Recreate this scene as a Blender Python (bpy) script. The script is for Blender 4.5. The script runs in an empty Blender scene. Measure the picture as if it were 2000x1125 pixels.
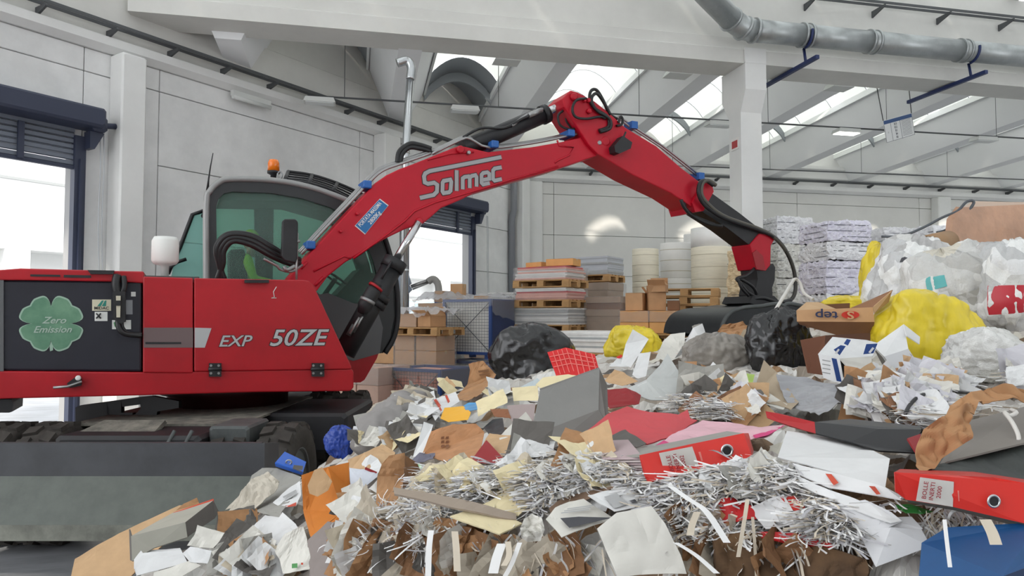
import bpy, bmesh, math, random
import numpy as np
from mathutils import Vector, Matrix, noise

# ---------------------------------------------------------------- camera, sky, exposure
SC = bpy.context.scene
COL = SC.collection
FPX, YAW, PITCH, CAMH = 1400.0, math.radians(12.5), math.radians(2.45), 1.9
cam_data = bpy.data.cameras.new('camera')
cam_data.sensor_width = 36.0
cam_data.lens = 36.0 * FPX / 2000.0
cam_data.clip_start = 0.05
cam_data.clip_end = 400
cam = bpy.data.objects.new('camera', cam_data)
cam.location = (0, 0, CAMH)
cam.rotation_euler = (math.pi / 2 + PITCH, 0, -YAW)
COL.objects.link(cam)
SC.camera = cam

world = bpy.data.worlds.new('overcast_sky')
SC.world = world
world.use_nodes = True
wn = world.node_tree.nodes['Background']
wn.inputs[0].default_value = (0.95, 0.97, 1.0, 1)
wn.inputs[1].default_value = 3.0
sun_d = bpy.data.lights.new('sun', 'SUN')
sun_d.energy = 4.0
sun_d.color = (1.0, 0.93, 0.82)
sun_d.angle = math.radians(2.5)
sun = bpy.data.objects.new('sun', sun_d)
sun.rotation_euler = Vector((0.42, 0.80, -0.60)).to_track_quat('-Z', 'Y').to_euler()
sun.location = (-10, -30, 40)
COL.objects.link(sun)
SC.view_settings.view_transform = 'Standard'
SC.view_settings.look = 'None'
SC.view_settings.exposure = 0.0
SC.view_settings.gamma = 1.0
SC.view_settings.use_curve_mapping = False

# ---------------------------------------------------------------- pixel helpers
FW = Vector((math.sin(YAW), math.cos(YAW), 0))      # level forward direction
RT = Vector((math.cos(YAW), -math.sin(YAW), 0))     # level right direction
UP = Vector((0, 0, 1))
CAM = Vector((0, 0, CAMH))
_cp, _sp = math.cos(PITCH), math.sin(PITCH)

def ray(px, py):
    """ray through a pixel, scaled so that its level forward component is 1"""
    x = (px - 1000.0) / FPX
    y = (562.5 - py) / FPX
    f = _cp - y * _sp
    z = _sp + y * _cp
    return (RT * x + FW * f + UP * z) / f

def P(px, py, d):
    return CAM + ray(px, py) * d

def ray_plane(px, py, p0, n):
    r = ray(px, py)
    return CAM + r * ((p0 - CAM).dot(n) / r.dot(n))

def ppm(d):
    return FPX / d

# ---------------------------------------------------------------- materials
def lin(c):
    return tuple((v / 12.92 if v <= 0.04045 else ((v + 0.055) / 1.055) ** 2.4) for v in [x / 255.0 for x in c])

MATS = {}

def mat(name, col, rough=0.6, metal=0.0, var=0.0, scale=6.0, bump=0.0, bscale=40.0, col2=None, spec=0.5,
        stretch=(1, 1, 1), coat=0.0, detail=6.0, contrast=0.5):
    if name in MATS:
        return MATS[name]
    m = bpy.data.materials.new(name)
    m.use_nodes = True
    nt = m.node_tree
    b = nt.nodes['Principled BSDF']
    c = lin(col)
    b.inputs['Base Color'].default_value = (*c, 1)
    b.inputs['Roughness'].default_value = rough
    b.inputs['Metallic'].default_value = metal
    b.inputs['Specular IOR Level'].default_value = spec
    b.inputs['Coat Weight'].default_value = coat
    tc = mp = None
    if var > 0 or col2 or bump > 0:
        tc = nt.nodes.new('ShaderNodeTexCoord')
        mp = nt.nodes.new('ShaderNodeMapping')
        mp.inputs['Scale'].default_value = stretch
        nt.links.new(tc.outputs['Object'], mp.inputs[0])
    if var > 0 or col2:
        n = nt.nodes.new('ShaderNodeTexNoise')
        n.inputs['Scale'].default_value = scale
        n.inputs['Detail'].default_value = detail
        n.inputs['Roughness'].default_value = 0.65
        nt.links.new(mp.outputs[0], n.inputs[0])
        r = nt.nodes.new('ShaderNodeValToRGB')
        lo, hi = 0.5 - 0.5 * contrast * 0.6, 0.5 + 0.5 * contrast * 0.6
        r.color_ramp.elements[0].position = lo
        r.color_ramp.elements[1].position = hi
        c2 = lin(col2) if col2 else tuple(min(1, v * (1 + var)) for v in c)
        c1 = c if col2 else tuple(v * (1 - var) for v in c)
        r.color_ramp.elements[0].color = (*c1, 1)
        r.color_ramp.elements[1].color = (*c2, 1)
        nt.links.new(n.outputs[0], r.inputs[0])
        nt.links.new(r.outputs[0], b.inputs['Base Color'])
    if bump > 0:
        n2 = nt.nodes.new('ShaderNodeTexNoise')
        n2.inputs['Scale'].default_value = bscale
        n2.inputs['Detail'].default_value = 4
        nt.links.new(mp.outputs[0], n2.inputs[0])
        bp = nt.nodes.new('ShaderNodeBump')
        bp.inputs['Strength'].default_value = bump
        bp.inputs['Distance'].default_value = 0.02
        nt.links.new(n2.outputs[0], bp.inputs['Height'])
        nt.links.new(bp.outputs[0], b.inputs['Normal'])
    MATS[name] = m
    return m

def glass_mat(name, tint, alpha=0.25, rough=0.03):
    """thin sheet: mostly straight-through tinted transparency plus gloss"""
    if name in MATS:
        return MATS[name]
    m = bpy.data.materials.new(name)
    m.use_nodes = True
    nt = m.node_tree
    nt.nodes.remove(nt.nodes['Principled BSDF'])
    out = nt.nodes['Material Output']
    t = nt.nodes.new('ShaderNodeBsdfTransparent')
    t.inputs[0].default_value = (*lin(tint), 1)
    p = nt.nodes.new('ShaderNodeBsdfPrincipled')
    p.inputs['Base Color'].default_value = (*lin(tint), 1)
    p.inputs['Roughness'].default_value = rough
    mx = nt.nodes.new('ShaderNodeMixShader')
    mx.inputs[0].default_value = alpha
    nt.links.new(t.outputs[0], mx.inputs[1])
    nt.links.new(p.outputs[0], mx.inputs[2])
    nt.links.new(mx.outputs[0], out.inputs[0])
    MATS[name] = m
    return m

def translucent_mat(name, col, frac=0.6):
    if name in MATS:
        return MATS[name]
    m = bpy.data.materials.new(name)
    m.use_nodes = True
    nt = m.node_tree
    nt.nodes.remove(nt.nodes['Principled BSDF'])
    out = nt.nodes['Material Output']
    t = nt.nodes.new('ShaderNodeBsdfTranslucent')
    t.inputs[0].default_value = (*lin(col), 1)
    d = nt.nodes.new('ShaderNodeBsdfDiffuse')
    d.inputs[0].default_value = (*lin(col), 1)
    mx = nt.nodes.new('ShaderNodeMixShader')
    mx.inputs[0].default_value = frac
    nt.links.new(d.outputs[0], mx.inputs[1])
    nt.links.new(t.outputs[0], mx.inputs[2])
    nt.links.new(mx.outputs[0], out.inputs[0])
    MATS[name] = m
    return m

# ---------------------------------------------------------------- mesh helpers
def frame(o, x, y, z):
    m = Matrix.Identity(4)
    for i, v in enumerate((x, y, z)):
        m.col[i][:3] = v
    m.col[3][:3] = o
    return m

def basis(axis):
    a = Vector(axis).normalized()
    h = Vector((0, 0, 1)) if abs(a.z) < 0.9 else Vector((1, 0, 0))
    u = a.cross(h).normalized()
    return u, u.cross(a).normalized(), a

class MB:
    """collects geometry for ONE mesh object"""
    def __init__(self, M=None):
        self.v, self.f, self.sm, self.mi = [], [], [], []
        self.M = M
        self.cur = 0

    def add(self, verts, faces, smooth=False):
        o = len(self.v)
        if self.M is not None:
            verts = [self.M @ Vector(p) for p in verts]
        self.v.extend(tuple(p) for p in verts)
        for f in faces:
            self.f.append(tuple(i + o for i in f))
            self.sm.append(smooth)
            self.mi.append(self.cur)
        return self

    def box(self, lo, hi, R=None, bev=0.0):
        x0, y0, z0 = lo
        x1, y1, z1 = hi
        if bev <= 0:
            vs = [Vector((x, y, z)) for z in (z0, z1) for y in (y0, y1) for x in (x0, x1)]
            fs = [(0, 2, 3, 1), (4, 5, 7, 6), (0, 1, 5, 4), (2, 6, 7, 3), (0, 4, 6, 2), (1, 3, 7, 5)]
        else:
            b = min(bev, (x1 - x0) / 2.1, (y1 - y0) / 2.1, (z1 - z0) / 2.1)
            poly = [(x0 + b, y0), (x1 - b, y0), (x1, y0 + b), (x1, y1 - b), (x1 - b, y1), (x0 + b, y1), (x0, y1 - b), (x0, y0 + b)]
            cx, cy = (x0 + x1) / 2, (y0 + y1) / 2
            def ring(z, k):
                sx = 1 - k / max((x1 - x0) / 2, 1e-6)
                sy = 1 - k / max((y1 - y0) / 2, 1e-6)
                return [Vector((cx + (x - cx) * sx, cy + (y - cy) * sy, z)) for x, y in poly]
            vs = ring(z0, b) + ring(z0 + b, 0) + ring(z1 - b, 0) + ring(z1, b)
            fs = [tuple(reversed(range(8))), tuple(range(24, 32))]
            for k in range(3):
                for i in range(8):
                    j = (i + 1) % 8
                    fs.append((k * 8 + i, k * 8 + j, k * 8 + 8 + j, k * 8 + 8 + i))
        if R is not None:
            vs = [R @ p for p in vs]
        return self.add(vs, fs)

    def prism(self, poly, fr, t0, t1):
        """poly in the frame's x,y; extruded along the frame's z from t0 to t1"""
        n = len(poly)
        vs = [fr @ Vector((x, y, t0)) for x, y in poly] + [fr @ Vector((x, y, t1)) for x, y in poly]
        fs = [tuple(reversed(range(n))), tuple(range(n, 2 * n))]
        for i in range(n):
            j = (i + 1) % n
            fs.append((i, j, n + j, n + i))
        return self.add(vs, fs)

    def tube(self, pts, r, n=8, caps=True, radii=None, closed=False):
        pts = [Vector(p) for p in pts]
        N = len(pts)
        vs = []
        prev = None
        for i, p in enumerate(pts):
            if closed:
                d = (pts[(i + 1) % N] - pts[i - 1])
            else:
                d = (pts[min(i + 1, N - 1)] - pts[max(i - 1, 0)])
            if d.length < 1e-9:
                d = Vector((0, 0, 1))
            d.normalize()
            if prev is None:
                u = basis(d)[0]
                w = d.cross(u)
            else:
                u = (prev - d * prev.dot(d))
                if u.length < 1e-6:
                    u = basis(d)[0]
                u.normalize()
                w = d.cross(u)
            prev = u
            rr = radii[i] if radii else r
            for k in range(n):
                a = 2 * math.pi * k / n
                vs.append(p + (u * math.cos(a) + w * math.sin(a)) * rr)
        fs = []
        for i in range(N if closed else N - 1):
            i2 = (i + 1) % N
            for k in range(n):
                j = (k + 1) % n
                fs.append((i * n + k, i * n + j, i2 * n + j, i2 * n + k))
        if caps and not closed:
            self.add(vs, fs, True)
            o = len(self.v) - len(vs)
            for base, rev in ((0, True), ((N - 1) * n, False)):
                idx = [o + base + k for k in range(n)]
                self.f.append(tuple(reversed(idx)) if rev else tuple(idx))
                self.sm.append(False)
                self.mi.append(self.cur)
            return self
        return self.add(vs, fs, True)

    def lathe(self, prof, fr, n=24, cap=True, smooth=True):
        """prof: list of (radius, height along frame z)"""
        vs = []
        for r, h in prof:
            for k in range(n):
                a = 2 * math.pi * k / n
                vs.append(fr @ Vector((r * math.cos(a), r * math.sin(a), h)))
        fs = []
        for i in range(len(prof) - 1):
            for k in range(n):
                j = (k + 1) % n
                fs.append((i * n + k, i * n + j, (i + 1) * n + j, (i + 1) * n + k))
        o = len(self.v)
        self.add(vs, fs, smooth)
        if cap:
            for base, rev in ((0, True), ((len(prof) - 1) * n, False)):
                idx = [o + base + k for k in range(n)]
                self.f.append(tuple(reversed(idx)) if rev else tuple(idx))
                self.sm.append(False)
                self.mi.append(self.cur)
        return self

    def text(self, s, fr, size, depth=0.002, align='CENTER', shear=0.0, sx=1.0, bold=0.0):
        vs, fs = text_geo(s, align, shear, bold)
        n = len(vs)
        V = [fr @ Vector((x * size * sx, y * size, depth)) for x, y in vs]
        return self.add(V, fs)

    def build(self, name, m, parent=None, local=False):
        me = bpy.data.meshes.new(name)
        vs = self.v
        if parent is not None and not local:
            inv = parent.matrix_basis.inverted()
            pp = parent.parent
            W = parent.matrix_basis.copy()
            while pp is not None:
                W = pp.matrix_basis @ W
                pp = pp.parent
            inv = W.inverted()
            vs = [inv @ Vector(p) for p in vs]
        me.from_pydata([tuple(p) for p in vs], [], self.f)
        me.polygons.foreach_set('use_smooth', self.sm)
        ms = m if isinstance(m, (list, tuple)) else [m]
        for q in ms:
            me.materials.append(q)
        if len(ms) > 1:
            me.polygons.foreach_set('material_index', self.mi)
        me.update()
        o = bpy.data.objects.new(name, me)
        COL.objects.link(o)
        if parent is not None:
            o.parent = parent
        return o

_TX = {}
def text_geo(s, align='CENTER', shear=0.0, bold=0.0):
    key = (s, align, shear, bold)
    if key not in _TX:
        cu = bpy.data.curves.new('lettering', 'FONT')
        cu.body = s
        cu.align_x = align
        cu.align_y = 'CENTER'
        cu.size = 1.0
        cu.shear = shear
        cu.offset = bold
        cu.resolution_u = 3
        ob = bpy.data.objects.new('lettering', cu)
        COL.objects.link(ob)
        dg = bpy.context.evaluated_depsgraph_get()
        me = bpy.data.meshes.new_from_object(ob.evaluated_get(dg))
        _TX[key] = ([(v.co.x, v.co.y) for v in me.vertices], [tuple(p.vertices) for p in me.polygons])
        bpy.data.objects.remove(ob)
        bpy.data.curves.remove(cu)
        bpy.data.meshes.remove(me)
    return _TX[key]

def tag(o, label=None, cat=None, group=None, kind=None):
    if label: o['label'] = label
    if cat: o['category'] = cat
    if group: o['group'] = group
    if kind: o['kind'] = kind
    return o

def thing(name, label, cat, loc=(0, 0, 0), rotz=0.0, group=None):
    o = bpy.data.objects.new(name, None)
    o.empty_display_size = 0.1
    o.location = loc
    o.rotation_euler = (0, 0, rotz)
    o.matrix_basis = Matrix.Translation(Vector(loc)) @ Matrix.Rotation(rotz, 4, 'Z')
    COL.objects.link(o)
    return tag(o, label, cat, group)

def copy_tree(o, parent=None):
    c = o.copy()
    COL.objects.link(c)
    c.parent = parent
    for ch in [q for q in o.children]:
        copy_tree(ch, c)
    return c

def struct(name, mb, m, parent=None):
    o = mb.build(name, m, parent)
    if parent is None:
        o['kind'] = 'structure'
    return o

def spline(pts, n=8):
    """Catmull-Rom through the points"""
    pts = [Vector(p) for p in pts]
    out = []
    N = len(pts)
    for i in range(N - 1):
        p0, p1, p2, p3 = pts[max(i - 1, 0)], pts[i], pts[i + 1], pts[min(i + 2, N - 1)]
        for k in range(n):
            t = k / n
            out.append(0.5 * ((2 * p1) + (p2 - p0) * t + (2 * p0 - 5 * p1 + 4 * p2 - p3) * t * t + (3 * p1 - p0 - 3 * p2 + p3) * t ** 3))
    out.append(pts[-1])
    return out

RND = random.Random(7)

# ---------------------------------------------------------------- building shell
M_CONC = mat('painted_concrete', (230, 230, 229), 0.85, var=0.10, scale=0.7, bump=0.08, bscale=3.0)
M_CONC2 = mat('white_concrete', (228, 228, 226), 0.8, var=0.05, scale=0.5)
M_GIRD = mat('girder_concrete', (216, 215, 210), 0.8, var=0.06, scale=0.6)
M_FLOOR = mat('concrete_floor', (150, 152, 156), 0.35, var=0.25, scale=1.2, stretch=(1, 4, 1))
M_JOINT = mat('joint_filler', (150, 150, 150), 0.9)
M_STEEL = mat('galvanised_steel', (176, 180, 180), 0.4, metal=0.75, var=0.08, scale=5)
M_TRAY = mat('cable_tray_steel', (92, 94, 96), 0.6, metal=0.4)
M_NAVY = mat('navy_door_frame', (52, 58, 78), 0.5)
M_SHUT = mat('grey_shutter', (120, 126, 138), 0.5, metal=0.2)
M_LAMP = mat('lamp_housing', (215, 217, 214), 0.5)
M_VAULT = translucent_mat('skylight_panel', (212, 215, 208), 0.47)
M_VAULT_OP = mat('grey_roof_sheet', (150, 155, 160), 0.6)
M_WIRE = mat('cable_black', (48, 48, 50), 0.5)

W0 = Vector((-3.64, 14.53, 0))
WU = Vector((9.26, 9.22, 0)).normalized()
WN = Vector((WU.y, -WU.x, 0))
S_CORNER = 13.07
CORNER = W0 + WU * S_CORNER
YB = CORNER.y
WF = frame(W0, WU, UP, WN)      # x along wall, y up, z into the hall

def s_of(px):
    D = FW + RT * ((px - 1000) / FPX)
    cr = lambda a, b: a.x * b.y - a.y * b.x
    return -cr(W0, D) / cr(WU, D)

def xb_of(px):
    D = FW + RT * ((px - 1000) / FPX)
    return D.x / D.y * YB

LEDGE = 6.62
# floor
mb = MB()
mb.add([(-30, -12, 0), (45, -12, 0), (45, 60, 0), (-30, 60, 0)], [(0, 1, 2, 3)])
struct('floor', mb, M_FLOOR)

# left (skewed) wall
mb = MB(WF)
d1a, d1b = s_of(-420), s_of(138)
d2a, d2b = s_of(786), s_of(918)
DH = 4.72
S0 = -17.5
for a, b, z0, z1 in ((S0, d1a, 0, 8.8), (d1a, d1b, DH, 8.8), (d1b, d2a, 0, 8.8), (d2a, d2b, DH, 8.8), (d2b, S_CORNER + 0.1, 0, 8.8)):
    mb.box((a, z0, -0.30), (b, z1, -0.06))
wall_left = struct('wall_left', mb, M_JOINT)
def wpanel(a, b, z0, z1):
    m = MB(WF)
    g = 0.007
    m.box((a + g, z0 + g, -0.08), (b - g, z1 - g, 0.0), bev=0.01)
    m.build('panel', M_CONC, wall_left)
rows = [0, 1.9, 3.38, 4.79, 6.2, LEDGE]
for a, b in ((s_of(303), s_of(700)), (s_of(265), s_of(303)), (s_of(700), s_of(732)), (s_of(765), d2a - .12), (d2b + .12, s_of(1000)), (d1b + .12, s_of(212))):
    rr = [0, 6.2, LEDGE] if (b - a) < 1.2 else rows
    for z0, z1 in zip(rr[:-1], rr[1:]):
        wpanel(a, b, z0, z1)
for a, b in ((S0, d1b + .12), (d2a - .12, d2b + .12)):
    wpanel(a, b, DH + .02, 6.2)
    wpanel(a, b, 6.2, LEDGE)
wpanel(S0, d1a - .1, 0, DH)
# ledge, edge beam above it
mb = MB(WF)
mb.prism([(0, LEDGE), (0.0, LEDGE - .02), (.16, LEDGE + .1), (.16, LEDGE + .26), (0, LEDGE + .26)], frame(W0 + WU * S0, WN, UP, WU), 0, S_CORNER - S0) if False else None
mb.M = None
fr = frame(W0, WN, UP, WU)
mb.prism([(-.1, LEDGE), (.05, LEDGE), (.17, LEDGE + .10), (.17, LEDGE + .25), (-.1, LEDGE + .25)], fr, S0, S_CORNER)
struct('trim_1', mb, M_CONC2)
mb = MB()
mb.prism([(-.1, LEDGE + .25), (.02, LEDGE + .25), (.02, 7.1), (.12, 7.16), (.12, 7.75), (.04, 7.8), (.04, 8.9), (-.1, 8.9)], fr, S0, S_CORNER)
struct('trim_2', mb, M_GIRD)
# columns on the left wall
for i, (pa, pb) in enumerate(((203, 258), (726, 761), (1024, 1052))):
    mb = MB(WF)
    a, b = s_of(pa), s_of(pb)
    if i == 2:
        a, b = S_CORNER - .62, S_CORNER - .1
    mb.box((a, 0, 0), (a + (b - a) * 0.9, LEDGE + (.02 if i else -.02), .42), bev=.03)
    struct('pillar_%d' % (i + 1), mb, M_CONC2)

# back wall
mb = MB()
XE = 36.0
mb.box((CORNER.x - .2, YB + .06, 0), (XE, YB + .3, 8.9))
wall_back = struct('wall_back', mb, M_JOINT)
M_CONCB = mat('painted_concrete_back', (222, 221, 217), 0.8, var=0.05, scale=0.5)
def bpanel(a, b, z0, z1):
    m = MB()
    g = 0.007
    m.box((a + g, YB, z0 + g), (b - g, YB + .1, z1 - g), bev=.01)
    m.build('panel', M_CONCB, wall_back)
xcol = xb_of(1835)
xs = [CORNER.x, xb_of(1082), xb_of(1300), xb_of(1560), xb_of(1800), xcol + .35, xb_of(2050), XE]
for a, b in zip(xs[:-1], xs[1:]):
    for z0, z1 in zip(rows[:-1], rows[1:]):
        bpanel(a, b, z0, z1)
frb = frame(Vector((0, YB, 0)), Vector((0, -1, 0)), UP, Vector((1, 0, 0)))
mb = MB()
mb.prism([(-.1, LEDGE), (.05, LEDGE), (.17, LEDGE + .10), (.17, LEDGE + .25), (-.1, LEDGE + .25)], frb, CORNER.x, XE)
struct('trim_3', mb, M_CONC2)
mb = MB()
mb.prism([(-.1, LEDGE + .25), (.02, LEDGE + .25), (.02, 7.1), (.12, 7.16), (.12, 7.45), (.22, 7.5), (.22, 7.62), (.04, 7.66), (.04, 8.9), (-.1, 8.9)], frb, CORNER.x, XE)
struct('trim_4', mb, M_CONC2)
mb = MB()
mb.box((xcol - .3, YB - .4, 0), (xcol + .3, YB, LEDGE), bev=.03)
struct('pillar_4', mb, M_CONC2)
mb = MB()
mb.box((CORNER.x + .15, YB - .12, 0), (CORNER.x + .7, YB, LEDGE), bev=.03)
struct('pillar_5', mb, M_CONC2)

# main girder with its ledges
YG = 14.25
GB = 7.42
mb = MB()
frx = frame(Vector((0, YG, 0)), Vector((0, 1, 0)), UP, Vector((1, 0, 0)))
mb.prism([(-.42, GB), (.42, GB), (.42, GB + .30), (.25, GB + .36), (.25, 9.6), (-.25, 9.6), (-.25, GB + .62), (-.33, GB + .58), (-.33, GB + .36), (-.42, GB + .30)], frx, -4.0, 34.0)
struct('beam_1', mb, M_GIRD)
# free standing column under the girder
XC = 8.46
mb = MB()
frc = frame(Vector((XC, YG, 0)), Vector((0, 1, 0)), UP, Vector((1, 0, 0)))
mb.prism([(-.25, 0), (.25, 0), (.25, 6.35), (.55, 6.8), (.55, GB + .02), (-.46, GB + .02), (-.46, 6.85), (-.25, 6.4)], frc, -.25, .25)
mb.prism([(-.47, GB), (-.47, GB + .33), (-.425, GB + .33), (-.425, GB)], frc, -.25, .25)
struct('pillar_6', mb, M_CONC2)
mb = MB()
mb.box((XC - .27, YG - .16, 5.62), (XC - .25, YG + .14, 5.88))
sg = thing('column_sign', 'small red and white notice on the concrete column under the girder', 'sign', (XC - .25, YG, 5.62))
mb.build('sign_plate', mat('sign_white', (232, 230, 226), .5), sg)
mb = MB()
mb.box((XC - .275, YG - .13, 5.66), (XC - .27, YG + .1, 5.82))
mb.build('sign_print', mat('sign_red', (176, 58, 60), .5), sg)

# roof T-beams with skylight vaults between them
TB = [-2.4 + 3.5 * i for i in range(-1, 10)]
SOF = 7.62
def sag(y):
    return -.50 * max(0.0, min(1.0, (y - YG) / (YB - YG)))
def ywall(x):
    """y of the boundary wall (skew wall or back wall) at x"""
    if x < CORNER.x:
        return W0.y + (x - W0.x) * WU.y / WU.x
    return YB
M_TBEAM = mat('roof_beam_concrete', (242, 243, 244), 0.8, var=0.02, scale=.4)
mb0 = None
for i, x in enumerate(TB):
    y1 = ywall(x)
    y0 = YG + .2
    if y1 - y0 < .6:
        continue
    mb = MB()
    fr_ = frame(Vector((x, 0, 0)), Vector((1, 0, 0)), UP, Vector((0, 1, 0)))
    # skewed end: cut each profile vertex at the wall
    dz = max(0.0, min(.34, (4.6 - x) * .055))
    prof = [(-.24, SOF - dz), (.24, SOF - dz), (.74, 8.46), (.80, 8.58), (-.80, 8.58), (-.74, 8.46)]
    n = len(prof)
    vs = [(x + a, y0, z) for a, z in prof] + [(x + a, min(ywall(x + a), YB) - .04, z + sag(min(ywall(x + a), YB))) for a, z in prof]
    fs = [tuple(range(n)), tuple(reversed(range(n, 2 * n)))] + [(k, n + k, n + (k + 1) % n, (k + 1) % n) for k in range(n)]
    mb.add(vs, fs)
    mb.build('roof_beam', M_TBEAM)['kind'] = 'structure'
for i in range(len(TB) - 1):
    xa, xb = TB[i] + .80, TB[i + 1] - .80
    ymax = min(ywall(xa), ywall(xb)) if xb < CORNER.x else YB
    ymin = YG + .2
    yend = max(ywall(xa), ywall(xb))
    if yend - ymin < .5:
        continue
    root = None
    skew = ywall(xb) - ywall(xa) > .5
    nseg = max(1, int(round((yend - ymin) / 1.55)))
    K = 12
    arc = []
    for k in range(K + 1):
        t = k / K
        a = math.pi * (0.12 + 0.76 * t)
        arc.append((xa + (xb - xa) * t, 8.60 + .62 * math.sin(math.pi * t) ** 0.8))
    parent = MB()
    # white trim gutter strips along both vault feet = the parent piece
    for xx in (xa, xb):
        ye = min(ywall(xx), YB) - .03
        if ye > ymin:
            vs = [(xx + dx, yy, zz + sag(yy)) for yy in (ymin, ye) for dx, zz in ((-.03, 8.45), (.03, 8.45), (.03, 8.62), (-.03, 8.62))]
            parent.add(vs, [(0, 1, 2, 3), (7, 6, 5, 4), (0, 4, 5, 1), (1, 5, 6, 2), (2, 6, 7, 3), (3, 7, 4, 0)])
    root = parent.build('skylight_%d' % (i + 1), mat('white_gutter', (238, 240, 240), .5))
    root['kind'] = 'structure'
    for sgi in range(nseg):
        ya = ymin + (yend - ymin) * sgi / nseg + .012
        yb = ymin + (yend - ymin) * (sgi + 1) / nseg - .012
        slot = (not skew) and ya < 18.6 < yb
        if slot: yb -= .42
        m = MB()
        vs, fs = [], []
        cap = lambda xx: min(ywall(xx), YB) - .05
        for (xx, zz) in arc:
            vs.append((xx, min(ya, cap(xx)), zz + sag(min(ya, cap(xx)))))
            vs.append((xx, min(yb, cap(xx)), zz + sag(min(yb, cap(xx)))))
        for k in range(K):
            fs.append((2 * k, 2 * k + 1, 2 * k + 3, 2 * k + 2))
        m.add(vs, fs, True)
        op = skew and ((ya > min(ywall(xa), ywall(xb)) - 1.2) or sgi == nseg - 1)
        m.build('roof_panel', M_VAULT_OP if op else M_VAULT, root)
        # raised seam rib
        if sgi and not op:
            rb = MB()
            rb.tube([(xx, ya, zz - .01 + sag(ya)) for xx, zz in arc if ya < cap(xx)], .012, 5) if sum(ya < cap(xx) for xx, _ in arc) > 2 else None
            if rb.v:
                rb.build('seam_rib', M_VAULT_OP, root)
    # arch frame near the outer end
    ye = min(min(ywall(xa), ywall(xb)), YB) - (.15 if skew else 2.2)
    if ye > ymin + .5:
        m = MB()
        inner = [(xx, zz - .05) for xx, zz in arc]
        low = [(xx, zz - .30) for xx, zz in arc]
        vs, fs = [], []
        for (x_, z_), (x2, z2) in zip(inner, low):
            for yy in (ye, ye + .06):
                vs.append((x_, yy, z_ + sag(yy)))
                vs.append((x2, yy, z2 + sag(yy)))
        for k in range(K):
            o = 4 * k
            fs += [(o, o + 1, o + 5, o + 4), (o + 2, o + 6, o + 7, o + 3), (o + 1, o + 3, o + 7, o + 5)]
        m.add(vs, fs)
        m.build('arch_frame', M_VAULT_OP, root)

M_VAULT_N = translucent_mat('clear_skylight_panel', (220, 224, 224), 0.35)
mb = MB()
for a_, b_, z0_, z1_ in ((-14, 10, 0, 10.4), (10, 31, 5.8, 10.4), (31, 36.3, 0, 10.4)):
    mb.box((a_, -12.3, z0_), (b_, -12.0, z1_))
struct('wall_front', mb, M_CONC)  # unseen wall added to cut frontal light, opening left to brighten the back stacks
mb = MB()
mb.box((XE, -12.3, 0), (XE + .3, YB + .3, 10.4))
struct('wall_right', mb, M_CONC)  # unseen wall added to hold back light from the side
# roof of the near bay, resting on top of the girder
NB = [-2.0 + 3.5 * k for k in range(-2, 12)]
for k, x in enumerate(NB):
    mb = MB()
    prof = [(-.22, 9.62), (.22, 9.62), (.62, 10.4), (-.62, 10.4)]
    n = 4
    vs = [(x + a, -12.0, z) for a, z in prof] + [(x + a, YG + .25, z) for a, z in prof]
    mb.add(vs, [tuple(range(n)), tuple(reversed(range(n, 2 * n)))] + [(q, n + q, n + (q + 1) % n, (q + 1) % n) for q in range(n)])
    mb.build('roof_beam', M_TBEAM)['kind'] = 'structure'
    if k + 1 < len(NB):
        m = MB()
        xa, xb = x + .62, NB[k + 1] - .62
        vs = []
        for q in range(13):
            t = q / 12
            for yy in (-12.0, YG + .25):
                vs.append((xa + (xb - xa) * t, yy, 10.42 + .6 * math.sin(math.pi * t) ** .8))
        m.add(vs, [(2 * q, 2 * q + 1, 2 * q + 3, 2 * q + 2) for q in range(12)], True)
        m.build('skylight_%d' % (30 + k), M_VAULT_N)['kind'] = 'structure'

# ---------------------------------------------------------------- roller doors
def roller_door(a, b, label, no):
    root = thing('roller_door', label, 'door', W0 + WU * ((a + b) / 2))
    m = MB(WF)
    for s, sg_ in ((a, -1), (b, 1)):
        m.box((s - .05, 0, -.02), (s + .13, DH + .3, .12))
        m.box((s + .02, 0, .12), (s + .07, DH - .1, .17))
    m.build('guide_rail', M_NAVY, root)
    m = MB(WF)
    m.box((a - .25, DH + .42, 0), (b + .25, DH + .75, .55), bev=.04)
    m.build('shutter_housing', M_NAVY, root)
    m = MB(WF)
    m.box((b + .10, DH + .38, .05), (b + .36, DH + .66, .40), bev=.05)
    m.tube([(b + .3, DH + .52, .25), (b + .55, DH + .56, .25)], .05, 10)
    m.prism([(b + .10, DH + .08), (b + .18, DH + .08), (b + .34, DH + .38), (b + .1, DH + .38)], Matrix.Identity(4), .1, .3)
    m.build('drive_bracket', M_NAVY, root)
    z = DH - .22
    k = 0
    while z < DH + .45:
        m = MB(WF)
        m.prism([(.03, z), (.06, z + .015), (.06, z + .075), (.03, z + .09)], frame((0, 0, 0), Vector((0, 0, 1)), Vector((0, 1, 0)), Vector((1, 0, 0))), a + .03, b - .03)
        m.build('shutter_slat', M_SHUT, root)
        z += .095
    m = MB(WF)
    m.box((a + .03, DH - .28, .02), (b - .03, DH - .22, .09))
    m.box(((a * .25 + b * .75) - .05, DH - .25, .09), ((a * .25 + b * .75) + .04, DH + .35, .13))
    m.build('bottom_rail', M_NAVY, root)
    return root
roller_door(d1a, d1b, 'open roller shutter door behind the red and black battery end of the handler', 1)
roller_door(d2a, d2b, 'open roller shutter door beyond the cab, shrubs visible through it', 2)
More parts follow.
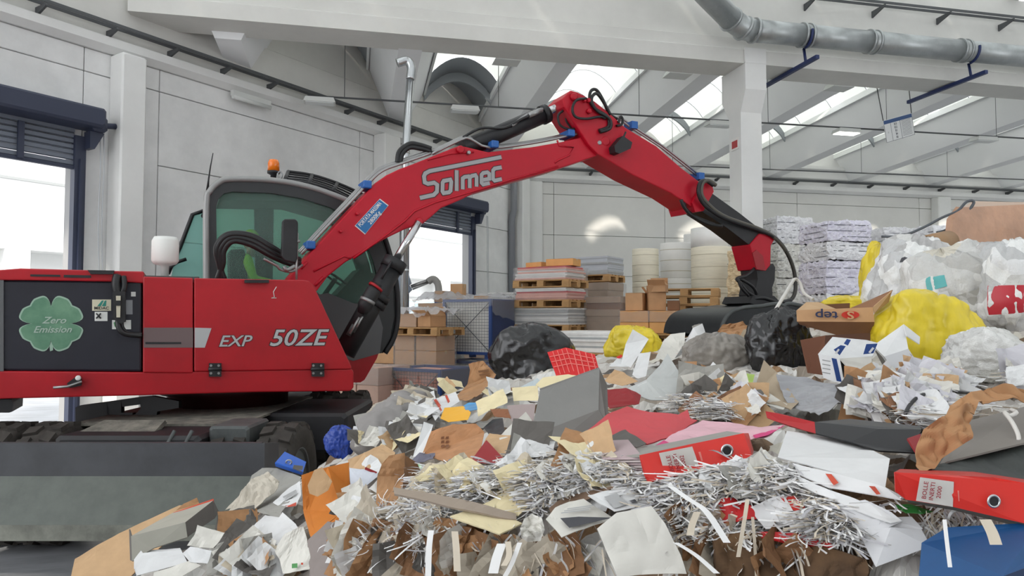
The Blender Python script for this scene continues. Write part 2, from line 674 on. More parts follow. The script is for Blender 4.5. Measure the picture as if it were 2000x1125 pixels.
# hanging pull chains
def chain(px, ztop, zbot, label):
    s = s_of(px)
    mb = MB(WF)
    for dx in (-.03, .03):
        mb.tube([(s + dx + .012 * math.sin(k), ztop + (zbot - ztop) * k / 12, .22 + .006 * k) for k in range(13)], .010, 5)
    tag(mb.build('pull_chain', mat('chain_steel', (190, 192, 195), .4, metal=.6)), label, 'chain')
chain(178, 5.1, 1.2, 'thin pull chain hanging beside the roller door behind the battery end')
chain(940, 5.1, 1.2, 'thin pull chain hanging beside the roller door with shrubs outside')

# downpipe in the corner, dark strip
mb = MB(WF)
mb.tube([(S_CORNER - .85, 0, .12), (S_CORNER - .85, 5.2, .12), (S_CORNER - .85, 5.5, .2), (S_CORNER - .85, 6.6, .2)], .11, 12)
tag(mb.build('downpipe', mat('grey_plastic_pipe', (128, 130, 136), .5)), 'grey rain downpipe in the corner of the two walls', 'pipe')

# cable trays with brackets, left wall and back wall
def tray(name, label, fr_, a, b, z, step, off=.25):
    root = thing(name, label, 'cable tray', fr_ @ Vector(((a + b) / 2, z, 0)))
    for lo, hi in ((off - .06, off - .04), (off + .10, off + .12)):
        m = MB(fr_)
        m.box((a, z, lo), (b, z + .055, hi))
        m.build('tray_rail', M_TRAY, root)
    k = a + .4
    while k < b:
        m = MB(fr_)
        m.prism([(0.004, z - .01), (off + .12, z - .01), (off + .12, z - .05), (0.004, z - .16)], frame((0, 0, 0), Vector((0, 0, 1)), Vector((0, 1, 0)), Vector((1, 0, 0))), k, k + .04)
        m.build('bracket', M_TRAY, root)
        k += step
    return root
tray('cable_tray', 'dark cable tray on brackets along the skewed door wall', WF, S0, S_CORNER - .3, 7.02, 1.15)
WFB = frame(Vector((0, YB, 0)), Vector((1, 0, 0)), UP, Vector((0, -1, 0)))
tray('cable_tray', 'cable tray on brackets along the far back wall', WFB, CORNER.x + .4, XE, 7.0, 1.6)
WFG = frame(Vector((0, YG - .25, 0)), Vector((1, 0, 0)), UP, Vector((0, -1, 0)))
tray('cable_tray', 'steel cable tray high on the girder above the round duct', WFG, 9.4, 30, 8.95, 1.75, .3)

# fluorescent batten below the ledge
mb = MB(WF)
a, b = s_of(436), s_of(511)
mb.tube([(a, 6.46, .2), (b, 6.46, .2)], .045, 10)
mb.box((a, 6.49, .12), (b, 6.60, .22))
tag(mb.build('batten_lamp', M_LAMP), 'long white batten lamp fixed under the wall ledge', 'lamp')

# fire signs on the wall
def wall_sign(px0, px1, z0, z1, label, kind):
    a, b = s_of(px0), s_of(px1)
    root = thing('fire_sign', label, 'sign', W0 + WU * a + UP * z0)
    m = MB(WF)
    m.box((a, z0, .42 if False else 0.0), (b, z1, .012))
    m.build('sign_plate', mat('sign_white', (232, 230, 226), .5), root)
    m = MB(WF)
    zz = z0 + (z1 - z0) * .22
    m.box((a + .01, zz, .012), (b - .01, z1 - .01, .016))
    m.build('red_field', mat('fire_red', (176, 28, 48), .5), root)
    m = MB(WF)
    cx, cz = (a + b) / 2, (zz + z1) / 2
    if kind == 'hose':
        m.tube([(cx + .16 * (1 - k / 60) * math.cos(k * .42), cz + .16 * (1 - k / 60) * math.sin(k * .42), .018) for k in range(52)], .013, 5)
        m.tube([(cx + .14, cz + .1, .018), (cx + .2, cz + .16, .018)], .012, 5)
    else:
        m.prism([(cx - .05, cz - .18), (cx + .1, cz - .18), (cx + .1, cz + .12), (cx + .06, cz + .17), (cx - .01, cz + .17), (cx - .05, cz + .12)], Matrix.Identity(4), .016, .02)
        m.tube([(cx, cz + .18, .018), (cx - .1, cz + .15, .018), (cx - .13, cz - .1, .018)], .013, 5)
    m.build('pictogram', mat('sign_white', (232, 230, 226), .5), root)
    m = MB(WF)
    m.text('IDRANTE' if kind == 'hose' else 'ESTINTORE', frame((cx, z0 + (z1 - z0) * .11, .0), Vector((1, 0, 0)), Vector((0, 1, 0)), Vector((0, 0, 1))), .085, .0165, bold=.01)
    m.build('lettering', mat('sign_text', (90, 60, 62), .6), root)
zc = lambda px, y: CAMH + (622 - y) / FPX * (W0 + WU * s_of(px)).dot(FW)
wall_sign(232, 257, zc(245, 460), zc(245, 428), 'red hose reel sign on the wall, above the extinguisher sign', 'hose')
wall_sign(232, 256, zc(245, 492), zc(245, 462), 'red fire extinguisher sign on the wall, below the hose sign', 'ext')

# ---------------------------------------------------------------- round duct on the girder with blue brackets
duct = thing('round_duct', 'large galvanised round duct running along the girder', 'duct', (14, 13.4, 7.97))
YD, ZD, RD = 13.42, 7.97, .235
pe = Vector((8.05, YD, ZD))
m = MB()
m.tube([pe + Vector((k * .0, 0, 0)) for k in (0,)] + [], .2) if False else None
xs_ = [8.15, 9.4, 11.05, 13.4, 15.8, 18.4, 21.0, 24.0]
for a, b in zip(xs_[:-1], xs_[1:]):
    m = MB()
    m.tube([(a, YD, ZD), (b, YD, ZD)], RD, 24)
    m.build('duct_section', M_STEEL, duct)
    for xx in (b - .06, b + .10):
        m = MB()
        m.tube([(xx - .025, YD, ZD), (xx + .025, YD, ZD)], RD + .03, 24)
        m.build('flange', M_STEEL, duct)
el = [Vector((8.2, YD, ZD)), Vector((7.95, YD - .02, ZD + .02)), Vector((7.6, YD - .12, ZD + .14)), Vector((6.2, YD - .9, ZD + .62)), Vector((5.0, YD - 1.6, ZD + 1.05))]
m = MB()
m.tube(el[:3], RD, 24)
m.build('elbow', M_STEEL, duct)
m = MB()
m.tube(el[2:], RD, 24)
m.build('duct_section', M_STEEL, duct)
for p, q in ((el[0], el[1]), (el[1], el[2]), (el[2], el[3])):
    d = (q - p).normalized()
    m = MB()
    m.tube([p - d * .03, p + d * .03], RD + .03, 24)
    m.build('flange', M_STEEL, duct)
M_BLUEB = mat('blue_bracket', (28, 44, 92), .5)
for px, what in ((1600, 'nearer the concrete column'), (1932, 'further along from the concrete column')):
    D = FW + RT * ((px - 1000) / FPX)
    X = D.x / D.y * 13.1
    rt = thing('duct_bracket', 'dark blue steel arm carrying the round duct, ' + what, 'bracket', (X, 13.2, 7.3))
    m = MB()
    m.box((X - .04, 13.0, GB - .10), (X + .04, 15.3, GB - .02))
    m.build('arm', M_BLUEB, rt)
    m = MB()
    m.tube([(X, YD + .27 * math.cos(t) , ZD + .27 * math.sin(t)) for t in [math.pi * (.95 + .6 * k / 10) for k in range(11)]] + [(X, YD - .02, GB - .05)], .03, 6)
    m.build('cradle', M_BLUEB, rt)

# ---------------------------------------------------------------- lamps on suspended cable lines
M_LIT = bpy.data.materials.new('lit_lamp')
M_LIT.use_nodes = True
_b = M_LIT.node_tree.nodes['Principled BSDF']
_b.inputs['Emission Color'].default_value = (1, .97, .9, 1)
_b.inputs['Emission Strength'].default_value = 6
# line A spans from the door wall to the right, along X at Y=YA
def lamp_line(pts_px, d0, label, lamps, lit=()):
    """pts_px: two pixels on a level line along world X at forward depth d0 of the first"""
    p0 = P(pts_px[0][0], pts_px[0][1], d0)
    root = thing('cable_line', label, 'cable', p0)
    r1 = ray(*pts_px[1])
    t = p0.y / r1.y
    p1 = CAM + r1 * t
    m = MB()
    m.tube([p0, p1], .022, 6)
    m.build('cable', M_TRAY, root)
    k = p0.x + .8
    while k < p1.x:
        t = (k - p0.x) / (p1.x - p0.x)
        q = p0.lerp(p1, t)
        m = MB()
        m.tube([q, q + UP * (8.5 - q.z)], .008, 4)
        m.build('drop_wire', M_TRAY, root)
        k += 3.5
    for px in lamps:
        D = FW + RT * ((px - 1000) / FPX)
        X = D.x / D.y * p0.y
        t = (X - p0.x) / (p1.x - p0.x)
        q = p0.lerp(p1, t)
        lt = thing('hanging_lamp', ('lit' if px in lit else 'unlit') + ' flat white lamp on the cable line, ' + {620: 'next to the door wall', 906: 'left of the raised stick cylinder', 1408: 'just left of the concrete column', 1660: 'beside the hanging notice board', 1930: 'right of the hanging notice board'}[px], 'lamp', q)
        m = MB()
        m.prism([(-.30, -.05), (.30, -.05), (.34, -.15), (-.34, -.15)], frame(q, Vector((1, 0, 0)), UP, Vector((0, 1, 0))), -.16, .16)
        m.build('housing', M_LAMP, lt)
        m = MB()
        m.box((q.x - .30, q.y - .13, q.z - .165), (q.x + .30, q.y + .13, q.z - .15))
        m.build('diffuser', M_LIT if px in lit else mat('diffuser_off', (225, 228, 228), .4), lt)
lamp_line(((600, 187), (2030, 272)), 15.6, 'thin level cable line with lamps below the roof beams', (620, 906, 1408, 1660, 1930), (1660,))
lamp_line(((1062, 313), (2030, 352)), 22.0, 'second thin cable line near the far back wall', ())
# recessed box lamps under the girder
for px in (990, 1330, 1650):
    D = FW + RT * ((px - 1000) / FPX)
    X = D.x / D.y * (YG + .55)
    mb = MB()
    mb.prism([(-.28, GB - .02), (.28, GB - .02), (.2, GB + .12), (-.2, GB + .12)], frame((X, YG + .42, 0), Vector((1, 0, 0)), UP, Vector((0, 1, 0))), 0, .4)
    tag(mb.build('girder_lamp', M_LAMP), 'white box lamp tucked behind the lower edge of the girder', 'lamp', 'box lamps along the girder')

# ---------------------------------------------------------------- hanging notice board
bd = 18.0
c = [P(1725, 236, bd), P(1780, 221, bd * 1.03), P(1783, 262, bd * 1.03), P(1732, 279, bd)]
bo = thing('notice_board', 'white hanging notice board with blue heading and waste codes', 'sign', (c[0] + c[2]) / 2)
ux = (c[1] - c[0]).normalized()
uy = (c[0] - c[3]); bh = uy.length; uy.normalize()
bw = (c[1] - c[0]).length
nz = ux.cross(uy).normalized()
fb = frame(c[3], ux, uy, nz)
m = MB(fb); m.box((0, 0, -.01), (bw, bh, .0)); m.build('board', mat('board_white', (235, 236, 236), .4), bo)
m = MB(fb); m.box((.005, bh * .82, 0), (bw - .005, bh - .01, .003)); m.build('heading', mat('board_blue', (64, 92, 140), .5), bo)
m = MB(fb)
for xx in (0, bw * .22, bw * .55, bw - .008):
    m.box((xx, 0, .001), (xx + .008, bh * .82, .004))
m.box((0, 0, .001), (bw, .008, .004))
for k, s in enumerate(('R13', 'R12', 'R3', 'R4', 'R5')):
    m.text(s, frame((bw * .385, bh * (.72 - .15 * k), 0), Vector((1, 0, 0)), Vector((0, 1, 0)), Vector((0, 0, 1))), bh * .13, .004, bold=.02)
m.text('II', frame((bw * .11, bh * .42, 0), Vector((1, 0, 0)), Vector((0, 1, 0)), Vector((0, 0, 1))), bh * .1, .004)
for k in range(12):
    m.box((bw * .6, bh * (.78 - .062 * k), .001), (bw * .92, bh * (.792 - .062 * k), .004))
m.build('print', mat('board_text', (70, 74, 84), .6), bo)
for q, (px_, py_) in ((c[0], (1706, 136)), (c[1], (1772, 140))):
    r_ = ray(px_, py_)
    d_ = (px_ * 0 + (q - CAM).dot(FW))
    t_ = CAM + r_ * d_
    up_ = (t_ - q).normalized()
    m = MB()
    m.tube([q, q + up_ * ((8.45 - q.z) / up_.z)], .012, 5)
    m.build('hanger', M_TRAY, bo)

# metal flue pipe rising in front of the door wall
fl = thing('flue_pipe', 'shiny steel flue pipe with bent top rising beside the boom', 'pipe', P(792, 600, 13.7))
pts = [P(788, 640, 13.7), P(792, 300, 13.7), P(801, 155, 13.7)]
base = Vector((pts[0].x, pts[0].y, 0))
m = MB(); m.tube([base, pts[1], pts[2]], .075, 14); m.build('pipe_run', mat('shiny_steel', (200, 203, 205), .25, metal=.9), fl)
q = pts[2]
m = MB(); m.tube(spline([q, q + Vector((0.02, 0, .22)), q + Vector((-.06, 0, .36)), q + Vector((-.25, 0, .30))], 5), .085, 14); m.build('elbow', mat('shiny_steel', (200, 203, 205), .25, metal=.9), fl)
for t in (.3, .55, .8, 1.0):
    qq = base.lerp(pts[1], t)
    m = MB(); m.tube([qq, qq + UP * .05], .09, 14); m.build('collar', mat('shiny_steel', (200, 203, 205), .25, metal=.9), fl)

# ---------------------------------------------------------------- outside, seen through the doors
M_EXTW = mat('outside_render', (240, 240, 238), .8)
def outside_building(s0, s1, dist, label):
    fr_ = frame(W0 - WN * dist, WU, UP, WN)
    root = thing('outside_building', label, 'building', W0 - WN * dist + WU * (s0 + s1) / 2)
    m = MB(fr_)
    m.box((s0, 4.4, -6), (s1, 9.5, 0))
    m.box((s0, 0, -6), (s1, 1.6, -.1))
    m.box((s0, 3.3, -6), (s1, 4.4, -1.2))
    m.build('wall', M_EXTW, root)
    k = s0
    while k < s1:
        m = MB(fr_); m.box((k, 0, -.6), (k + .8, 4.4, .05)); m.build('pillar', M_EXTW, root)
        for (z0, z1) in ((2.2, 3.0),):
            m = MB(fr_); m.box((k + .8, 1.6, -.55), (k + 5, 2.2, -.5)); m.box((k + .8, 3.0, -.55), (k + 5, 3.1, -.5))
            m.box((k + 2.8, 2.2, -.55), (k + 2.9, 3.0, -.5)); m.build('window_frame', mat('outside_frame', (196, 196, 190), .6), root)
            m = MB(fr_); m.box((k + .8, 2.2, -.56), (k + 5, 3.0, -.54)); m.build('pane', mat('outside_pane', (205, 225, 232), .1), root)
        k += 5
    m = MB(fr_); m.box((s0, 6.9, 0), (s1, 7.0, .04)); m.build('gutter_line', mat('outside_line', (170, 172, 170), .6), root)
outside_building(-16, 40, 16, 'white industrial building with a window band outside the open doors')
def leafy(name, label, centre, size, n, seed, m1, group):
    rr = random.Random(seed)
    root = thing(name, label, 'shrub', centre, group=group)
    st = MB()
    for k in range(6):
        st.tube([Vector(centre), Vector(centre) + Vector((rr.uniform(-.4, .4) * size[0], rr.uniform(-.3, .3), size[2] * .9))], .012, 4)
    st.build('stem', mat('twig', (92, 74, 52), .8), root)
    lf = MB()
    for k in range(n):
        d = Vector((rr.gauss(0, .4) * size[0], rr.gauss(0, .4) * size[1], abs(rr.gauss(.5, .25)) * size[2]))
        c_ = Vector(centre) + d
        a = rr.uniform(0, 6.28); b_ = rr.uniform(-.8, .8)
        u = Vector((math.cos(a), math.sin(a), b_)).normalized() * .09
        w = Vector((-math.sin(a), math.cos(a), rr.uniform(-.5, .5))).normalized() * .05
        lf.add([c_ - u, c_ + w, c_ + u, c_ - w], [(0, 1, 2, 3)])
    lf.build('foliage', m1, root)['kind'] = 'stuff'
M_LEAF = mat('sunlit_leaf', (170, 190, 60), .6, var=.3, scale=3)
for k, sh in enumerate((7.6, 9.9, 12.2)):
    p = W0 + WU * sh - WN * 3.2
    leafy('shrub', 'yellow-green shrub outside the far roller door, ' + ('beside the door post nearest the cab', 'in the middle of the opening', 'by the door post nearest the wall corner')[k], p, (.85, .7, 1.5), 1200, 20 + k, M_LEAF, None)

# ================================================================ the material handler
Q0 = P(350, 622, 6.6); Q0.z = 0
_ma = math.radians(77.5)
MA = Vector((math.sin(_ma), math.cos(_ma), 0))
MW = Vector((-MA.y, MA.x, 0))                       # away from the camera
MF = frame(Q0, MA, UP, -MW)                         # x forward, y up, z towards the viewer's side
def MM(px, py, b=0.0):
    p = ray_plane(px, py, Q0 + MW * b, MW)
    return ((p - Q0).dot(MA), p.z)
def MP(px, py, b=0.0):
    a, c_ = MM(px, py, b)
    return Vector((a, c_, -b))
def mpoly(pts, b):
    return [MM(x, y, b) for x, y in pts]
I4 = Matrix.Identity(4)

M_RED = mat('red_paint', (170, 20, 32), .42, var=.10, scale=2.0, coat=.06, spec=.4)
M_RED2 = mat('red_paint_boom', (184, 12, 38), .42, var=.06, scale=1.5, coat=.05, spec=.35)
M_BLK = mat('black_paint', (30, 30, 33), .5, var=.2, scale=6)
M_DARKP = mat('dark_navy_panel', (31, 31, 42), .38, var=.12, scale=3)
M_CABG = mat('cab_grey', (92, 93, 95), .45)
M_CABD = mat('cab_dark', (44, 46, 48), .5)
M_CHROME = mat('chrome_rod', (205, 206, 208), .18, metal=1.0)
M_PIPE = mat('hydraulic_pipe', (158, 158, 158), .35, metal=.7)
M_HOSE = mat('rubber_hose', (26, 26, 28), .45)
M_TYRE = mat('tyre_rubber', (58, 54, 50), .85, var=.25, scale=8, bump=.2, bscale=30)
M_GREYP = mat('worn_grey_steel', (84, 88, 88), .55, metal=.2, var=.35, scale=5, contrast=.8)
M_BLADE = mat('worn_blade_steel', (84, 89, 84), .55, metal=.2, var=.22, scale=7, contrast=.9)
M_BLADED = mat('dark_blade_steel', (58, 60, 64), .5, metal=.2, var=.2, scale=3)
M_DIRT = mat('dusty_plate', (130, 126, 116), .9, col2=(88, 86, 80), scale=9)
M_LET = mat('silver_lettering', (176, 177, 178), .4)
M_LETD = mat('lettering_outline', (60, 24, 28), .5)
M_WHITE = mat('white_label', (225, 226, 222), .5)
M_BLUE = mat('blue_clamp', (38, 96, 170), .5)
M_GLASS = glass_mat('tinted_cab_glass', (206, 230, 222), .10)
M_GLASS2 = glass_mat('tinted_door_glass', (190, 226, 220), .25)

SLEW = FW * 7.9 + RT * -3.1
HND = thing('material_handler', 'red electric material handler on wheels with raised boom reaching over the heap', 'excavator', SLEW)

def part(name, m, mb, parent=None):
    return mb.build(name, m, parent or HND)

def mprism(name, m, pts, b0, b1, parent=None, bref=None):
    mb = MB(MF)
    mb.prism(mpoly(pts, b0 if bref is None else bref), I4, -b1, -b0)
    return part(name, m, mb, parent)

def bevel(o, w=.012, seg=2):
    md = o.modifiers.new('edge_round', 'BEVEL')
    md.width = w
    md.segments = seg
    md.limit_method = 'ANGLE'
    md.angle_limit = math.radians(40)
    return o

# ---- upper structure body
lower = bevel(mprism('frame_rail', M_RED, [(-75, 724), (278, 727), (688, 721), (691, 727), (691, 757), (684, 764), (500, 766), (250, 773), (-75, 781)], 0.0, 2.45))
batt = mprism('battery_housing', M_DARKP, [(-72, 546), (277, 549), (277, 726), (-72, 724)], 0.02, 2.4)
bevel(batt, .02)
topc = bevel(mprism('top_cover', M_RED, [(-80, 528), (0, 527), (40, 524), (225, 529), (281, 530), (281, 553), (225, 550), (40, 547), (-80, 547)], -.01, 2.42))
hood1 = bevel(mprism('hood_panel', M_RED, [(279, 540), (377, 543), (377, 729), (279, 728)], -.012, .92))
hood2 = bevel(mprism('hood_panel', M_RED, [(379, 543), (594, 547), (604, 549), (612, 556), (687, 717), (687, 721), (379, 726)], -.012, .92))
mid = mprism('engine_bay', M_BLK, [(281, 560), (560, 562), (590, 700), (281, 720)], .92, 1.9)
foot = mprism('rear_buffer', M_BLK, [(-75, 780), (22, 780), (25, 786), (24, 804), (18, 806), (-75, 806)], .05, .5)
# cab base on the far side
mprism('cab_base', M_RED, [(640, 690), (740, 688), (736, 700), (712, 742), (704, 747), (640, 747)], 1.45, 2.5)
mprism('side_plate', M_CABG, [(600, 556), (625, 575), (640, 572), (690, 592), (735, 598), (748, 640), (742, 690), (690, 705), (640, 690)], 1.44, 1.47)

# black strips painting the shadow gap along the top cover, black hood grips
mb = MB(MF); mb.prism(mpoly([(60, 536), (118, 537), (118, 541), (60, 540)], 0), I4, .01, .02); part('shadow_gap_strip', M_BLK, mb, topc)
mb = MB(MF); mb.prism(mpoly([(125, 537), (178, 538), (178, 543), (125, 542)], 0), I4, .01, .02); part('shadow_gap_strip', M_BLK, mb, topc)
mb = MB(MF); mb.prism(mpoly([(172, 528), (224, 529), (222, 536), (178, 536)], 0), I4, .01, .05); part('cover_grip', M_BLK, mb, topc)
mb = MB(MF); mb.prism(mpoly([(477, 547), (524, 547), (524, 553), (477, 553)], 0), I4, .012, .06); part('hood_grip', M_BLK, mb, hood2)
# hinges
for hx in (420, 620):
    mb = MB(MF)
    mb.prism(mpoly([(hx - 12, 709), (hx + 12, 709), (hx + 12, 720), (hx - 12, 720)], 0), I4, .012, .04)
    mb.prism(mpoly([(hx - 12, 722), (hx + 12, 722), (hx + 12, 735), (hx - 12, 735)], 0), I4, .0, .04)
    mb.tube([MP(hx - 13, 721, -.03), MP(hx + 13, 721, -.03)], .018, 8)
    h = part('hinge', M_BLK, mb, hood2)
    for dx in (-8, 7):
        for dy in (714, 729):
            mb = MB(MF)
            q = MP(hx + dx, dy, -.04)
            mb.lathe([(.012, 0), (.012, .008)], frame(q, Vector((1, 0, 0)), Vector((0, 1, 0)), Vector((0, 0, 1))), 8)
            part('bolt', M_PIPE, mb, h)
# lever on the frame rail
mb = MB(MF)
mb.prism(mpoly([(132, 748), (152, 733), (160, 738), (160, 752), (138, 757)], 0), I4, 0, .05)
lv = part('lever_mount', M_BLK, mb, lower)
mb = MB(MF); mb.tube([MP(104, 757, -.06), MP(132, 755, -.06), MP(160, 745, -.06)], .012, 6); part('lever', M_PIPE, mb, lv)
mb = MB(MF); q = MP(153, 738, -.05); mb.lathe([(.022, 0), (.022, .02), (.008, .021)], frame(q, Vector((1, 0, 0)), Vector((0, 1, 0)), Vector((0, 0, 1))), 14); part('washer', M_WHITE, mb, lv)

# ---- decals on the battery housing
def mtext(mb, s, px, py, size_px, shear=0.0, sx=1.0, bold=0.0, depth=.006, b=0.0, rot=0.0, align='CENTER'):
    a, c_ = MM(px, py, b)
    d = (MF @ Vector((a, c_, -b)) - CAM).dot(FW)
    R = Matrix.Rotation(rot, 4, 'Z')
    fr_ = Matrix.Translation(Vector((a, c_, -b))) @ R
    mb.text(s, fr_, size_px / FPX * d, depth, align, shear, sx, bold)
cl = []
NCL = 128
def clover(scale):
    pts = []
    for k in range(NCL):
        th = 2 * math.pi * k / NCL
        ph = math.degrees(th) % 90
        q = abs(ph - 45) / 45.0
        r = 1.0 - .10 * max(0, 1 - q / .30) - .40 * max(0, (q - .62) / .38) ** 2.6
        ex = .5
        rx = 61 * r * (abs(math.cos(th)) * .94 + abs(math.sin(th)) * 1.0)
        pts.append((100 + scale * 60 * r * math.cos(th) * 1.04, 632 - scale * 54 * r * math.sin(th)))
    return pts
mb = MB(MF); mb.prism(mpoly(clover(1.04), .02), I4, -.019, -.012); mb.prism(mpoly([(96, 668), (103, 668), (104, 684), (98, 686)], .02), I4, -.019, -.012)
clv = part('clover_edge', mat('clover_edge', (150, 178, 160), .5), mb, batt)
mb = MB(MF); mb.prism(mpoly(clover(.98), .02), I4, -.012, -.010)
part('clover_emblem', mat('clover_green', (62, 112, 88), .5, col2=(110, 150, 122), scale=2.2), mb, batt)
mb = MB(MF)
mtext(mb, 'Zero', 105, 626, 18, .35, 1.05, .012, -.006)
mtext(mb, 'Emission', 102, 644, 18, .35, 1.0, .012, -.006)
part('lettering', mat('clover_text', (164, 182, 170), .5), mb, batt)
def mlabel(name, m, x0, y0, x1, y1, parent, z=-.016):
    mb = MB(MF); mb.prism(mpoly([(x0, y1), (x1, y1), (x1, y0), (x0, y0)], .02), I4, -.02, z); return part(name, m, mb, parent)
mlabel('label', mat('cream_label', (206, 200, 176), .5), 180, 585, 217, 607, batt)
mb = MB(MF); mb.prism(mpoly([(190, 598), (199, 587), (203, 587), (197, 598)], .02), I4, -.016, -.014); mb.prism(mpoly([(199, 598), (205, 587), (208, 587), (207, 598)], .02), I4, -.016, -.014)
part('label_mark', mat('label_green', (40, 130, 116), .5), mb, batt)
mb = MB(MF); mtext(mb, 'MIDAC', 198, 602, 8, 0, 1, .02, -.013, b=0); mb2 = MB(MF)
part('label_text', M_BLK, mb, batt)
mlabel('label', M_WHITE, 185, 609, 210, 627, batt)
mb = MB(MF)
for (x0, y0, x1, y1) in ((188, 612, 197, 622), (197, 612, 188, 622)):
    mb.tube([MP(x0, y0, .005), MP(x1, y1, .005)], .006, 4)
part('label_mark', M_BLK, mb, batt)
mlabel('label', M_WHITE, 219, 625, 256, 643, batt)
mb = MB(MF); mb.prism(mpoly([(224, 638), (222, 630), (228, 627), (233, 633), (231, 640)], .02), I4, -.016, -.013); part('label_mark', mat('label_green2', (84, 140, 92), .5), mb, batt)
mlabel('label', mat('grey_label', (150, 152, 156), .5), 243, 586, 259, 614, batt)
mlabel('label', M_WHITE, 256, 570, 265, 579, batt)
# charging plug and lead
mb = MB(MF)
mb.prism(mpoly([(222, 570), (246, 570), (246, 628), (236, 632), (222, 622)], .0), I4, -.02, .10)
pl = part('charge_socket', M_BLK, mb, batt)
mb = MB(MF); mb.prism(mpoly([(227, 578), (236, 578), (235, 620), (228, 620)], -.1), I4, .10, .13); part('plug_latch', mat('plug_cream', (196, 190, 170), .5), mb, pl)
mb = MB(MF); mb.prism(mpoly([(227, 587), (236, 587), (236, 597), (227, 597)], -.13), I4, .13, .14); part('plug_band', M_BLK, mb, pl)
mb = MB(MF); mb.tube(spline([MP(229, 538, -.03), MP(226, 555, -.06), MP(230, 572, -.06)], 6), .035, 8); mb.tube(spline([MP(241, 540, -.03), MP(243, 560, -.06), MP(238, 572, -.06)], 6), .025, 8)
part('plug_lead', M_HOSE, mb, batt)['kind'] = 'stuff'
mb = MB(MF); mb.tube(spline([MP(230, 622, -.06), MP(232, 640, -.08), MP(244, 652, -.07), MP(276, 656, -.02)], 6), .022, 8)
part('charge_lead', M_HOSE, mb, batt)
mb = MB(MF); mb.tube(spline([MP(238, 625, -.06), MP(240, 640, -.06), MP(252, 650, -.05), MP(277, 652, -.02)], 6), .014, 6)
part('charge_lead', M_HOSE, mb, batt)
mb = MB(MF); mb.prism(mpoly([(-12, 546), (8, 547), (8, 725), (-12, 724)], .02), I4, -.02, .0); part('corner_sheen', M_CABG, mb, batt)  # grey strip paints the paler reflection on the rounded rear corner

# ---- stripe and model lettering on the hood
mb = MB(MF); mb.prism(mpoly([(280, 640), (377, 640), (377, 679), (280, 679)], -.012), I4, .012, .016)
stripe = mat('stripe_fade', (116, 60, 64), .4, col2=(170, 168, 168), scale=1.2, stretch=(1, .2, .2))
part('stripe', mat('stripe_grey', (110, 92, 92), .4), mb, hood1)
mb = MB(MF); mb.prism(mpoly([(284, 668), (354, 668), (354, 672), (284, 672)], -.016), I4, .016, .02); part('stripe_slot', M_BLK, mb, hood1)
mb = MB(MF); mb.prism(mpoly([(380, 640), (413, 641), (400, 679), (380, 679)], -.012), I4, .012, .016); part('stripe', M_LET, mb, hood2)
for dep, mm_, bo_ in ((.016, M_LETD, .045), (.019, M_LET, .012)):
    for w_, x_, y_, s_ in (('EXP', 457, 667, 30), ('50ZE', 580, 661, 44)):
        mb = MB(MF)
        mtext(mb, w_, x_, y_, s_, .28, 1.12, bo_, dep)
        part('lettering_outline' if bo_ > .03 else 'lettering', mm_, mb, hood2)
mb = MB(MF); mb.tube([MP(540, 560, -.014), MP(534, 570, -.014), MP(536, 580, -.014), MP(530, 582, -.014), MP(540, 582, -.014)], .004, 4); part('scratch', M_WHITE, mb, hood2)

# ---- white filter canister on the hood
mb = MB(MF)
q = MP(322, 532, .35)
fz = frame(q, Vector((1, 0, 0)), Vector((0, 0, -1)), Vector((0, 1, 0)))
mb.lathe([(.035, -.06), (.035, .06), (.10, .08), (.12, .11), (.12, .30), (.10, .34), (.0, .345)], fz, 20)
part('filter_canister', M_WHITE, mb)
mb = MB(MF); mb.box(tuple(q + Vector((-.28, -.10, -.2))), tuple(q + Vector((.30, -.045, .2)))); part('filter_base', M_GREYP, mb)

# ---- cab
CB0, CB1 = 1.48, 2.5
OUT = [(403, 690), (403, 560), (403, 400), (410, 374), (426, 357), (450, 350), (530, 352), (600, 364), (660, 384), (705, 405), (738, 450), (757, 505), (768, 560), (770, 620), (762, 660), (745, 690)]
INN = [(426, 585), (425, 560), (422, 405), (427, 388), (437, 378), (454, 374), (530, 377), (592, 388), (648, 406), (684, 426), (712, 467), (730, 512), (741, 555), (741, 585), (720, 600), (650, 585)]
PO, PI_ = mpoly(OUT, CB0), mpoly(INN, CB0)
def ring_part(name, m, b0, b1):
    mb = MB(MF)
    n = len(PO)
    vs = [Vector((x, y, -b)) for b in (b0, b1) for ring_ in (PO, PI_) for x, y in ring_]
    fs = []
    for k in range(n):
        j = (k + 1) % n
        fs += [(k, j, n + j, n + k), (2 * n + k, 3 * n + k, 3 * n + j, 2 * n + j), (k, 2 * n + k, 2 * n + j, j), (n + k, n + j, 3 * n + j, 3 * n + k)]
    mb.add(vs, fs)
    return part(name, m, mb)
ring_part('cab_side_frame', M_CABD, CB0, CB0 + .08)
ring_part('cab_side_frame', M_CABD, CB1 - .08, CB1)
for b in (CB0 + .03, CB1 - .04):
    mb = MB(MF)
    mb.prism(PI_, I4, -b - .004, -b)
    part('side_window', M_GLASS, mb)
# light grey outer trim following the rear and roof edge
mb = MB(MF)
mb.tube(spline([Vector((x, y, -CB0)) for x, y in PO[0:10]], 4), .035, 8)
part('cab_trim', mat('cab_trim_grey', (150, 151, 150), .35, metal=.3), mb)
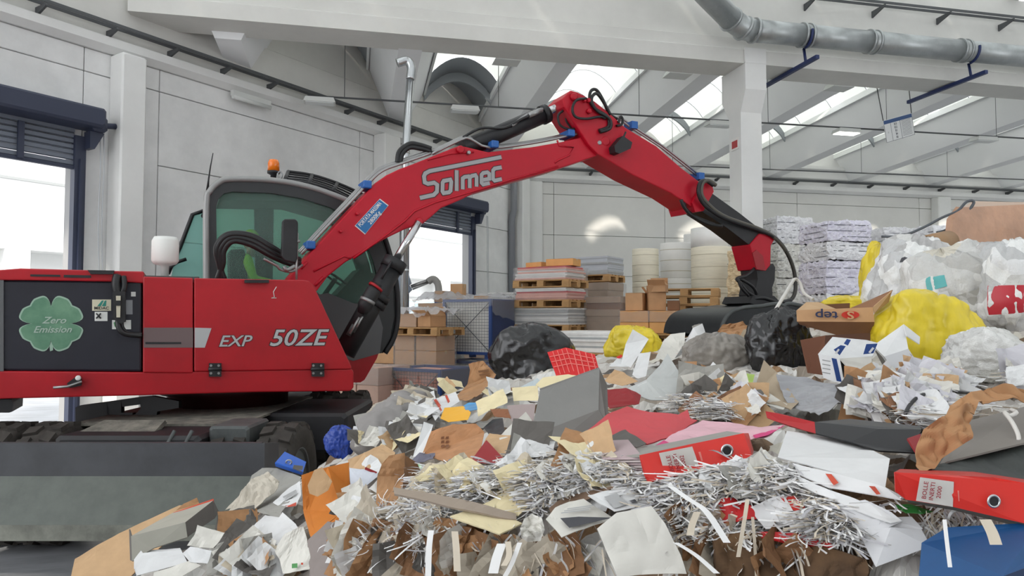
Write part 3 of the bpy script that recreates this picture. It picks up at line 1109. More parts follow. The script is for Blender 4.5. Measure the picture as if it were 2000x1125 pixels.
# roof skin, rear wall, floor, front corner posts
def cab_skin(name, m, idx):
    mb = MB(MF)
    vs, fs = [], []
    for k in idx:
        x, y = PO[k]
        vs += [Vector((x, y, -CB0)), Vector((x, y, -CB1)), Vector((x, y - .04, -CB0)), Vector((x, y - .04, -CB1))]
    for k in range(len(idx) - 1):
        o = 4 * k
        fs += [(o, o + 4, o + 5, o + 1), (o + 2, o + 3, o + 7, o + 6)]
    mb.add(vs, fs, True)
    return part(name, m, mb)
cab_skin('cab_roof', M_CABG, [4, 5, 6, 7, 8, 9])
mb = MB(MF); x, y = PO[0]; mb.box((x, y, -CB1), (PO[15][0], y + .06, -CB0)); part('cab_floor', M_CABD, mb)
mb = MB(MF); mb.prism([PO[0], (PO[0][0] + .05, PO[0][1]), (PO[1][0] + .05, PO[1][1] + .1), (PO[1][0], PO[1][1] + .1)], I4, -CB1, -CB0); part('rear_wall', M_CABD, mb)
# inside far pillar, visible through the glass
mb = MB(MF); mb.prism(mpoly([(497, 392), (535, 396), (532, 590), (500, 590)], 2.3), I4, -2.4, -2.3); part('door_pillar', M_CABD, mb)
mb = MB(MF); mb.prism(mpoly([(425, 378), (560, 380), (700, 432), (690, 440), (556, 402), (425, 400)], 2.0), I4, -2.35, -1.6); part('roof_lining', mat('roof_lining', (70, 74, 72), .8), mb)
# front guard bars
def front_curve(off=0.0, n=5):
    return [Vector((x + off, y, 0)) for x, y in [PO[9], PO[10], PO[11], PO[12], PO[13], PO[14], PO[15]]]
for k in range(7):
    b = CB0 + .02 + k * (CB1 - CB0 - .05) / 6
    mb = MB(MF)
    mb.tube(spline([p + Vector((.05, 0, -b)) for p in front_curve()], 5), .022 if k else .035, 6)
    part('guard_bar', M_BLK, mb)
mb = MB(MF)
fc = spline(front_curve(), 4)
vs = [p + Vector((.0, 0, -CB0)) for p in fc] + [p + Vector((.0, 0, -CB1)) for p in fc]
n = len(fc)
mb.add(vs, [(k, k + 1, n + k + 1, n + k) for k in range(n - 1)], True)
part('windscreen', M_GLASS, mb)
# interior: seat, console, steering wheel
mb = MB(MF)
mb.prism(mpoly([(446, 490), (476, 488), (486, 590), (448, 592)], 1.9), I4, -2.15, -1.72)
mb.prism(mpoly([(448, 585), (560, 580), (565, 608), (450, 612)], 1.9), I4, -2.15, -1.72)
seat = bevel(part('seat', mat('seat_fabric', (36, 40, 42), .9), mb), .03)
mb = MB(MF); mb.prism(mpoly([(660, 575), (705, 525), (735, 535), (732, 600), (665, 600)], 1.7), I4, -2.2, -1.75); part('console', M_BLK, mb)
mb = MB(MF)
cw = MP(655, 545, 1.95)
wax = Vector((.55, .83, 0)).normalized()
wu = Vector((0, 0, 1)); wv = wax.cross(wu)
mb.tube([cw + (wu * math.cos(t) + wv * math.sin(t)) * .2 for t in [2 * math.pi * k / 20 for k in range(20)]], .016, 6, closed=True)
mb.tube([cw - wu * .2, cw + wu * .2], .014, 6); mb.tube([cw, cw - wax * .45], .03, 8)
part('steering_wheel', M_BLK, mb)['kind'] = 'stuff'
# beacon, antenna, roof grille
mb = MB(MF)
q = MP(534, 350, 1.95); fz = frame(q, Vector((1, 0, 0)), Vector((0, 0, -1)), Vector((0, 1, 0)))
mb.lathe([(.035, -.04), (.035, .05), (.075, .07), (.075, .10)], fz, 16)
bc = part('beacon_base', M_BLK, mb)
mb = MB(MF); mb.lathe([(.072, .10), (.068, .20), (.055, .24), (.0, .25)], fz, 18)
bm_ = mat('beacon_orange', (238, 120, 14), .2, coat=.5); part('beacon', bm_, mb, bc)
mb = MB(MF); mb.tube(spline([MP(547, 352, 1.9), MP(542, 340, 1.9), MP(547, 335, 1.9), MP(551, 341, 1.9), MP(548, 352, 1.9)], 4), .012, 6); part('lifting_eye', M_PIPE, mb)
mb = MB(MF); mb.tube([MP(405, 372, 1.6), MP(407, 352, 1.6), MP(411, 325, 1.6), MP(416, 299, 1.6)], .008, 5, radii=[.018, .010, .008, .005]); part('antenna', M_BLK, mb)
top_e = [(563, 335), (610, 342), (660, 358), (712, 381)]
bot_e = [(556, 353), (605, 358), (652, 373), (692, 394)]
rg = None
for k in range(5):
    t = k / 4
    mb = MB(MF)
    b = 1.55 + .75 * t
    mb.tube(spline([MP(x0 + (x1 - x0) * t, y0 + (y1 - y0) * t, b) for (x0, y0), (x1, y1) in zip(bot_e, top_e)], 4), .02 if k in (0, 4) else .013, 6)
    part('roof_guard_bar', M_BLK, mb)
for t in (0, .33, .66, .99):
    i_ = min(2, int(t * 3)); f_ = t * 3 - i_
    lp = lambda e: (e[i_][0] + (e[i_ + 1][0] - e[i_][0]) * f_, e[i_][1] + (e[i_ + 1][1] - e[i_][1]) * f_)
    (xa, ya), (xb_, yb_) = lp(bot_e), lp(top_e)
    mb = MB(MF); mb.tube([MP(xa, ya, 1.55), MP(xb_, yb_, 2.3)], .024, 6); part('roof_guard_cross_bar', M_BLK, mb)
# mirror on its stalk in front of the hood
mb = MB(MF)
mb.prism(mpoly([(551, 432), (556, 428), (577, 428), (582, 434), (581, 505), (576, 514), (556, 510), (549, 500)], .55), I4, -.60, -.53)
bevel(part('mirror', M_BLK, mb), .015)
mb = MB(MF); mb.tube([MP(579, 546, .56), MP(579, 520, .56), MP(581, 455, .56)], .012, 6); mb.tube([MP(572, 472, .55), MP(586, 471, .55)], .016, 6); part('mirror_stalk', M_PIPE, mb)['kind'] = 'stuff'
# door swung open behind the cab
DP = [(403, 547), (403, 410), (376, 419), (352, 482), (340, 512), (333, 547)]
mb = MB(MF); mb.prism(mpoly(DP, 2.5), I4, -2.51, -2.505); part('open_door_glass', M_GLASS2, mb)
mb = MB(MF); mb.tube([MP(x, y, 2.5) for x, y in ((403, 410), (376, 419), (352, 482), (338, 512), (328, 535))], .025, 6); part('open_door_frame', M_BLK, mb)
mb = MB(MF); mb.tube([MP(334, 520, 2.45), MP(346, 512, 2.4), MP(364, 506, 2.4)], .022, 6); part('door_handle', M_BLK, mb)
mb = MB(MF); q = MP(397, 422, 2.48); mb.lathe([(.028, 0), (.028, .03)], frame(q, Vector((1, 0, 0)), Vector((0, 1, 0)), Vector((0, 0, 1))), 12); part('door_hinge', M_BLK, mb)

# ---- boom
BB0, BB1 = .98, 1.36
BOOM = [(556, 560), (565, 542), (600, 500), (642, 455), (680, 414), (717, 375), (735, 356), (755, 342), (780, 330), (805, 321), (850, 303), (880, 291), (896, 285), (908, 286), (954, 297), (1040, 287), (1098, 277), (1168, 260), (1190, 262), (1203, 276), (1200, 292), (1184, 303), (1164, 305), (1084, 332), (1000, 355), (923, 378), (905, 388), (882, 398), (862, 406), (842, 424), (826, 437), (812, 440), (790, 448), (755, 465), (715, 488), (675, 512), (640, 540), (618, 570)]
boom = mprism('boom', M_RED2, BOOM, BB0, BB1)
bevel(boom, .015)
# raised weld seams on the boom side
def seam(pts, r=.014):
    mb = MB(MF); mb.tube([MP(x, y, BB0) for x, y in pts], r, 6); part('weld_seam', M_RED2, mb, boom)
seam([(615, 558), (632, 541)], .018); seam([(612, 530), (660, 506), (672, 500), (686, 505)])
seam([(588, 525), (600, 512)]); seam([(690, 505), (745, 466), (790, 432), (810, 412), (850, 395), (920, 375), (1000, 350), (1090, 325)])
seam([(835, 312), (880, 300), (925, 297)]); seam([(1088, 274), (1092, 285), (1120, 288), (1112, 303), (1090, 313), (1083, 318)])
def pin(px, py, b, r, m=M_RED2, parent=None, t=.05, name='pivot_pin'):
    mb = MB(MF); q = MP(px, py, b); mb.lathe([(r, 0), (r, t * .7), (r * .7, t)], frame(q, Vector((1, 0, 0)), Vector((0, 1, 0)), Vector((0, 0, 1))), 16); return part(name, m, mb, parent or boom)
pin(1180, 277, BB0 - .02, .075); pin(1168, 280, BB0 - .02, .035, M_PIPE)
pin(898, 293, BB0, .05); pin(914, 299, BB0, .025, M_PIPE); pin(818, 433, BB0, .045); pin(697, 418, BB0, .02); pin(665, 452, BB0, .02)
# 'Solmec' drawn with strokes (zoomed pixel coordinates)
def zst(pts, w, depth, mb, closed=False):
    Pp = [Vector(MM(650 + x / 2.857, y / 2.857, BB0)) for x, y in pts]
    n = len(Pp)
    L, R_ = [], []
    for k in range(n):
        if closed:
            d0, d1 = (Pp[k] - Pp[k - 1]).normalized(), (Pp[(k + 1) % n] - Pp[k]).normalized()
        else:
            d0 = (Pp[k] - Pp[k - 1]).normalized() if k else (Pp[1] - Pp[0]).normalized()
            d1 = (Pp[k + 1] - Pp[k]).normalized() if k < n - 1 else d0
        t = (d0 + d1)
        t = t.normalized() if t.length > 1e-6 else d0
        nrm = Vector((-t.y, t.x))
        s_ = 1 / max(.5, nrm.dot(Vector((-d0.y, d0.x))))
        L.append(Pp[k] + nrm * w * s_); R_.append(Pp[k] - nrm * w * s_)
    m_ = n if closed else n - 1
    mb.add([Vector((p.x, p.y, -BB0 + depth)) for p in L + R_], [(n + k, n + (k + 1) % n, (k + 1) % n, k) for k in range(m_)])
SOL = [([(940, 877), (540, 955), (515, 968), (508, 985), (512, 1018), (530, 1026), (565, 1020), (582, 1032), (580, 1070), (562, 1088), (485, 1105)], False),
       ([(618, 1010), (655, 1003), (660, 1015), (656, 1065), (648, 1073), (617, 1078), (611, 1068), (612, 1020)], True),
       ([(690, 950), (690, 1066)], False), ([(724, 1057), (724, 996), (735, 988), (757, 985), (763, 995), (763, 1050)], False), ([(763, 992), (775, 982), (795, 978), (801, 988), (801, 1042)], False),
       ([(830, 1006), (872, 998), (872, 970), (862, 962), (838, 966), (829, 976), (829, 1020), (838, 1030), (875, 1022)], False),
       ([(941, 934), (902, 941), (893, 952), (893, 1000), (902, 1008), (942, 1000)], False)]
for w, dep, mm_, nm in ((.034, .004, M_LETD, 'lettering_outline'), (.024, .007, mat('boom_lettering', (158, 158, 160), .4), 'lettering')):
    mb = MB(MF)
    for pts, cl_ in SOL:
        zst(pts, w, dep, mb, cl_)
    part(nm, mm_, mb, boom)
# blue load plate
LP = [(693, 441), (742, 388), (759, 401), (713, 458)]
mprism('load_plate_edge', M_WHITE, LP, BB0 - .006, BB0, boom)
ctr = (sum(p[0] for p in LP) / 4, sum(p[1] for p in LP) / 4)
mprism('load_plate', mat('plate_blue', (24, 104, 164), .4), [(ctr[0] + (x - ctr[0]) * .95, ctr[1] + (y - ctr[1]) * .95) for x, y in LP], BB0 - .010, BB0 - .006, boom)
ang = math.atan2(MM(742, 388, BB0)[1] - MM(693, 441, BB0)[1], MM(742, 388, BB0)[0] - MM(693, 441, BB0)[0])
mb = MB(MF)
mtext(mb, 'PORTATA MASSIMA', 722.4, 418.8, 11, 0, .66, .012, .013, BB0, ang)
mtext(mb, '2800Kg', 731, 425.5, 11.5, 0, .9, .012, .013, BB0, ang)
part('plate_text', M_WHITE, mb, boom)
# pipes along the boom
for k, (off, bb) in enumerate(((-5, BB0 + .05), (-9, BB0 + .12), (-12, BB0 + .2))):
    mb = MB(MF)
    pts = [(592, 500), (640, 448), (690, 396), (722, 362), (750, 337), (790, 322), (845, 303)]
    mb.tube(spline([MP(x + off * .7, y + off * .7, bb) for x, y in pts], 4), .018, 6)
    part('hydraulic_pipe', M_PIPE, mb, boom)
    mb = MB(MF)
    pts = [(845, 303), (902, 275), (920, 274), (958, 291), (1040, 282), (1110, 268), (1170, 254), (1184, 246)]
    mb.tube(spline([MP(x + off * .2, y + off * .5, bb) for x, y in pts], 3), .018, 6)
    part('hydraulic_pipe', M_PIPE, mb, boom)
for (x, y) in ((604, 484), (713, 367), (960, 289), (1108, 267)):
    mb = MB(MF); q = MP(x, y - 3, BB0 + .1); mb.box(tuple(q + Vector((-.05, -.04, -.15))), tuple(q + Vector((.05, .05, .13))), bev=.01); part('pipe_clamp', M_BLUE, mb, boom)
# lift cylinder beside the cab
def cyl_between(name, m, p, q, r, b, parent=None, n=16):
    mb = MB(MF); mb.tube([MP(p[0], p[1], b), MP(q[0], q[1], b)], r, n); return part(name, m, mb, parent)
for b in (.80, 1.50):
    if b > 1: continue
    cy = cyl_between('lift_cylinder', M_BLK, (672, 690), (768, 518), .125, b)
    for p, q in (((764, 526), (774, 508)), ((735, 585), (741, 574)), ((728, 597), (733, 588))):
        cyl_between('cylinder_collar', M_BLK, p, q, .14, b, cy)
    cyl_between('chrome_rod', M_CHROME, (770, 513), (818, 434), .045, b, cy)
    mb = MB(MF)
    acc = [MP(706, 612, b - .14), MP(712, 598, b - .14), MP(730, 568, b - .14), MP(738, 555, b - .14)]
    mb.tube(acc, .085, 14, radii=[.05, .085, .085, .05]); part('accumulator', M_BLK, mb, cy)
    cyl_between('accumulator_band', M_PIPE, (716, 591), (719, 585), .09, b - .14, cy)
    cyl_between('red_label', M_RED, (732, 563), (735, 559), .088, b - .14, cy)
    for (p, q) in (((702, 620), (683, 652)), ((708, 618), (696, 640)), ((745, 545), (765, 510))):
        cyl_between('cylinder_pipe', M_PIPE if p[0] < 740 else M_BLK, p, q, .014, b - .16, cy, 6)
    for (p, q) in (((680, 655), (692, 635)), ((688, 648), (700, 628))):
        cyl_between('cylinder_fitting', M_GREYP, p, q, .03, b - .13, cy, 8)
# stick cylinder on top of the boom
sc_ = cyl_between('stick_cylinder', M_BLK, (905, 292), (1066, 222), .115, 1.17)
cyl_between('cylinder_collar', M_BLK, (1058, 226), (1068, 221), .13, 1.17, sc_)
cyl_between('chrome_rod', M_CHROME, (1064, 222), (1108, 200), .055, 1.17, sc_)
mb = MB(MF); mb.tube(spline([MP(905, 268, 1.05), MP(940, 250, 1.05), MP(985, 250, 1.05), MP(1020, 232, 1.02), MP(1040, 224, 1.02)], 5), .018, 6); part('cylinder_pipe', M_HOSE, mb, sc_)
mb = MB(MF); mb.tube(spline([MP(1000, 246, 1.04), MP(1030, 224, 1.04), MP(1060, 213, 1.04)], 5), .02, 6); part('cylinder_pipe', M_PIPE, mb, sc_)
mb = MB(MF); mb.tube([MP(1032, 226, 1.03), MP(1058, 215, 1.03)], .035, 8); part('valve_block', M_PIPE, mb, sc_)
# ---- stick
STICK = [(1115, 176), (1129, 180), (1162, 198), (1192, 222), (1222, 249), (1282, 285), (1330, 327), (1369, 357), (1387, 366), (1391, 373), (1372, 407), (1357, 410), (1345, 400), (1312, 378), (1237, 342), (1168, 301), (1150, 283), (1132, 255), (1102, 208), (1099, 192)]
stick = bevel(mprism('stick', M_RED2, STICK, BB0 - .06, BB1 + .04), .015)
mprism('stick_cap', M_RED2, [(1352, 396), (1378, 352), (1392, 366), (1394, 374), (1374, 412), (1358, 414)], BB0 - .10, BB1 + .08, stick)
for (x, y, r) in ((1119, 190, .05), (1148, 197, .03), (1149, 218, .035), (1140, 198, .02)):
    pin(x, y, BB0 - .06, r, M_RED2, stick)
mprism('stick_box', M_BLK, [(1200, 285), (1217, 265), (1235, 278), (1232, 290), (1210, 300), (1202, 297)], BB0 - .20, BB0 - .06, stick)
# pipes along the stick back
for k, off in enumerate((0, 3)):
    mb = MB(MF); mb.tube([MP(x + off, y - 3 - off, BB0 + .02 + .1 * k) for x, y in ((1205, 232), (1232, 252), (1290, 290), (1335, 325), (1368, 352))], .017, 6); part('hydraulic_pipe', M_PIPE, mb, stick)
for (x, y) in ((1232, 250), (1362, 349)):
    mb = MB(MF); q = MP(x, y - 3, BB0 + .05); mb.box(tuple(q + Vector((-.05, -.05, -.1))), tuple(q + Vector((.05, .05, .1)))); part('pipe_clamp', M_BLUE, mb, stick)
ext = mprism('stick_extension', M_BLK, [(1374, 366), (1391, 378), (1444, 416), (1486, 449), (1512, 463), (1500, 485), (1462, 477), (1420, 445), (1360, 406)], BB0, BB1 - .02)
tip = bevel(mprism('tip_bracket', M_RED2, [(1484, 456), (1514, 460), (1514, 466), (1506, 480), (1505, 518), (1496, 529), (1478, 526), (1465, 478)], BB0 - .03, BB1), .012)
mprism('tip_plate', mat('red_shadow_side', (150, 14, 28), .45), [(1478, 488), (1490, 500), (1496, 529), (1478, 526), (1470, 494)], BB0 - .05, BB0 - .03, tip)  # darker red paints the bracket's shaded side
# hoses
def hose(pts, r=.028, m=M_HOSE, parent=None, b=None, name='hose'):
    mb = MB(MF); mb.tube(spline([MP(p[0], p[1], p[2] if len(p) > 2 else b) for p in pts], 6), r, 8); return part(name, m, mb, parent)
for k in range(6):
    hose([(440 - k * 3, 545, .7), (425 + k * 2, 510 + k, .66), (422 + k * 3, 480 + k * 2, .63), (445 + k * 2, 456 + k * 3, .6), (490, 458 + k * 4, .6), (530, 480 + k * 4, .65), (560, 498 + k * 3, .75), (585, 505 + k * 3, .9)], .030 if k % 2 else .022)
hose([(555, 520, .7), (560, 527, .7), (575, 520, .75)], .022, M_PIPE); hose([(515, 505, .66), (540, 518, .68), (548, 526, .7), (570, 530, .75), (590, 518, .9)], .016, M_PIPE)
for k in range(2):
    hose([(776 + k * 6, 318, 1.1), (780 + k * 6, 296 + k * 4, 1.1), (800, 281 + k * 7, 1.1), (820, 283 + k * 7, 1.1), (842, 290 + k * 6, 1.1)], .03, parent=boom)
hose([(1170, 255, .9), (1188, 247, .9), (1186, 228, .9), (1162, 212, .9), (1152, 195, .9), (1154, 178, .9), (1165, 176, .9), (1178, 196, .9), (1190, 222, .95), (1205, 232, 1.0)], .022, parent=stick)
hose([(1172, 258, .88), (1192, 250, .88), (1190, 232, .88), (1166, 216, .88), (1156, 200, .88), (1157, 188, .88), (1166, 183, .88), (1178, 198, .9), (1192, 224, .92)], .022, parent=stick)
hose([(1145, 192, .88), (1126, 196, .86), (1118, 212, .86), (1124, 228, .86), (1145, 232, .86), (1172, 228, .88), (1182, 232, .9)], .018, parent=stick)
hose([(1100, 216, 1.0), (1090, 226, 1.0), (1094, 244, 1.0), (1110, 252, 1.0), (1128, 250, 1.0)], .016, parent=stick)
hose([(1106, 222, 1.05), (1106, 236, 1.05), (1116, 250, 1.05)], .014, parent=stick)
hose([(1208, 240, .9), (1212, 228, .88), (1216, 233, .88), (1214, 243, .9), (1204, 246, .9)], .018, parent=stick)
hose([(1222, 258, .86), (1218, 268, .85)], .014, parent=stick)
M_HOSE2 = mat('worn_hose', (84, 80, 72), .5)
for k, dx in enumerate((0, 5)):
    hose([(1398 - dx, 362, .8), (1384 - dx, 353, .8), (1372 - dx, 358, .78), (1370 - dx, 380, .78), (1384 - dx, 400 + k * 3, .8), (1410, 420 + k * 4, .85), (1445, 434 + k * 3, .9), (1480, 446 + k * 3, .92), (1510, 462, .92), (1535, 490, .95), (1551, 530, .98), (1553, 570, 1.0), (1540, 588, 1.02), (1512, 590, 1.05)], .03, M_HOSE2 if k == 0 else M_HOSE, parent=stick)
hose([(1330, 390, .9), (1336, 404, .9), (1350, 420, .92), (1380, 436, .95), (1410, 442, .98)], .026, parent=stick)
hose([(1336, 392, .95), (1340, 408, .95), (1360, 424, .97), (1395, 438, 1.0)], .022, parent=stick)
# rotator and hoses round the grab
mprism('rotator', M_BLK, [(1476, 518), (1496, 520), (1500, 516), (1510, 515), (1514, 522), (1513, 548), (1508, 562), (1510, 600), (1478, 600), (1474, 575), (1480, 545)], BB0 + .02, BB1 - .02)
mprism('rotator_yoke', M_BLK, [(1470, 578), (1512, 578), (1530, 596), (1512, 606), (1464, 592)], BB0 - .12, BB1 + .1)
hose([(1474, 524, 1.0), (1458, 538, .95), (1440, 544, .92), (1445, 552, .9), (1460, 570, .9), (1480, 582, .92), (1508, 590, .95)], .026)
hose([(1440, 544, .95), (1452, 548, .92), (1470, 560, .92), (1478, 575, .95)], .024)
hose([(1442, 545, .9), (1448, 562, .88), (1462, 578, .9)], .022)
hose([(1466, 585, .9), (1490, 582, .86), (1520, 590, .88), (1545, 586, .92)], .03)
# clamshell grab
def jaw(pts, b0, b1, name):
    mb = MB(MF)
    outer = spline([MP(x, y, 1.0) for x, y in pts], 6)
    n = len(outer)
    vs = [Vector((p.x, p.y, -b0)) for p in outer] + [Vector((p.x, p.y, -b1)) for p in outer]
    mb.add(vs, [(k, k + 1, n + k + 1, n + k) for k in range(n - 1)], True)
    mb.add([Vector((p.x, p.y, -b0)) for p in outer], [tuple(range(n))])
    mb.add([Vector((p.x, p.y, -b1)) for p in outer], [tuple(reversed(range(n)))])
    j = part(name, M_GREYD, mb)
    mb = MB(MF); mb.tube([Vector((p.x, p.y, -b0)) for p in outer], .03, 6); part('jaw_edge', M_GREYP, mb, j)
M_GREYD = mat('dark_grab_steel', (40, 43, 46), .42, metal=.3, var=.2, scale=3)
jaw([(1366, 652), (1371, 630), (1384, 612), (1408, 602), (1440, 599), (1484, 597), (1486, 640), (1470, 668)], .55, 1.85, 'grab_jaw')
jaw([(1500, 668), (1490, 640), (1488, 597), (1520, 598), (1545, 606), (1562, 622), (1568, 650)], .55, 1.85, 'grab_jaw')

# ---- undercarriage (faces the camera)
CF = frame(SLEW, RT, UP, -FW)
mb = MB(CF)
mb.lathe([(.62, 0), (.62, .14), (.70, .16), (.70, .26)], frame((0, .95, 0), Vector((1, 0, 0)), Vector((0, 0, -1)), Vector((0, 1, 0))), 32)
part('slew_ring', mat('dark_red_ring', (58, 16, 22), .5), mb)
mb = MB(CF)
mb.box((-.55, .55, -1.6), (.62, .965, 2.15), bev=.03)
ch = part('chassis', M_BLK, mb)
mb = MB(CF)
mb.add([(-.40, 1.03, 1.70), (.12, 1.03, 1.70), (.16, .84, 2.30), (-.66, .84, 2.30), (-.40, 1.00, 1.66), (.12, 1.00, 1.66), (.16, .80, 2.26), (-.66, .80, 2.26)], [(3, 2, 1, 0), (4, 5, 6, 7), (0, 1, 5, 4), (1, 2, 6, 5), (2, 3, 7, 6), (3, 0, 4, 7)])
part('front_plate', M_DIRT, mb, ch)
mb = MB(CF); mb.box((-.75, .966, -.6), (.75, .985, 1.62)); part('deck_plate', M_DIRT, mb, ch)
for xx in (.36, .50):
    mb = MB(CF); mb.tube([(xx + .03, 1.0, 2.1), (xx - .02, .80, 2.24)], .016, 6); part('brace_bar', M_GREYP, mb, ch)
mb = MB(CF); mb.box((.62, .86, 1.5), (.95, 1.02, 2.0), bev=.02); part('step_block', M_GREYP, mb, ch)
# black stabiliser bracket seen under the body
mb = MB(CF)
def cpx(px, py, lz):
    p = ray_plane(px, py, SLEW - FW * lz, FW)
    return ((p - SLEW).dot(RT), p.z)
bkt = [(151, 826), (151, 795), (160, 791), (275, 775), (300, 773), (352, 783), (352, 796), (310, 803), (308, 812), (240, 818), (230, 826)]
holes = 0
mb.prism([cpx(x, y, 1.0) for x, y in bkt[:2] + [(160, 791), (212, 784), (218, 803), (212, 826)]], I4, .97, 1.03)
mb.prism([cpx(x, y, 1.0) for x, y in [(212, 784), (240, 780), (240, 805), (262, 806), (262, 814), (240, 826), (212, 826)]], I4, .97, 1.03)
mb.prism([cpx(x, y, 1.0) for x, y in [(240, 780), (275, 775), (280, 789), (242, 794)]], I4, .97, 1.03)
mb.prism([cpx(x, y, 1.0) for x, y in [(275, 775), (300, 773), (352, 783), (352, 796), (310, 803), (308, 814), (262, 814), (278, 797)]], I4, .97, 1.03)
part('stabiliser_bracket', M_BLK, mb, ch)['kind'] = 'stuff'
mb = MB(CF); mb.box((.55, .60, -.4), (1.5, .98, .9), bev=.03); part('side_box', M_BLK, mb, ch)
# wheels
def wheel(lx, lz, width, R_=.51):
    w = MB(CF)
    fr_ = frame(Vector((lx, R_, lz)), Vector((0, 1, 0)), Vector((0, 0, 1)), Vector((1, 0, 0)))
    h = width / 2
    w.lathe([(.27, -h * .8), (.34, -h), (.44, -h), (.485, -h * .85), (.485, h * .85), (.44, h), (.34, h), (.27, h * .8)], fr_, 36, cap=False)
    t = part('tyre', M_TYRE, w)
    for k in range(18):
        for sgn in (-1, 1):
            a0 = 2 * math.pi * (k + (.5 if sgn > 0 else 0)) / 18
            lug = MB(CF)
            vs = []
            for da in (-.11, .11):
                for rr_, ww in ((.475, (0.03 * sgn, .92 * h * sgn)), (R_, (.04 * sgn, .86 * h * sgn))):
                    for q_, xx in enumerate(ww):
                        a = a0 + da + (.06 if q_ else 0)
                        vs.append(fr_ @ Vector((rr_ * math.cos(a), rr_ * math.sin(a), xx)))
            lug.add(vs, [(0, 1, 3, 2), (4, 6, 7, 5), (2, 3, 7, 6), (0, 2, 6, 4), (1, 5, 7, 3)])
            part('tread_block', M_TYRE, lug, t)
    r = MB(CF)
    r.lathe([(.0, -h * .3), (.10, -h * .3), (.11, h * .1), (.22, h * .1), (.25, h * .5), (.275, h * .82), (.29, h * .86), (.275, h * .7)], fr_, 28)
    part('rim', M_GREYP, r)
for lx in (1.16, .79, -1.16, -.79):
    wheel(lx, 1.72, .31)
for lx in (1.16, .79):
    wheel(lx, -1.0, .31)
mb = MB(CF); mb.tube([(-1.2, .51, 1.72), (1.2, .51, 1.72)], .12, 12); part('axle', M_BLK, mb)
mb = MB(CF); mb.tube([(-1.2, .51, -1.0), (1.2, .51, -1.0)], .12, 12); part('axle', M_BLK, mb)
# dozer blade
BL, BR = -1.35, 1.37
fx = frame((0, 0, 0), Vector((0, 0, 1)), Vector((0, 1, 0)), Vector((-1, 0, 0)))
bz = 2.93
mb = MB(CF)
mb.prism([(bz, .82), (bz, 1.045), (bz - .05, 1.045), (bz - .05, .82)], fx, -BR, -BL)
bl = part('blade_upper_plate', M_BLADED, mb)
mb = MB(CF); mb.prism([(bz, .82), (bz + .16, .535), (bz + .12, .50), (bz - .05, .80)], fx, -BR, -BL); part('blade_lower_plate', M_BLADE, mb)
mb = MB(CF); mb.prism([(bz + .16, .535), (bz + .16, .43), (bz + .10, .43), (bz + .12, .53)], fx, -BR, -BL); part('blade_cutting_edge', mat('cutting_edge_steel', (112, 114, 106), .5, metal=.3, var=.3, scale=6), mb)
mb = MB(CF); mb.prism([(bz - .05, .45), (bz + .15, .45), (bz + .15, .56), (bz, .82), (bz, 1.045), (bz - .3, 1.0), (bz - .3, .6)], fx, -BR - .03, -BR); part('blade_end_plate', M_BLADED, mb)
for xx in (-.5, .5):
    mb = MB(CF); mb.box((xx - .08, .55, 1.7), (xx + .08, .75, bz - .05), bev=.02); part('blade_arm', M_BLK, mb)

# ---- operator in the cab
def skin_figure(name, joints, edges, m, root_i, sub=2, parent=None):
    me = bpy.data.meshes.new(name)
    me.from_pydata([tuple(j[0]) for j in joints], edges, [])
    o = bpy.data.objects.new(name, me)
    COL.objects.link(o)
    o.modifiers.new('skin', 'SKIN')
    for k, j in enumerate(joints):
        r = j[1] if isinstance(j[1], tuple) else (j[1], j[1])
        me.skin_vertices[0].data[k].radius = r
        me.skin_vertices[0].data[k].use_root = (k == root_i)
    s_ = o.modifiers.new('smooth', 'SUBSURF'); s_.levels = sub; s_.render_levels = sub
    me.materials.append(m)
    return o
hip = MF @ MP(478, 582, 1.93)
pf, pu, pr = MA, UP, -MW
J = lambda f, u, r: hip + pf * f + pu * u + pr * r
jn = [(J(0, 0, 0), (.15, .13)), (J(-.02, .25, 0), (.16, .12)), (J(0, .45, 0), (.17, .11)), (J(.03, .54, 0), (.06, .06)),
      (J(0, .46, .19), .065), (J(.08, .22, .26), .05), (J(.30, .18, .20), .042), (J(0, .46, -.19), .065), (J(.08, .22, -.26), .05), (J(.30, .18, -.20), .042),
      (J(.06, -.02, .1), .085), (J(.42, .03, .13), .065), (J(.50, -.38, .13), .05), (J(.06, -.02, -.1), .085), (J(.42, .03, -.13), .065), (J(.50, -.38, -.13), .05)]
op = skin_figure('person', jn, [(0, 1), (1, 2), (2, 3), (2, 4), (4, 5), (5, 6), (2, 7), (7, 8), (8, 9), (0, 10), (10, 11), (11, 12), (0, 13), (13, 14), (14, 15)], mat('hi_vis_yellow', (186, 214, 40), .7, var=.15, scale=5), 0)
tag(op, 'seated operator in yellow-green high-visibility clothing inside the cab', 'person')
hd = MB()
hc = J(.06, .70, 0)
vs, fs = [], []
NU, NV = 16, 12
for v in range(NV + 1):
    th = math.pi * v / NV
    for u in range(NU):
        ph = 2 * math.pi * u / NU
        f_, r_, u_ = math.sin(th) * math.cos(ph), math.sin(th) * math.sin(ph), math.cos(th)
        ff = f_ * .098 + (.022 if (f_ > .85 and -.35 < u_ < .05) else 0)
        wd = .076 * (1 - .16 * max(0, -u_))
        vs.append(hc + pf * ff + pr * r_ * wd + pu * u_ * .122)
for v in range(NV):
    for u in range(NU):
        fs.append((v * NU + u, v * NU + (u + 1) % NU, (v + 1) * NU + (u + 1) % NU, (v + 1) * NU + u))
hd.add(vs, fs, True)
hd.tube([hc - pu * .20, hc - pu * .05], .05, 10)
ho = hd.build('head', mat('skin_tone', (176, 128, 102), .6), None)
ho.parent = op
hr = MB()
hr.add([hc + (p - hc) * 1.06 + pu * .008 for p in vs[:NU * 6]], [f for f in fs if max(f) < NU * 6], True)
hh = hr.build('cap', mat('hi_vis_yellow', (186, 214, 40), .7), None); hh.parent = op
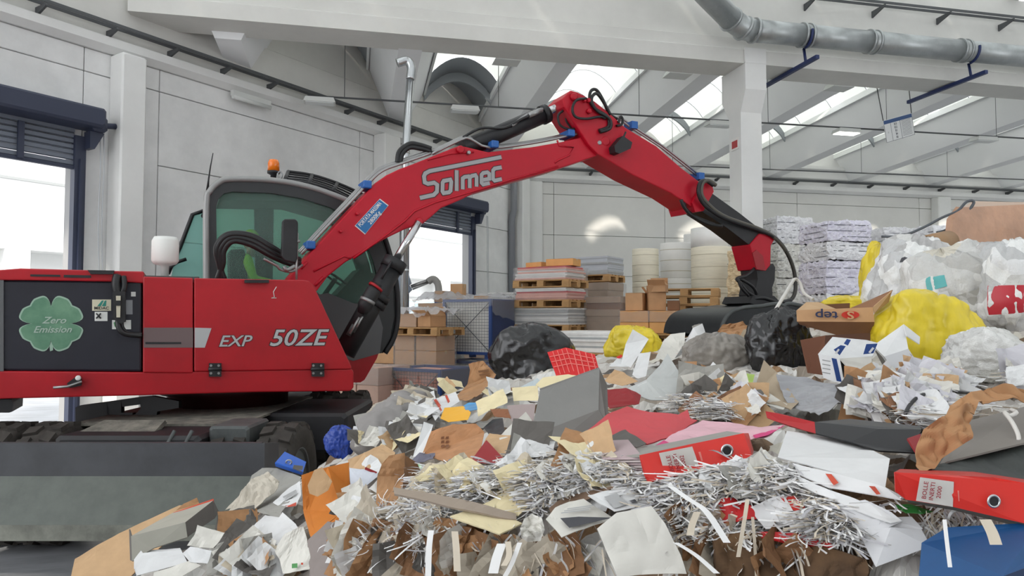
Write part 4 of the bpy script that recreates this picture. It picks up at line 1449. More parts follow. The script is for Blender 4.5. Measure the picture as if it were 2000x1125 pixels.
for sgn in (-1, 1):
    wr = J(.30, .18, .20 * sgn)
    hj = [(wr, .032), (wr + pf * .06, (.04, .02))]
    he = [(0, 1)]
    for q_ in range(4):
        b_ = wr + pf * .10 + pr * (.03 - .02 * q_)
        hj += [(b_, .011), (b_ + pf * .04 - pu * .01, .009), (b_ + pf * .06 - pu * .035, .008)]
        o_ = 2 + 3 * q_
        he += [(1, o_), (o_, o_ + 1), (o_ + 1, o_ + 2)]
    hj += [(wr + pf * .05 + pr * .045 * sgn, .011), (wr + pf * .09 + pr * .055 * sgn - pu * .01, .009)]
    he += [(0, 14), (14, 15)]
    hn = skin_figure('hand', hj, he, mat('skin_tone', (176, 128, 102), .6), 0, 1)
    hn.parent = op

# ================================================================ stacks at the back of the hall
R45 = math.radians(-45)
M_WOOD = mat('pallet_wood', (186, 146, 98), .8, var=.2, scale=3, stretch=(1, 6, 6))
M_CARD = mat('carton', (204, 160, 118), .8, var=.07, scale=4)
M_CARDO = mat('orange_carton', (228, 172, 108), .8, var=.06, scale=4)
M_CARDD = mat('dark_carton', (138, 98, 70), .8, var=.08, scale=4)
M_CARDI = mat('carton_inside', (122, 86, 62), .9)
M_TAPE = mat('parcel_tape', (206, 176, 132), .3)
M_PAPW = mat('paper_white', (240, 239, 236), .85, var=.05, scale=9)
M_PAPP = mat('paper_pink', (236, 176, 160), .85, var=.08, scale=9)
M_PAPR = mat('paper_red', (208, 52, 56), .8)
M_PAPG = mat('paper_grey', (176, 178, 178), .85, var=.08, scale=9)
M_PAPB = mat('paper_brown', (178, 152, 128), .85, var=.1, scale=6)
M_CAGE = mat('cage_blue', (38, 72, 136), .5)
M_TARP = mat('tarp_navy', (44, 58, 96), .6, var=.15, scale=3)
M_MESH = mat('wire_dark', (88, 92, 98), .5, metal=.3)
def film_mat(name, tint, alpha):
    m = glass_mat(name, tint, alpha, .18)
    return m
M_FILM = film_mat('clear_film', (242, 242, 242), .16)

def corner_place(px, d, w, dp, rot):
    """root location so that the front right bottom corner sits at pixel column px, forward depth d"""
    p = P(px, 622, d)
    o = Matrix.Rotation(rot, 3, 'Z') @ Vector((w / 2, -dp / 2, 0))
    return Vector((p.x - o.x, p.y - o.y, 0))

def hgt(py, d):
    return CAM.z + ray(1000, py).z * d

# ---- pallets
def make_pallet():
    r = thing('pallet', 'wooden pallet', 'pallet')
    for yy in (-.36, 0, .36):
        m = MB(); m.box((-.6, yy - .05, 0), (.6, yy + .05, .022)); m.build('bottom_board', M_WOOD, r)
        for xx in (-.53, 0, .53):
            m = MB(); m.box((xx - .07, yy - .05 if yy else -.07, .022), (xx + .07, yy + .05 if yy else .07, .10)); m.build('block', M_WOOD, r)
    for xx in (-.53, 0, .53):
        m = MB(); m.box((xx - .07, -.4, .10), (xx + .07, .4, .122)); m.build('cross_board', M_WOOD, r)
    for yy in (-.33, -.165, 0, .165, .33):
        m = MB(); m.box((-.6, yy - .07 if abs(yy) > .3 else yy - .05, .122), (.6, yy + .07 if abs(yy) > .3 else yy + .05, .144)); m.build('deck_board', M_WOOD, r)
    return r
PAL0 = make_pallet()
_pal_used = [False]
def pallet(loc, rot, label, group=None):
    o = PAL0 if not _pal_used[0] else copy_tree(PAL0)
    _pal_used[0] = True
    o.location = loc
    o.rotation_euler = (0, 0, rot)
    o['label'] = label
    if group: o['group'] = group
    return o

# ---- layered paper stack, one lofted mesh
def paper_stack(name, label, cat, loc, rot, w, d, h, mats, seed=0, layer=.03, jit=.012, group=None, film=False, taper=0.0):
    rr = random.Random(seed)
    n = max(3, int(h / layer))
    root = thing(name, label, cat, loc, rot, group)
    m = MB()
    vs, fs, mi = [], [], []
    for k in range(n):
        z0, z1 = h * k / n, h * (k + .92) / n
        jx, jy = rr.uniform(-jit, jit), rr.uniform(-jit, jit)
        tp = 1 - taper * (k / n) ** 2
        for z, s in ((z0, 1 - rr.uniform(0, .012)), (z1, 1 - rr.uniform(0, .012))):
            for sx, sy in ((-1, -1), (1, -1), (1, 1), (-1, 1)):
                vs.append((jx + sx * w / 2 * s * tp, jy + sy * d / 2 * s * tp, z))
    R = 2 * n
    for k in range(R - 1):
        for q in range(4):
            fs.append((k * 4 + q, k * 4 + (q + 1) % 4, (k + 1) * 4 + (q + 1) % 4, (k + 1) * 4 + q))
    lay_m = [rr.randrange(len(mats)) for _ in range(n)]
    for i, f in enumerate(fs):
        m.cur = lay_m[min(n - 1, (i // 4) // 2)]
        m.add([], [])
        m.f.append(f); m.sm.append(False); m.mi.append(m.cur)
    m.v = vs
    m.f.append((3, 2, 1, 0)); m.sm.append(False); m.mi.append(0)
    m.f.append(tuple(range(4 * R - 4, 4 * R))); m.sm.append(False); m.mi.append(lay_m[-1])
    m.build('layers', mats, root, local=True)
    if film:
        add_film(root, w + .05, d + .05, 0, h + .004, seed)
    return root

def add_film(root, w, d, z0, z1, seed, mat_=None):
    rr = random.Random(seed + 99)
    m = MB()
    K, L = 24, 7
    per = []
    for k in range(K):
        t = k / K * 4
        s = int(t); f = t - s
        c = [(-1, -1), (1, -1), (1, 1), (-1, 1), (-1, -1)]
        per.append(((c[s][0] * (1 - f) + c[s + 1][0] * f), (c[s][1] * (1 - f) + c[s + 1][1] * f)))
    vs = []
    for l in range(L):
        z = z0 + (z1 - z0) * l / (L - 1)
        for (x, y) in per:
            j = 1 + rr.uniform(-.004, .03)
            vs.append((x * w / 2 * j, y * d / 2 * j, z - rr.uniform(.0, .03) * (l > 0)))
    fs = [(l * K + k, l * K + (k + 1) % K, (l + 1) * K + (k + 1) % K, (l + 1) * K + k) for l in range(L - 1) for k in range(K)]
    vs.append((0, 0, z1 + .004))
    fs += [((L - 1) * K + k, (L - 1) * K + (k + 1) % K, len(vs) - 1) for k in range(K)]
    m.add(vs, fs)
    m.build('stretch_film', mat_ or M_FILM, root, local=True)

# ---- cartons
def carton(label, loc, rot, w, d, h, m_=None, group=None, tape=True, film=False, name='carton'):
    m_ = m_ or M_CARD
    r = thing(name, label, 'box', loc, rot, group)
    m = MB(); m.box((-w / 2, -d / 2, 0), (w / 2, d / 2, h), bev=.006); m.build('body', m_, r, local=True)
    if tape:
        m = MB(); m.box((-w / 2 - .002, -.03, h * .8), (w / 2 + .002, .03, h + .002)); m.build('tape', M_TAPE, r, local=True)
        for s in (-1, 1):
            m = MB(); m.box((-w / 2, min(s * .004, s * (d / 2 - .0)), h), (w / 2, max(s * .004, s * d / 2), h + .003)); m.build('flap', m_, r, local=True)
    if film:
        add_film(r, w + .03, d + .03, 0, h + .01, int(w * 1000))
    return r

def open_carton(label, loc, rot, w, d, h, m_=None, tilt=(0, 0), group=None, fl=(1.2, 1.9, 1.0, 2.2)):
    m_ = m_ or M_CARD
    r = thing('open_carton', label, 'box', loc, rot, group)
    r.rotation_euler = (tilt[0], tilt[1], rot)
    t = .006
    m = MB(); m.box((-w / 2, -d / 2, 0), (w / 2, d / 2, t)); m.build('bottom', M_CARDI, r, local=True)
    for nm, lo, hi in (('front', (-w / 2, -d / 2, 0), (w / 2, -d / 2 + t, h)), ('back', (-w / 2, d / 2 - t, 0), (w / 2, d / 2, h)), ('side', (-w / 2, -d / 2, 0), (-w / 2 + t, d / 2, h)), ('side', (w / 2 - t, -d / 2, 0), (w / 2, d / 2, h))):
        m = MB(); m.box(lo, hi); m.build(nm + '_panel', m_, r, local=True)
    for k, (px_, py_, ang_) in enumerate(((0, -d / 2, 0), (w / 2, 0, 1), (0, d / 2, 2), (-w / 2, 0, 3))):
        L = w if k % 2 == 0 else d
        H = min(w, d) * .48
        Rm = Matrix.Translation((px_, py_, h)) @ Matrix.Rotation(math.pi / 2 * ang_, 4, 'Z') @ Matrix.Rotation(fl[k] - math.pi / 2, 4, 'X')
        m = MB(Rm)
        m.box((-L / 2 + .004, -t, 0), (L / 2 - .004, 0, H)); m.build('flap', m_, r, local=True)
    return r

# ---- wire cages
def make_cage(label, loc, rot, w=1.05, d=.85, h=1.12, fill=M_PAPW, group=None):
    r = thing('mesh_cage', label, 'cage', loc, rot, group)
    def loc_part(nm, m_, mb): return mb.build(nm, m_, r, local=True)
    for sx in (-1, 1):
        for sy in (-1, 1):
            m = MB(); m.box((sx * w / 2 - .025, sy * d / 2 - .025, .12), (sx * w / 2 + .025, sy * d / 2 + .025, h)); loc_part('corner_post', M_CAGE, m)
            m = MB(); m.box((sx * (w / 2 - .08) - .05, sy * (d / 2 - .05) - .05, 0), (sx * (w / 2 - .08) + .05, sy * (d / 2 - .05) + .05, .12)); loc_part('foot', M_CAGE, m)
    for sy in (-1, 1):
        for z in (.10, h - .05):
            m = MB(); m.box((-w / 2, sy * d / 2 - .02, z), (w / 2, sy * d / 2 + .02, z + .05)); loc_part('rail', M_CAGE, m)
    for sx in (-1, 1):
        for z in (.10, h - .05):
            m = MB(); m.box((sx * w / 2 - .02, -d / 2, z), (sx * w / 2 + .02, d / 2, z + .05)); loc_part('rail', M_CAGE, m)
    m = MB()
    n = 17
    for k in range(1, n):
        x = -w / 2 + w * k / n
        m.tube([(x, -d / 2 - .01, .15), (x, -d / 2 - .01, h - .05)], .003, 4)
    nz_ = 17
    for k in range(1, nz_):
        z = .15 + (h - .2) * k / nz_
        m.tube([(-w / 2, -d / 2 - .012, z), (w / 2, -d / 2 - .012, z)], .003, 4)
    loc_part('wire_mesh', M_MESH, m)['kind'] = 'stuff'
    for a, b in (((-w / 2, .15), (w / 2, h - .05)), ((w / 2, .15), (-w / 2, h - .05))):
        m = MB(); m.tube([(a[0], -d / 2 - .02, a[1]), (b[0], -d / 2 - .02, b[1])], .007, 5); loc_part('brace', M_MESH, m)
    m = MB(); m.box((-w / 2 + .04, -d / 2 + .03, .14), (w / 2 - .04, d / 2 - .04, h - .04)); loc_part('paper_fill', fill, m)
    m = MB(); m.box((w / 2 + .02, -d / 2 + .02, .16), (w / 2 + .03, d / 2 - .02, h - .02)); loc_part('side_tarp', M_TARP, m)
    # film laid over the top, hanging on both visible sides
    rr = random.Random(int(w * 997 + loc[0] * 31))
    m = MB()
    nx = 12
    vs, fs = [], []
    for i in range(nx + 1):
        x = -w / 2 - .03 + (w + .10) * i / nx
        hang = .10 + rr.uniform(0, .16)
        vs += [(x, d / 2 + .03, h + .02), (x, -d / 2 - .03, h + .03 + rr.uniform(0, .02)), (x, -d / 2 - .045 + rr.uniform(-.01, .01), h - hang)]
    for i in range(nx):
        for q in range(2):
            fs.append((3 * i + q, 3 * i + q + 1, 3 * i + q + 4, 3 * i + q + 3))
    m.add(vs, fs)
    loc_part('film_cover', M_FILM, m)
    m = MB()
    vs, fs = [], []
    for i in range(9):
        y = -d / 2 - .03 + (d + .05) * i / 8
        vs += [(w / 2 + .05, y, h + .03), (w / 2 + .055 + rr.uniform(0, .015), y, h - .22 - .2 * i / 8 - rr.uniform(0, .1))]
    fs = [(2 * i, 2 * i + 2, 2 * i + 3, 2 * i + 1) for i in range(8)]
    m.add(vs, fs); loc_part('film_cover', M_FILM, m)
    return r

w_, d_ = 1.05, .85
make_cage('blue mesh cage of white paper with dark tarp side, stacked on another cage', corner_place(958, 13.0, w_, d_, R45) + UP * 1.14, R45)
make_cage('blue mesh cage standing under the stacked cage of white paper', corner_place(958, 13.0, w_, d_, R45), R45)
make_cage('blue mesh cage of pinkish paper on the floor beside wrapped cartons', corner_place(862, 11.0, w_, d_, R45), R45, w=1.0, fill=M_PAPP)

# ---- tall pallet stack with red and white paper
B = corner_place(1111, 13.0, 1.2, .8, R45)
H = lambda y, d=13.0: hgt(y, d)
z = 0
carton_g = None
pallet(B, R45, 'pallet on the floor under the tall red and white paper stack')
paper_stack('paper_stack', 'white flat paper stack, lowest load of the tall pallet tower', 'paper stack', B + UP * .146, R45, 1.12, .74, H(634) - .146 - .15, [M_PAPW, M_PAPG, M_PAPW], 1)
za = H(634) - .148
pallet(B + UP * za, R45, 'pallet between white paper and grey film-wrapped paper in the tall tower')
paper_stack('paper_stack', 'grey and white film-wrapped paper load in the middle of the tall tower', 'paper stack', B + UP * (za + .146), R45, 1.16, .78, H(600) - za - .156, [M_PAPG, M_PAPW, M_PAPG], 2, film=True)
zb = H(600)
pallet(B + UP * zb, R45, 'pallet with open slots under the lower red and white load')
paper_stack('paper_stack', 'red and white paper load with a bright red bottom, tied with string', 'paper stack', B + UP * (zb + .146), R45, 1.1, .76, H(560) - zb - .156, [M_PAPW, M_PAPR, M_PAPW, M_PAPP], 3, jit=.02, film=True)
zc_ = H(560)
pallet(B + UP * zc_, R45, 'pallet under the topmost red and white load')
paper_stack('paper_stack', 'topmost red and white paper load bulging under clear film', 'paper stack', B + UP * (zc_ + .146), R45, 1.1, .76, H(517) - zc_ - .156, [M_PAPW, M_PAPR, M_PAPW, M_PAPP, M_PAPP], 4, jit=.025, film=True, taper=.08)
rot45 = Matrix.Rotation(R45, 3, 'Z')
carton('flat brown carton lying on top of the red and white tower', B + UP * H(516) + rot45 @ Vector((.25, .05, 0)), R45 + .1, .55, .4, .13, M_CARDO)
carton('second flat brown carton on top of the red and white tower, against the film', B + UP * H(516) + rot45 @ Vector((-.3, .05, 0)), R45 - .2, .4, .3, .09, M_CARDO)
# grey stack behind, brown wrapped load beneath
B2 = corner_place(1190, 14.6, 1.2, .8, R45)
zt = hgt(547, 14.6)
paper_stack('wrapped_load', 'brown film-wrapped load of cartons under the grey flat-sheet stack', 'wrapped load', B2, R45, 1.15, .8, zt - .03, [M_PAPB, M_CARD, M_PAPB], 6, layer=.16, jit=.03, film=True)
pallet(B2 + UP * (zt - .02), R45, 'pallet under the grey flat-sheet stack')
paper_stack('paper_stack', 'neat grey stack of flat sheets with a white paper slip', 'paper stack', B2 + UP * (zt + .126), R45, 1.15, .8, hgt(499, 14.6) - zt - .126, [M_PAPG, mat('paper_bluegrey', (190, 194, 200), .8), M_PAPG], 7, layer=.04)
B3 = corner_place(1214, 13.2, .72, .6, R45)
paper_stack('wrapped_load', 'brown film-wrapped stack of paper beside the orange cartons', 'wrapped load', B3, R45, .72, .6, hgt(578, 13.2), [M_PAPB, M_CARD, M_CARDD, M_PAPB], 8, layer=.12, jit=.03, film=True)
# white flat stack in front
B4 = corner_place(1196, 10.2, 1.0, .7, R45)
pallet(B4 + UP * (hgt(690, 10.2) - .15), R45, 'pallet under the white flat stack behind the red grid folder')
carton('large plain carton under the pallet behind the red grid folder', B4, R45, 1.0, .7, hgt(690, 10.2) - .155)
paper_stack('paper_stack', 'white flat stack of loose sheets behind the red grid folder', 'paper stack', B4 + UP * hgt(690, 10.2), R45, .85, .6, hgt(647, 10.2) - hgt(690, 10.2), [M_PAPW, M_PAPW, M_PAPG], 11, jit=.02)
# orange cartons
OD = 11.8
zo = hgt(652, OD)
pO = corner_place(1326, OD, 1.0, .55, R45 + .18)
carton('plain carton base under the two rows of orange cartons', pO, R45 + .18, 1.0, .55, zo - .152, M_CARD)
pallet(pO + UP * (zo - .148), R45 + .18, 'pallet under the orange cartons')
rO = Matrix.Rotation(R45 + .18, 3, 'Z')
for r_, (za_, zb_) in enumerate(((zo, hgt(630, OD)), (hgt(629, OD), hgt(607, OD)))):
    for c_, cx in enumerate((-.25, .25)):
        carton('orange-brown carton, %s row, %s' % (('lower', 'upper')[r_], ('on the side of the wrapped stacks', 'on the side of the wooden pallets')[c_]), pO + UP * za_ + rO @ Vector((cx, 0, 0)), R45 + .18, .49, .5, zb_ - za_, M_CARDO, film=(r_ == 1))
ztop = hgt(606, OD)
carton('upright brown carton on the orange cartons with white paper on its lid', pO + UP * ztop + rO @ Vector((-.27, 0.02, 0)), R45 + .12, .30, .3, .30, M_CARD)
open_carton('open brown carton with raised flaps on the orange cartons', pO + UP * (ztop + .0) + rO @ Vector((.06, .08, 0)), R45 + .5, .30, .28, .30, M_CARD, fl=(1.7, .8, 1.5, 2.2))
open_carton('tilted open brown carton leaning over the other open carton', pO + UP * (ztop + .31) + rO @ Vector((.10, .05, 0)), R45 + .2, .30, .28, .12, M_CARD, fl=(2.4, .9, 1.4, .6))
carton('small grey-brown carton at the end of the orange cartons', pO + UP * ztop + rO @ Vector((.38, -.05, 0)), R45 + .3, .2, .25, .16, M_CARDD)
# wooden pallet pile
PD = 12.6
pP = corner_place(1402, PD, 1.2, .8, R45 + .2)
zp = hgt(562, PD)
npal = 7
carton('large closed carton under the pile of empty pallets', pP, R45 + .2, 1.1, .75, zp - npal * .146 - .004, M_CARDD)
for k in range(npal):
    pallet(pP + UP * (zp - (npal - k) * .146) + Vector((RND.uniform(-.02, .02), RND.uniform(-.02, .02), 0)), R45 + .2 + RND.uniform(-.05, .05), ('topmost' if k == npal - 1 else 'empty') + ' wooden pallet in the pile of empty pallets below the stick', 'pile of empty pallets' if k < npal - 1 else None)
# ---- paper rolls
M_ROLLC = mat('cream_roll', (238, 231, 210), .8, var=.05, scale=3, stretch=(1, 1, 8))
M_ROLLW = mat('white_roll', (244, 243, 240), .75, var=.03, scale=3)
def roll(px0, px1, ytop, d, label, m_, z0):
    r = (px1 - px0) / 2 / FPX * d
    p = P((px0 + px1) / 2, 622, d)
    h = hgt(ytop, d) - z0
    root = thing('paper_roll', label, 'paper roll', (p.x, p.y, z0))
    m = MB(); f = frame((p.x, p.y, z0), Vector((1, 0, 0)), Vector((0, 1, 0)), UP)
    m.lathe([(r * .98, 0), (r, .02), (r, h - .02), (r * .985, h), (.06, h), (.05, h - .06)], f, 36); m.build('roll_body', m_, root)
    for k in range(3):
        m = MB(); zz = h * (.2 + .3 * k); m.lathe([(r + .002, zz), (r + .004, zz + .006), (r + .002, zz + .012)], f, 36, cap=False); m.build('wrap_seam', mat('wrap_seam', (196, 186, 160), .8), root)
    return z0 + h
def roll_pile(px0, px1, d, ys, labels, mats):
    z = 0
    ytops = list(ys)
    for y, l, m_ in zip(ytops, labels, mats):
        z = roll(px0, px1, y, d, l, m_, z)
roll_pile(1236, 1287, 16.0, (600, 552, 487), ('cream paper roll at the foot of the slim roll column', 'cream paper roll in the middle of the slim column by the wrapped stacks', 'slim cream paper roll with a torn corner, top of its column'), (M_ROLLC,) * 3)
roll_pile(1352, 1430, 15.4, (620, 563, 484), ('wide cream roll at the foot of the broad roll column', 'wide cream roll behind the pallet pile', 'wide cream roll with torn wrapper under the white roll'), (M_ROLLC,) * 3)
p_ = P(1387, 622, 15.4)
r_ = 35 / FPX * 15.4
rt = thing('paper_roll', 'smooth white roll on top of the wide cream roll', 'paper roll', (p_.x, p_.y, hgt(484, 15.4)))
m = MB(); m.lathe([(r_, 0), (r_, hgt(447, 15.4) - hgt(484, 15.4)), (.06, hgt(447, 15.4) - hgt(484, 15.4)), (.05, .3)], frame(rt.location, Vector((1, 0, 0)), Vector((0, 1, 0)), UP), 36); m.build('roll_body', M_ROLLW, rt)
roll_pile(1291, 1353, 16.8, (600, 545, 476), ('white roll at the foot of the film-wrapped column', 'white roll under the film-wrapped roll', 'film-wrapped white roll beside the white and cream rolls'), (M_ROLLW,) * 3)
roll_pile(1337, 1362, 18.2, (560, 458), ('narrow white roll standing behind the other rolls', 'upper narrow white roll peeping out behind the white roll'), (M_ROLLW,) * 2)
roll_pile(1424, 1470, 18.0, (560, 455), ('pale roll at the back under the black stick extension', 'upper pale roll at the back under the black stick extension'), (M_ROLLW,) * 2)
m = MB()
q = P(1288, 523, 15.0); m.add([q, P(1276, 522, 15.1), P(1283, 508, 15.3), P(1290, 514, 15.2)], [(0, 1, 2, 3)])
# ---- bales of shredded paper
def bale_mat(name, c1, c2):
    if name in MATS: return MATS[name]
    m = mat(name, c1, .9, col2=c2, scale=14, bump=.9, bscale=26, stretch=(1, 1, 1.6), contrast=.7)
    return m
M_BALE = bale_mat('shredded_white', (222, 221, 226), (248, 248, 249))
M_BALEL = bale_mat('shredded_lilac', (214, 209, 230), (242, 241, 248))
M_BALEM = bale_mat('shredded_mixed', (212, 209, 200), (244, 243, 238))
M_BALEB = bale_mat('crumpled_kraft', (196, 168, 128), (232, 214, 180))
def bale(label, loc, rot, w, d, h, m_, seed, rough=.035, group=None, name='paper_bale', straps=True):
    root = thing(name, label, 'paper bale', loc, rot, group)
    m = MB()
    n = 22
    V = {}
    vs, fs = [], []
    def vid(p):
        k = tuple(round(q, 4) for q in p)
        if k not in V:
            V[k] = len(vs)
            c = Vector(p)
            nv = noise.noise_vector(c * 5.0 + Vector((seed * 3.1, 0, 0))) * rough + noise.noise_vector(c * 15 + Vector((0, seed, 0))) * rough * .9
            rnd_ = Vector((c.x * (1 - .05 * (abs(c.z / h * 2 - 1)) ** 6), c.y * (1 - .05 * (abs(c.z / h * 2 - 1)) ** 6), c.z))
            q = rnd_ + nv
            q.z = min(max(q.z, 0.0), h + .03)
            vs.append(q)
        return V[k]
    def side(o, u, v, nu, nv_):
        for i in range(nu):
            for j in range(nv_):
                a = o + u * (i / nu) + v * (j / nv_)
                fs.append((vid(a), vid(a + u / nu), vid(a + u / nu + v / nv_), vid(a + v / nv_)))
    X, Y, Z = Vector((w, 0, 0)), Vector((0, d, 0)), Vector((0, 0, h))
    o = Vector((-w / 2, -d / 2, 0))
    side(o, X, Z, n, n); side(o + Y, Z, X, n, n); side(o, Z, Y, n, n); side(o + X, Y, Z, n, n); side(o + Z, X, Y, n, n)
    m.add(vs, fs, False)
    m.build('bale_body', m_, root, local=True)
    if straps:
        for k in range(3):
            zz = h * (.22 + .28 * k)
            mm = MB(); a, b = w / 2 * .99, d / 2 * .99
            mm.tube([(-a, -b, zz), (a, -b, zz), (a, b, zz), (-a, b, zz)], .006, 4, closed=True); mm.build('strap', M_MESH, root, local=True)
    return root
def bale_column(px, d, rot, ws, dp, ys, labels, mats, seed):
    z = 0
    p = P(px, 622, d)
    for k, (y, l, m_) in enumerate(zip(ys, labels, mats)):
        zt_ = hgt(y, d)
        bale(l, (p.x + RND.uniform(-.03, .03), p.y, z), rot + RND.uniform(-.03, .03), ws, dp, zt_ - z - .01, m_, seed + k)
        z = zt_
bale_column(1632, 14.2, math.radians(-2), .95, .95, (640, 576, 512, 476, 436), ('shredded paper bale at the foot of the lilac-topped bale column', 'second shredded bale up in the lilac-topped column', 'pale blue-white shredded bale in the lilac-topped column', 'white shredded bale below the lilac bale', 'lilac-tinted shredded bale topping the tall bale column'), (M_BALE, M_BALE, M_BALEL, M_BALE, M_BALEL), 11)
bale_column(1530, 16.5, math.radians(5), .95, .95, (600, 545, 480, 428), ('mixed shredded bale at the foot of the column behind the grab hoses', 'mixed shredded bale second in the column behind the grab hoses', 'mixed shredded bale third in the column behind the grab hoses', 'white ragged bale topping the column behind the grab hoses'), (M_BALEM, M_BALEM, M_BALEM, M_BALE), 31)
bale_column(1742, 16.0, math.radians(-2), .92, .8, (600, 545, 500, 448), ('ragged bale at the foot of the column by the back wall pillar', 'ragged bale second in the column by the back wall pillar', 'beige ragged bale under the white one by the back wall pillar', 'white ragged bale topping the column by the back wall pillar'), (M_BALEM, M_BALEM, M_BALEB, M_BALE), 51)
bale_column(1835, 15.4, math.radians(-2), .9, .8, (600, 545, 500, 444), ('shredded bale at the foot of the column beside the wrapped brown pack', 'shredded bale second in the column beside the wrapped brown pack', 'shredded bale third in the column beside the wrapped brown pack', 'white shredded bale topping the column beside the wrapped brown pack'), (M_BALE, M_BALEM, M_BALE, M_BALE), 71)
bale_column(1452, 14.4, R45, .5, .5, (600, 492), ('kraft paper bale under the crumpled kraft bale', 'crumpled cream kraft bale beside the cream rolls'), (M_BALEB, M_BALEB), 91)
# ---- clutter below the second door
D5 = 12.6
B5 = corner_place(852, D5, 1.0, .6, R45)
zz0 = hgt(716, D5)
carton('large carton base under the pallet of small cartons by the mesh cages', B5, R45, 1.0, .6, zz0 - .01, M_CARDD)
for r_ in range(2):
    for c_, cx in enumerate((-.25, .25)):
        carton('brown carton, %s row of the loaded pallet by the mesh cages, %s half' % (('bottom', 'top')[r_], ('door-side', 'cage-side')[c_]), B5 + UP * (zz0 + r_ * .27) + rot45 @ Vector((cx, 0, 0)), R45, .46, .55, .265, M_CARD, film=True)
zz1 = zz0 + .54
pallet(B5 + UP * zz1, R45, 'pallet resting on brown cartons beside the stacked cages')
carton('plain brown carton on the pallet, door side, under clear film', B5 + UP * (zz1 + .146) + rot45 @ Vector((-.25, .0, 0)), R45, .42, .4, .24, M_CARD, film=True)
open_carton('open brown carton with white label on the pallet beside the cages', B5 + UP * (zz1 + .146) + rot45 @ Vector((.2, -.05, 0)), R45 - .2, .36, .36, .2, M_CARD, fl=(2.5, 1.0, 1.2, 2.2))
D6 = 15.2
for px, w, h0, h1, lab in ((1000, 1.3, 0, 603, 'wide film-wrapped mound of boxes behind the stacked cages'), (885, 1.1, 0, 590, 'low film-wrapped mound of boxes in front of the far door')):
    B6 = corner_place(px, D6 + (1.0 if px < 900 else 0), w, .8, R45)
    paper_stack('wrapped_load', lab, 'wrapped load', B6, R45, w - .05, .8, hgt(h1, D6 + (1.0 if px < 900 else 0)), [M_PAPB, M_CARD, M_PAPG], px, layer=.2, jit=.04, film=True)
B6 = corner_place(1000, D6, 1.3, .8, R45)
paper_stack('wrapped_load', 'pale wrapped bundle lying on the wide mound behind the cages', 'wrapped load', B6 + UP * (hgt(603, D6) + .01) + rot45 @ Vector((.2, .1, 0)), R45, .8, .6, .35, [M_PAPG, M_PAPW], 5, jit=.03, film=True, taper=.15)
carton('light brown carton standing on the wrapped mound beside a pale bundle', B6 + UP * (hgt(603, D6) + .01) + rot45 @ Vector((-.15, -.35, 0)), R45 - .3, .3, .25, .27, M_CARD)
B7 = corner_place(885, D6 + 1.0, 1.1, .8, R45)
carton('tall brown carton standing on end before the far door jamb', B7 + UP * (hgt(590, D6 + 1.0) + .01) + rot45 @ Vector((.32, .1, 0)), R45 + .25, .3, .25, .42, M_CARD)
carton('small brown carton with white label under film above the stacked cage', B7 + UP * (hgt(590, D6 + 1.0) + .01) + rot45 @ Vector((.1, -.2, 0)), R45 - .1, .25, .3, .25, M_CARD, film=True)
# wrapped pale cartons left of the low cage
D8 = 11.2
B8 = corner_place(738, D8, .95, .8, R45)
for r_ in range(4):
    for c_, cx in enumerate((-.24, .24)):
        carton('pinkish carton, layer %s up, %s side of the wrapped pallet beyond the red cab base' % (('one', 'two', 'three', 'four')[r_], ('cab', 'cage')[c_]), B8 + UP * (r_ * .285) + rot45 @ Vector((cx, 0, 0)), R45, .46, .75, .28, mat('pink_carton', (214, 180, 162), .8, var=.05), tape=False, film=(r_ == 3))
B9 = corner_place(770, 14.0, .8, .7, R45)
for k, (h0, h1) in enumerate(((0, .6), (.61, 1.0), (1.01, 1.35), (1.36, 1.62))):
    carton('brown carton, level %s of the carton tower beside the cab guard' % ('one', 'two', 'three', 'four')[k], B9 + UP * h0 + Vector((RND.uniform(-.05, .05), RND.uniform(-.05, .05), 0)), R45 + RND.uniform(-.15, .15), .7 - .1 * k, .6 - .05 * k, h1 - h0, (M_CARD, M_CARDD, M_CARD, M_PAPG)[k])
bb = thing('blue_crate', 'blue plastic crate on the carton tower beside the cab guard', 'crate', B9 + UP * 1.63 + rot45 @ Vector((.0, .05, 0)), R45)
m = MB()
for lo, hi in (((-.25, -.2, 0), (.25, .2, .02)),): m.box(lo, hi)
m.build('crate_bottom', M_CAGE, bb, local=True)
for lo, hi in (((-.25, -.2, 0.02), (.25, -.18, .26)), ((-.25, .18, 0.02), (.25, .2, .26)), ((-.25, -.18, 0.02), (-.23, .18, .26)), ((.23, -.18, 0.02), (.25, .18, .26))):
    m = MB(); m.box(lo, hi); m.build('crate_wall', mat('crate_blue', (36, 92, 176), .4), bb, local=True)
# extraction arm by the far door
ea = thing('extraction_arm', 'grey-blue extraction arm with cone hood and ribbed elbow at the far door', 'duct', P(870, 640, 18.2))
M_EA = mat('extraction_grey', (150, 160, 176), .5)
ep = lambda x, y, d=18.2: P(x, y, d)
m = MB(); q = ep(789, 560); m.tube([ep(785, 530), ep(787, 545), ep(791, 560), ep(797, 566), ep(803, 562)], .1, 14, radii=[.16, .18, .19, .14, .06]); m.build('cone_hood', M_EA, ea)
m = MB(); m.tube([ep(803, 560), ep(840, 546)], .045, 8); m.build('arm_bar', M_PIPE, ea)
m = MB(); m.tube([ep(806, 565), ep(838, 552)], .025, 6); m.build('arm_bar', M_PIPE, ea)
m = MB(); m.tube(spline([ep(836, 550), ep(846, 545), ep(854, 552), ep(857, 566), ep(857, 592)], 5), .09, 14); m.build('ribbed_elbow', mat('ribbed_hose', (156, 154, 150), .6), ea)
m = MB(); m.tube([ep(852, 572, 18.1), ep(853, 640, 18.1), Vector((ep(853, 640, 18.1).x, ep(853, 640, 18.1).y, 0))], .05, 8); m.build('stand_post', M_CAGE, ea)

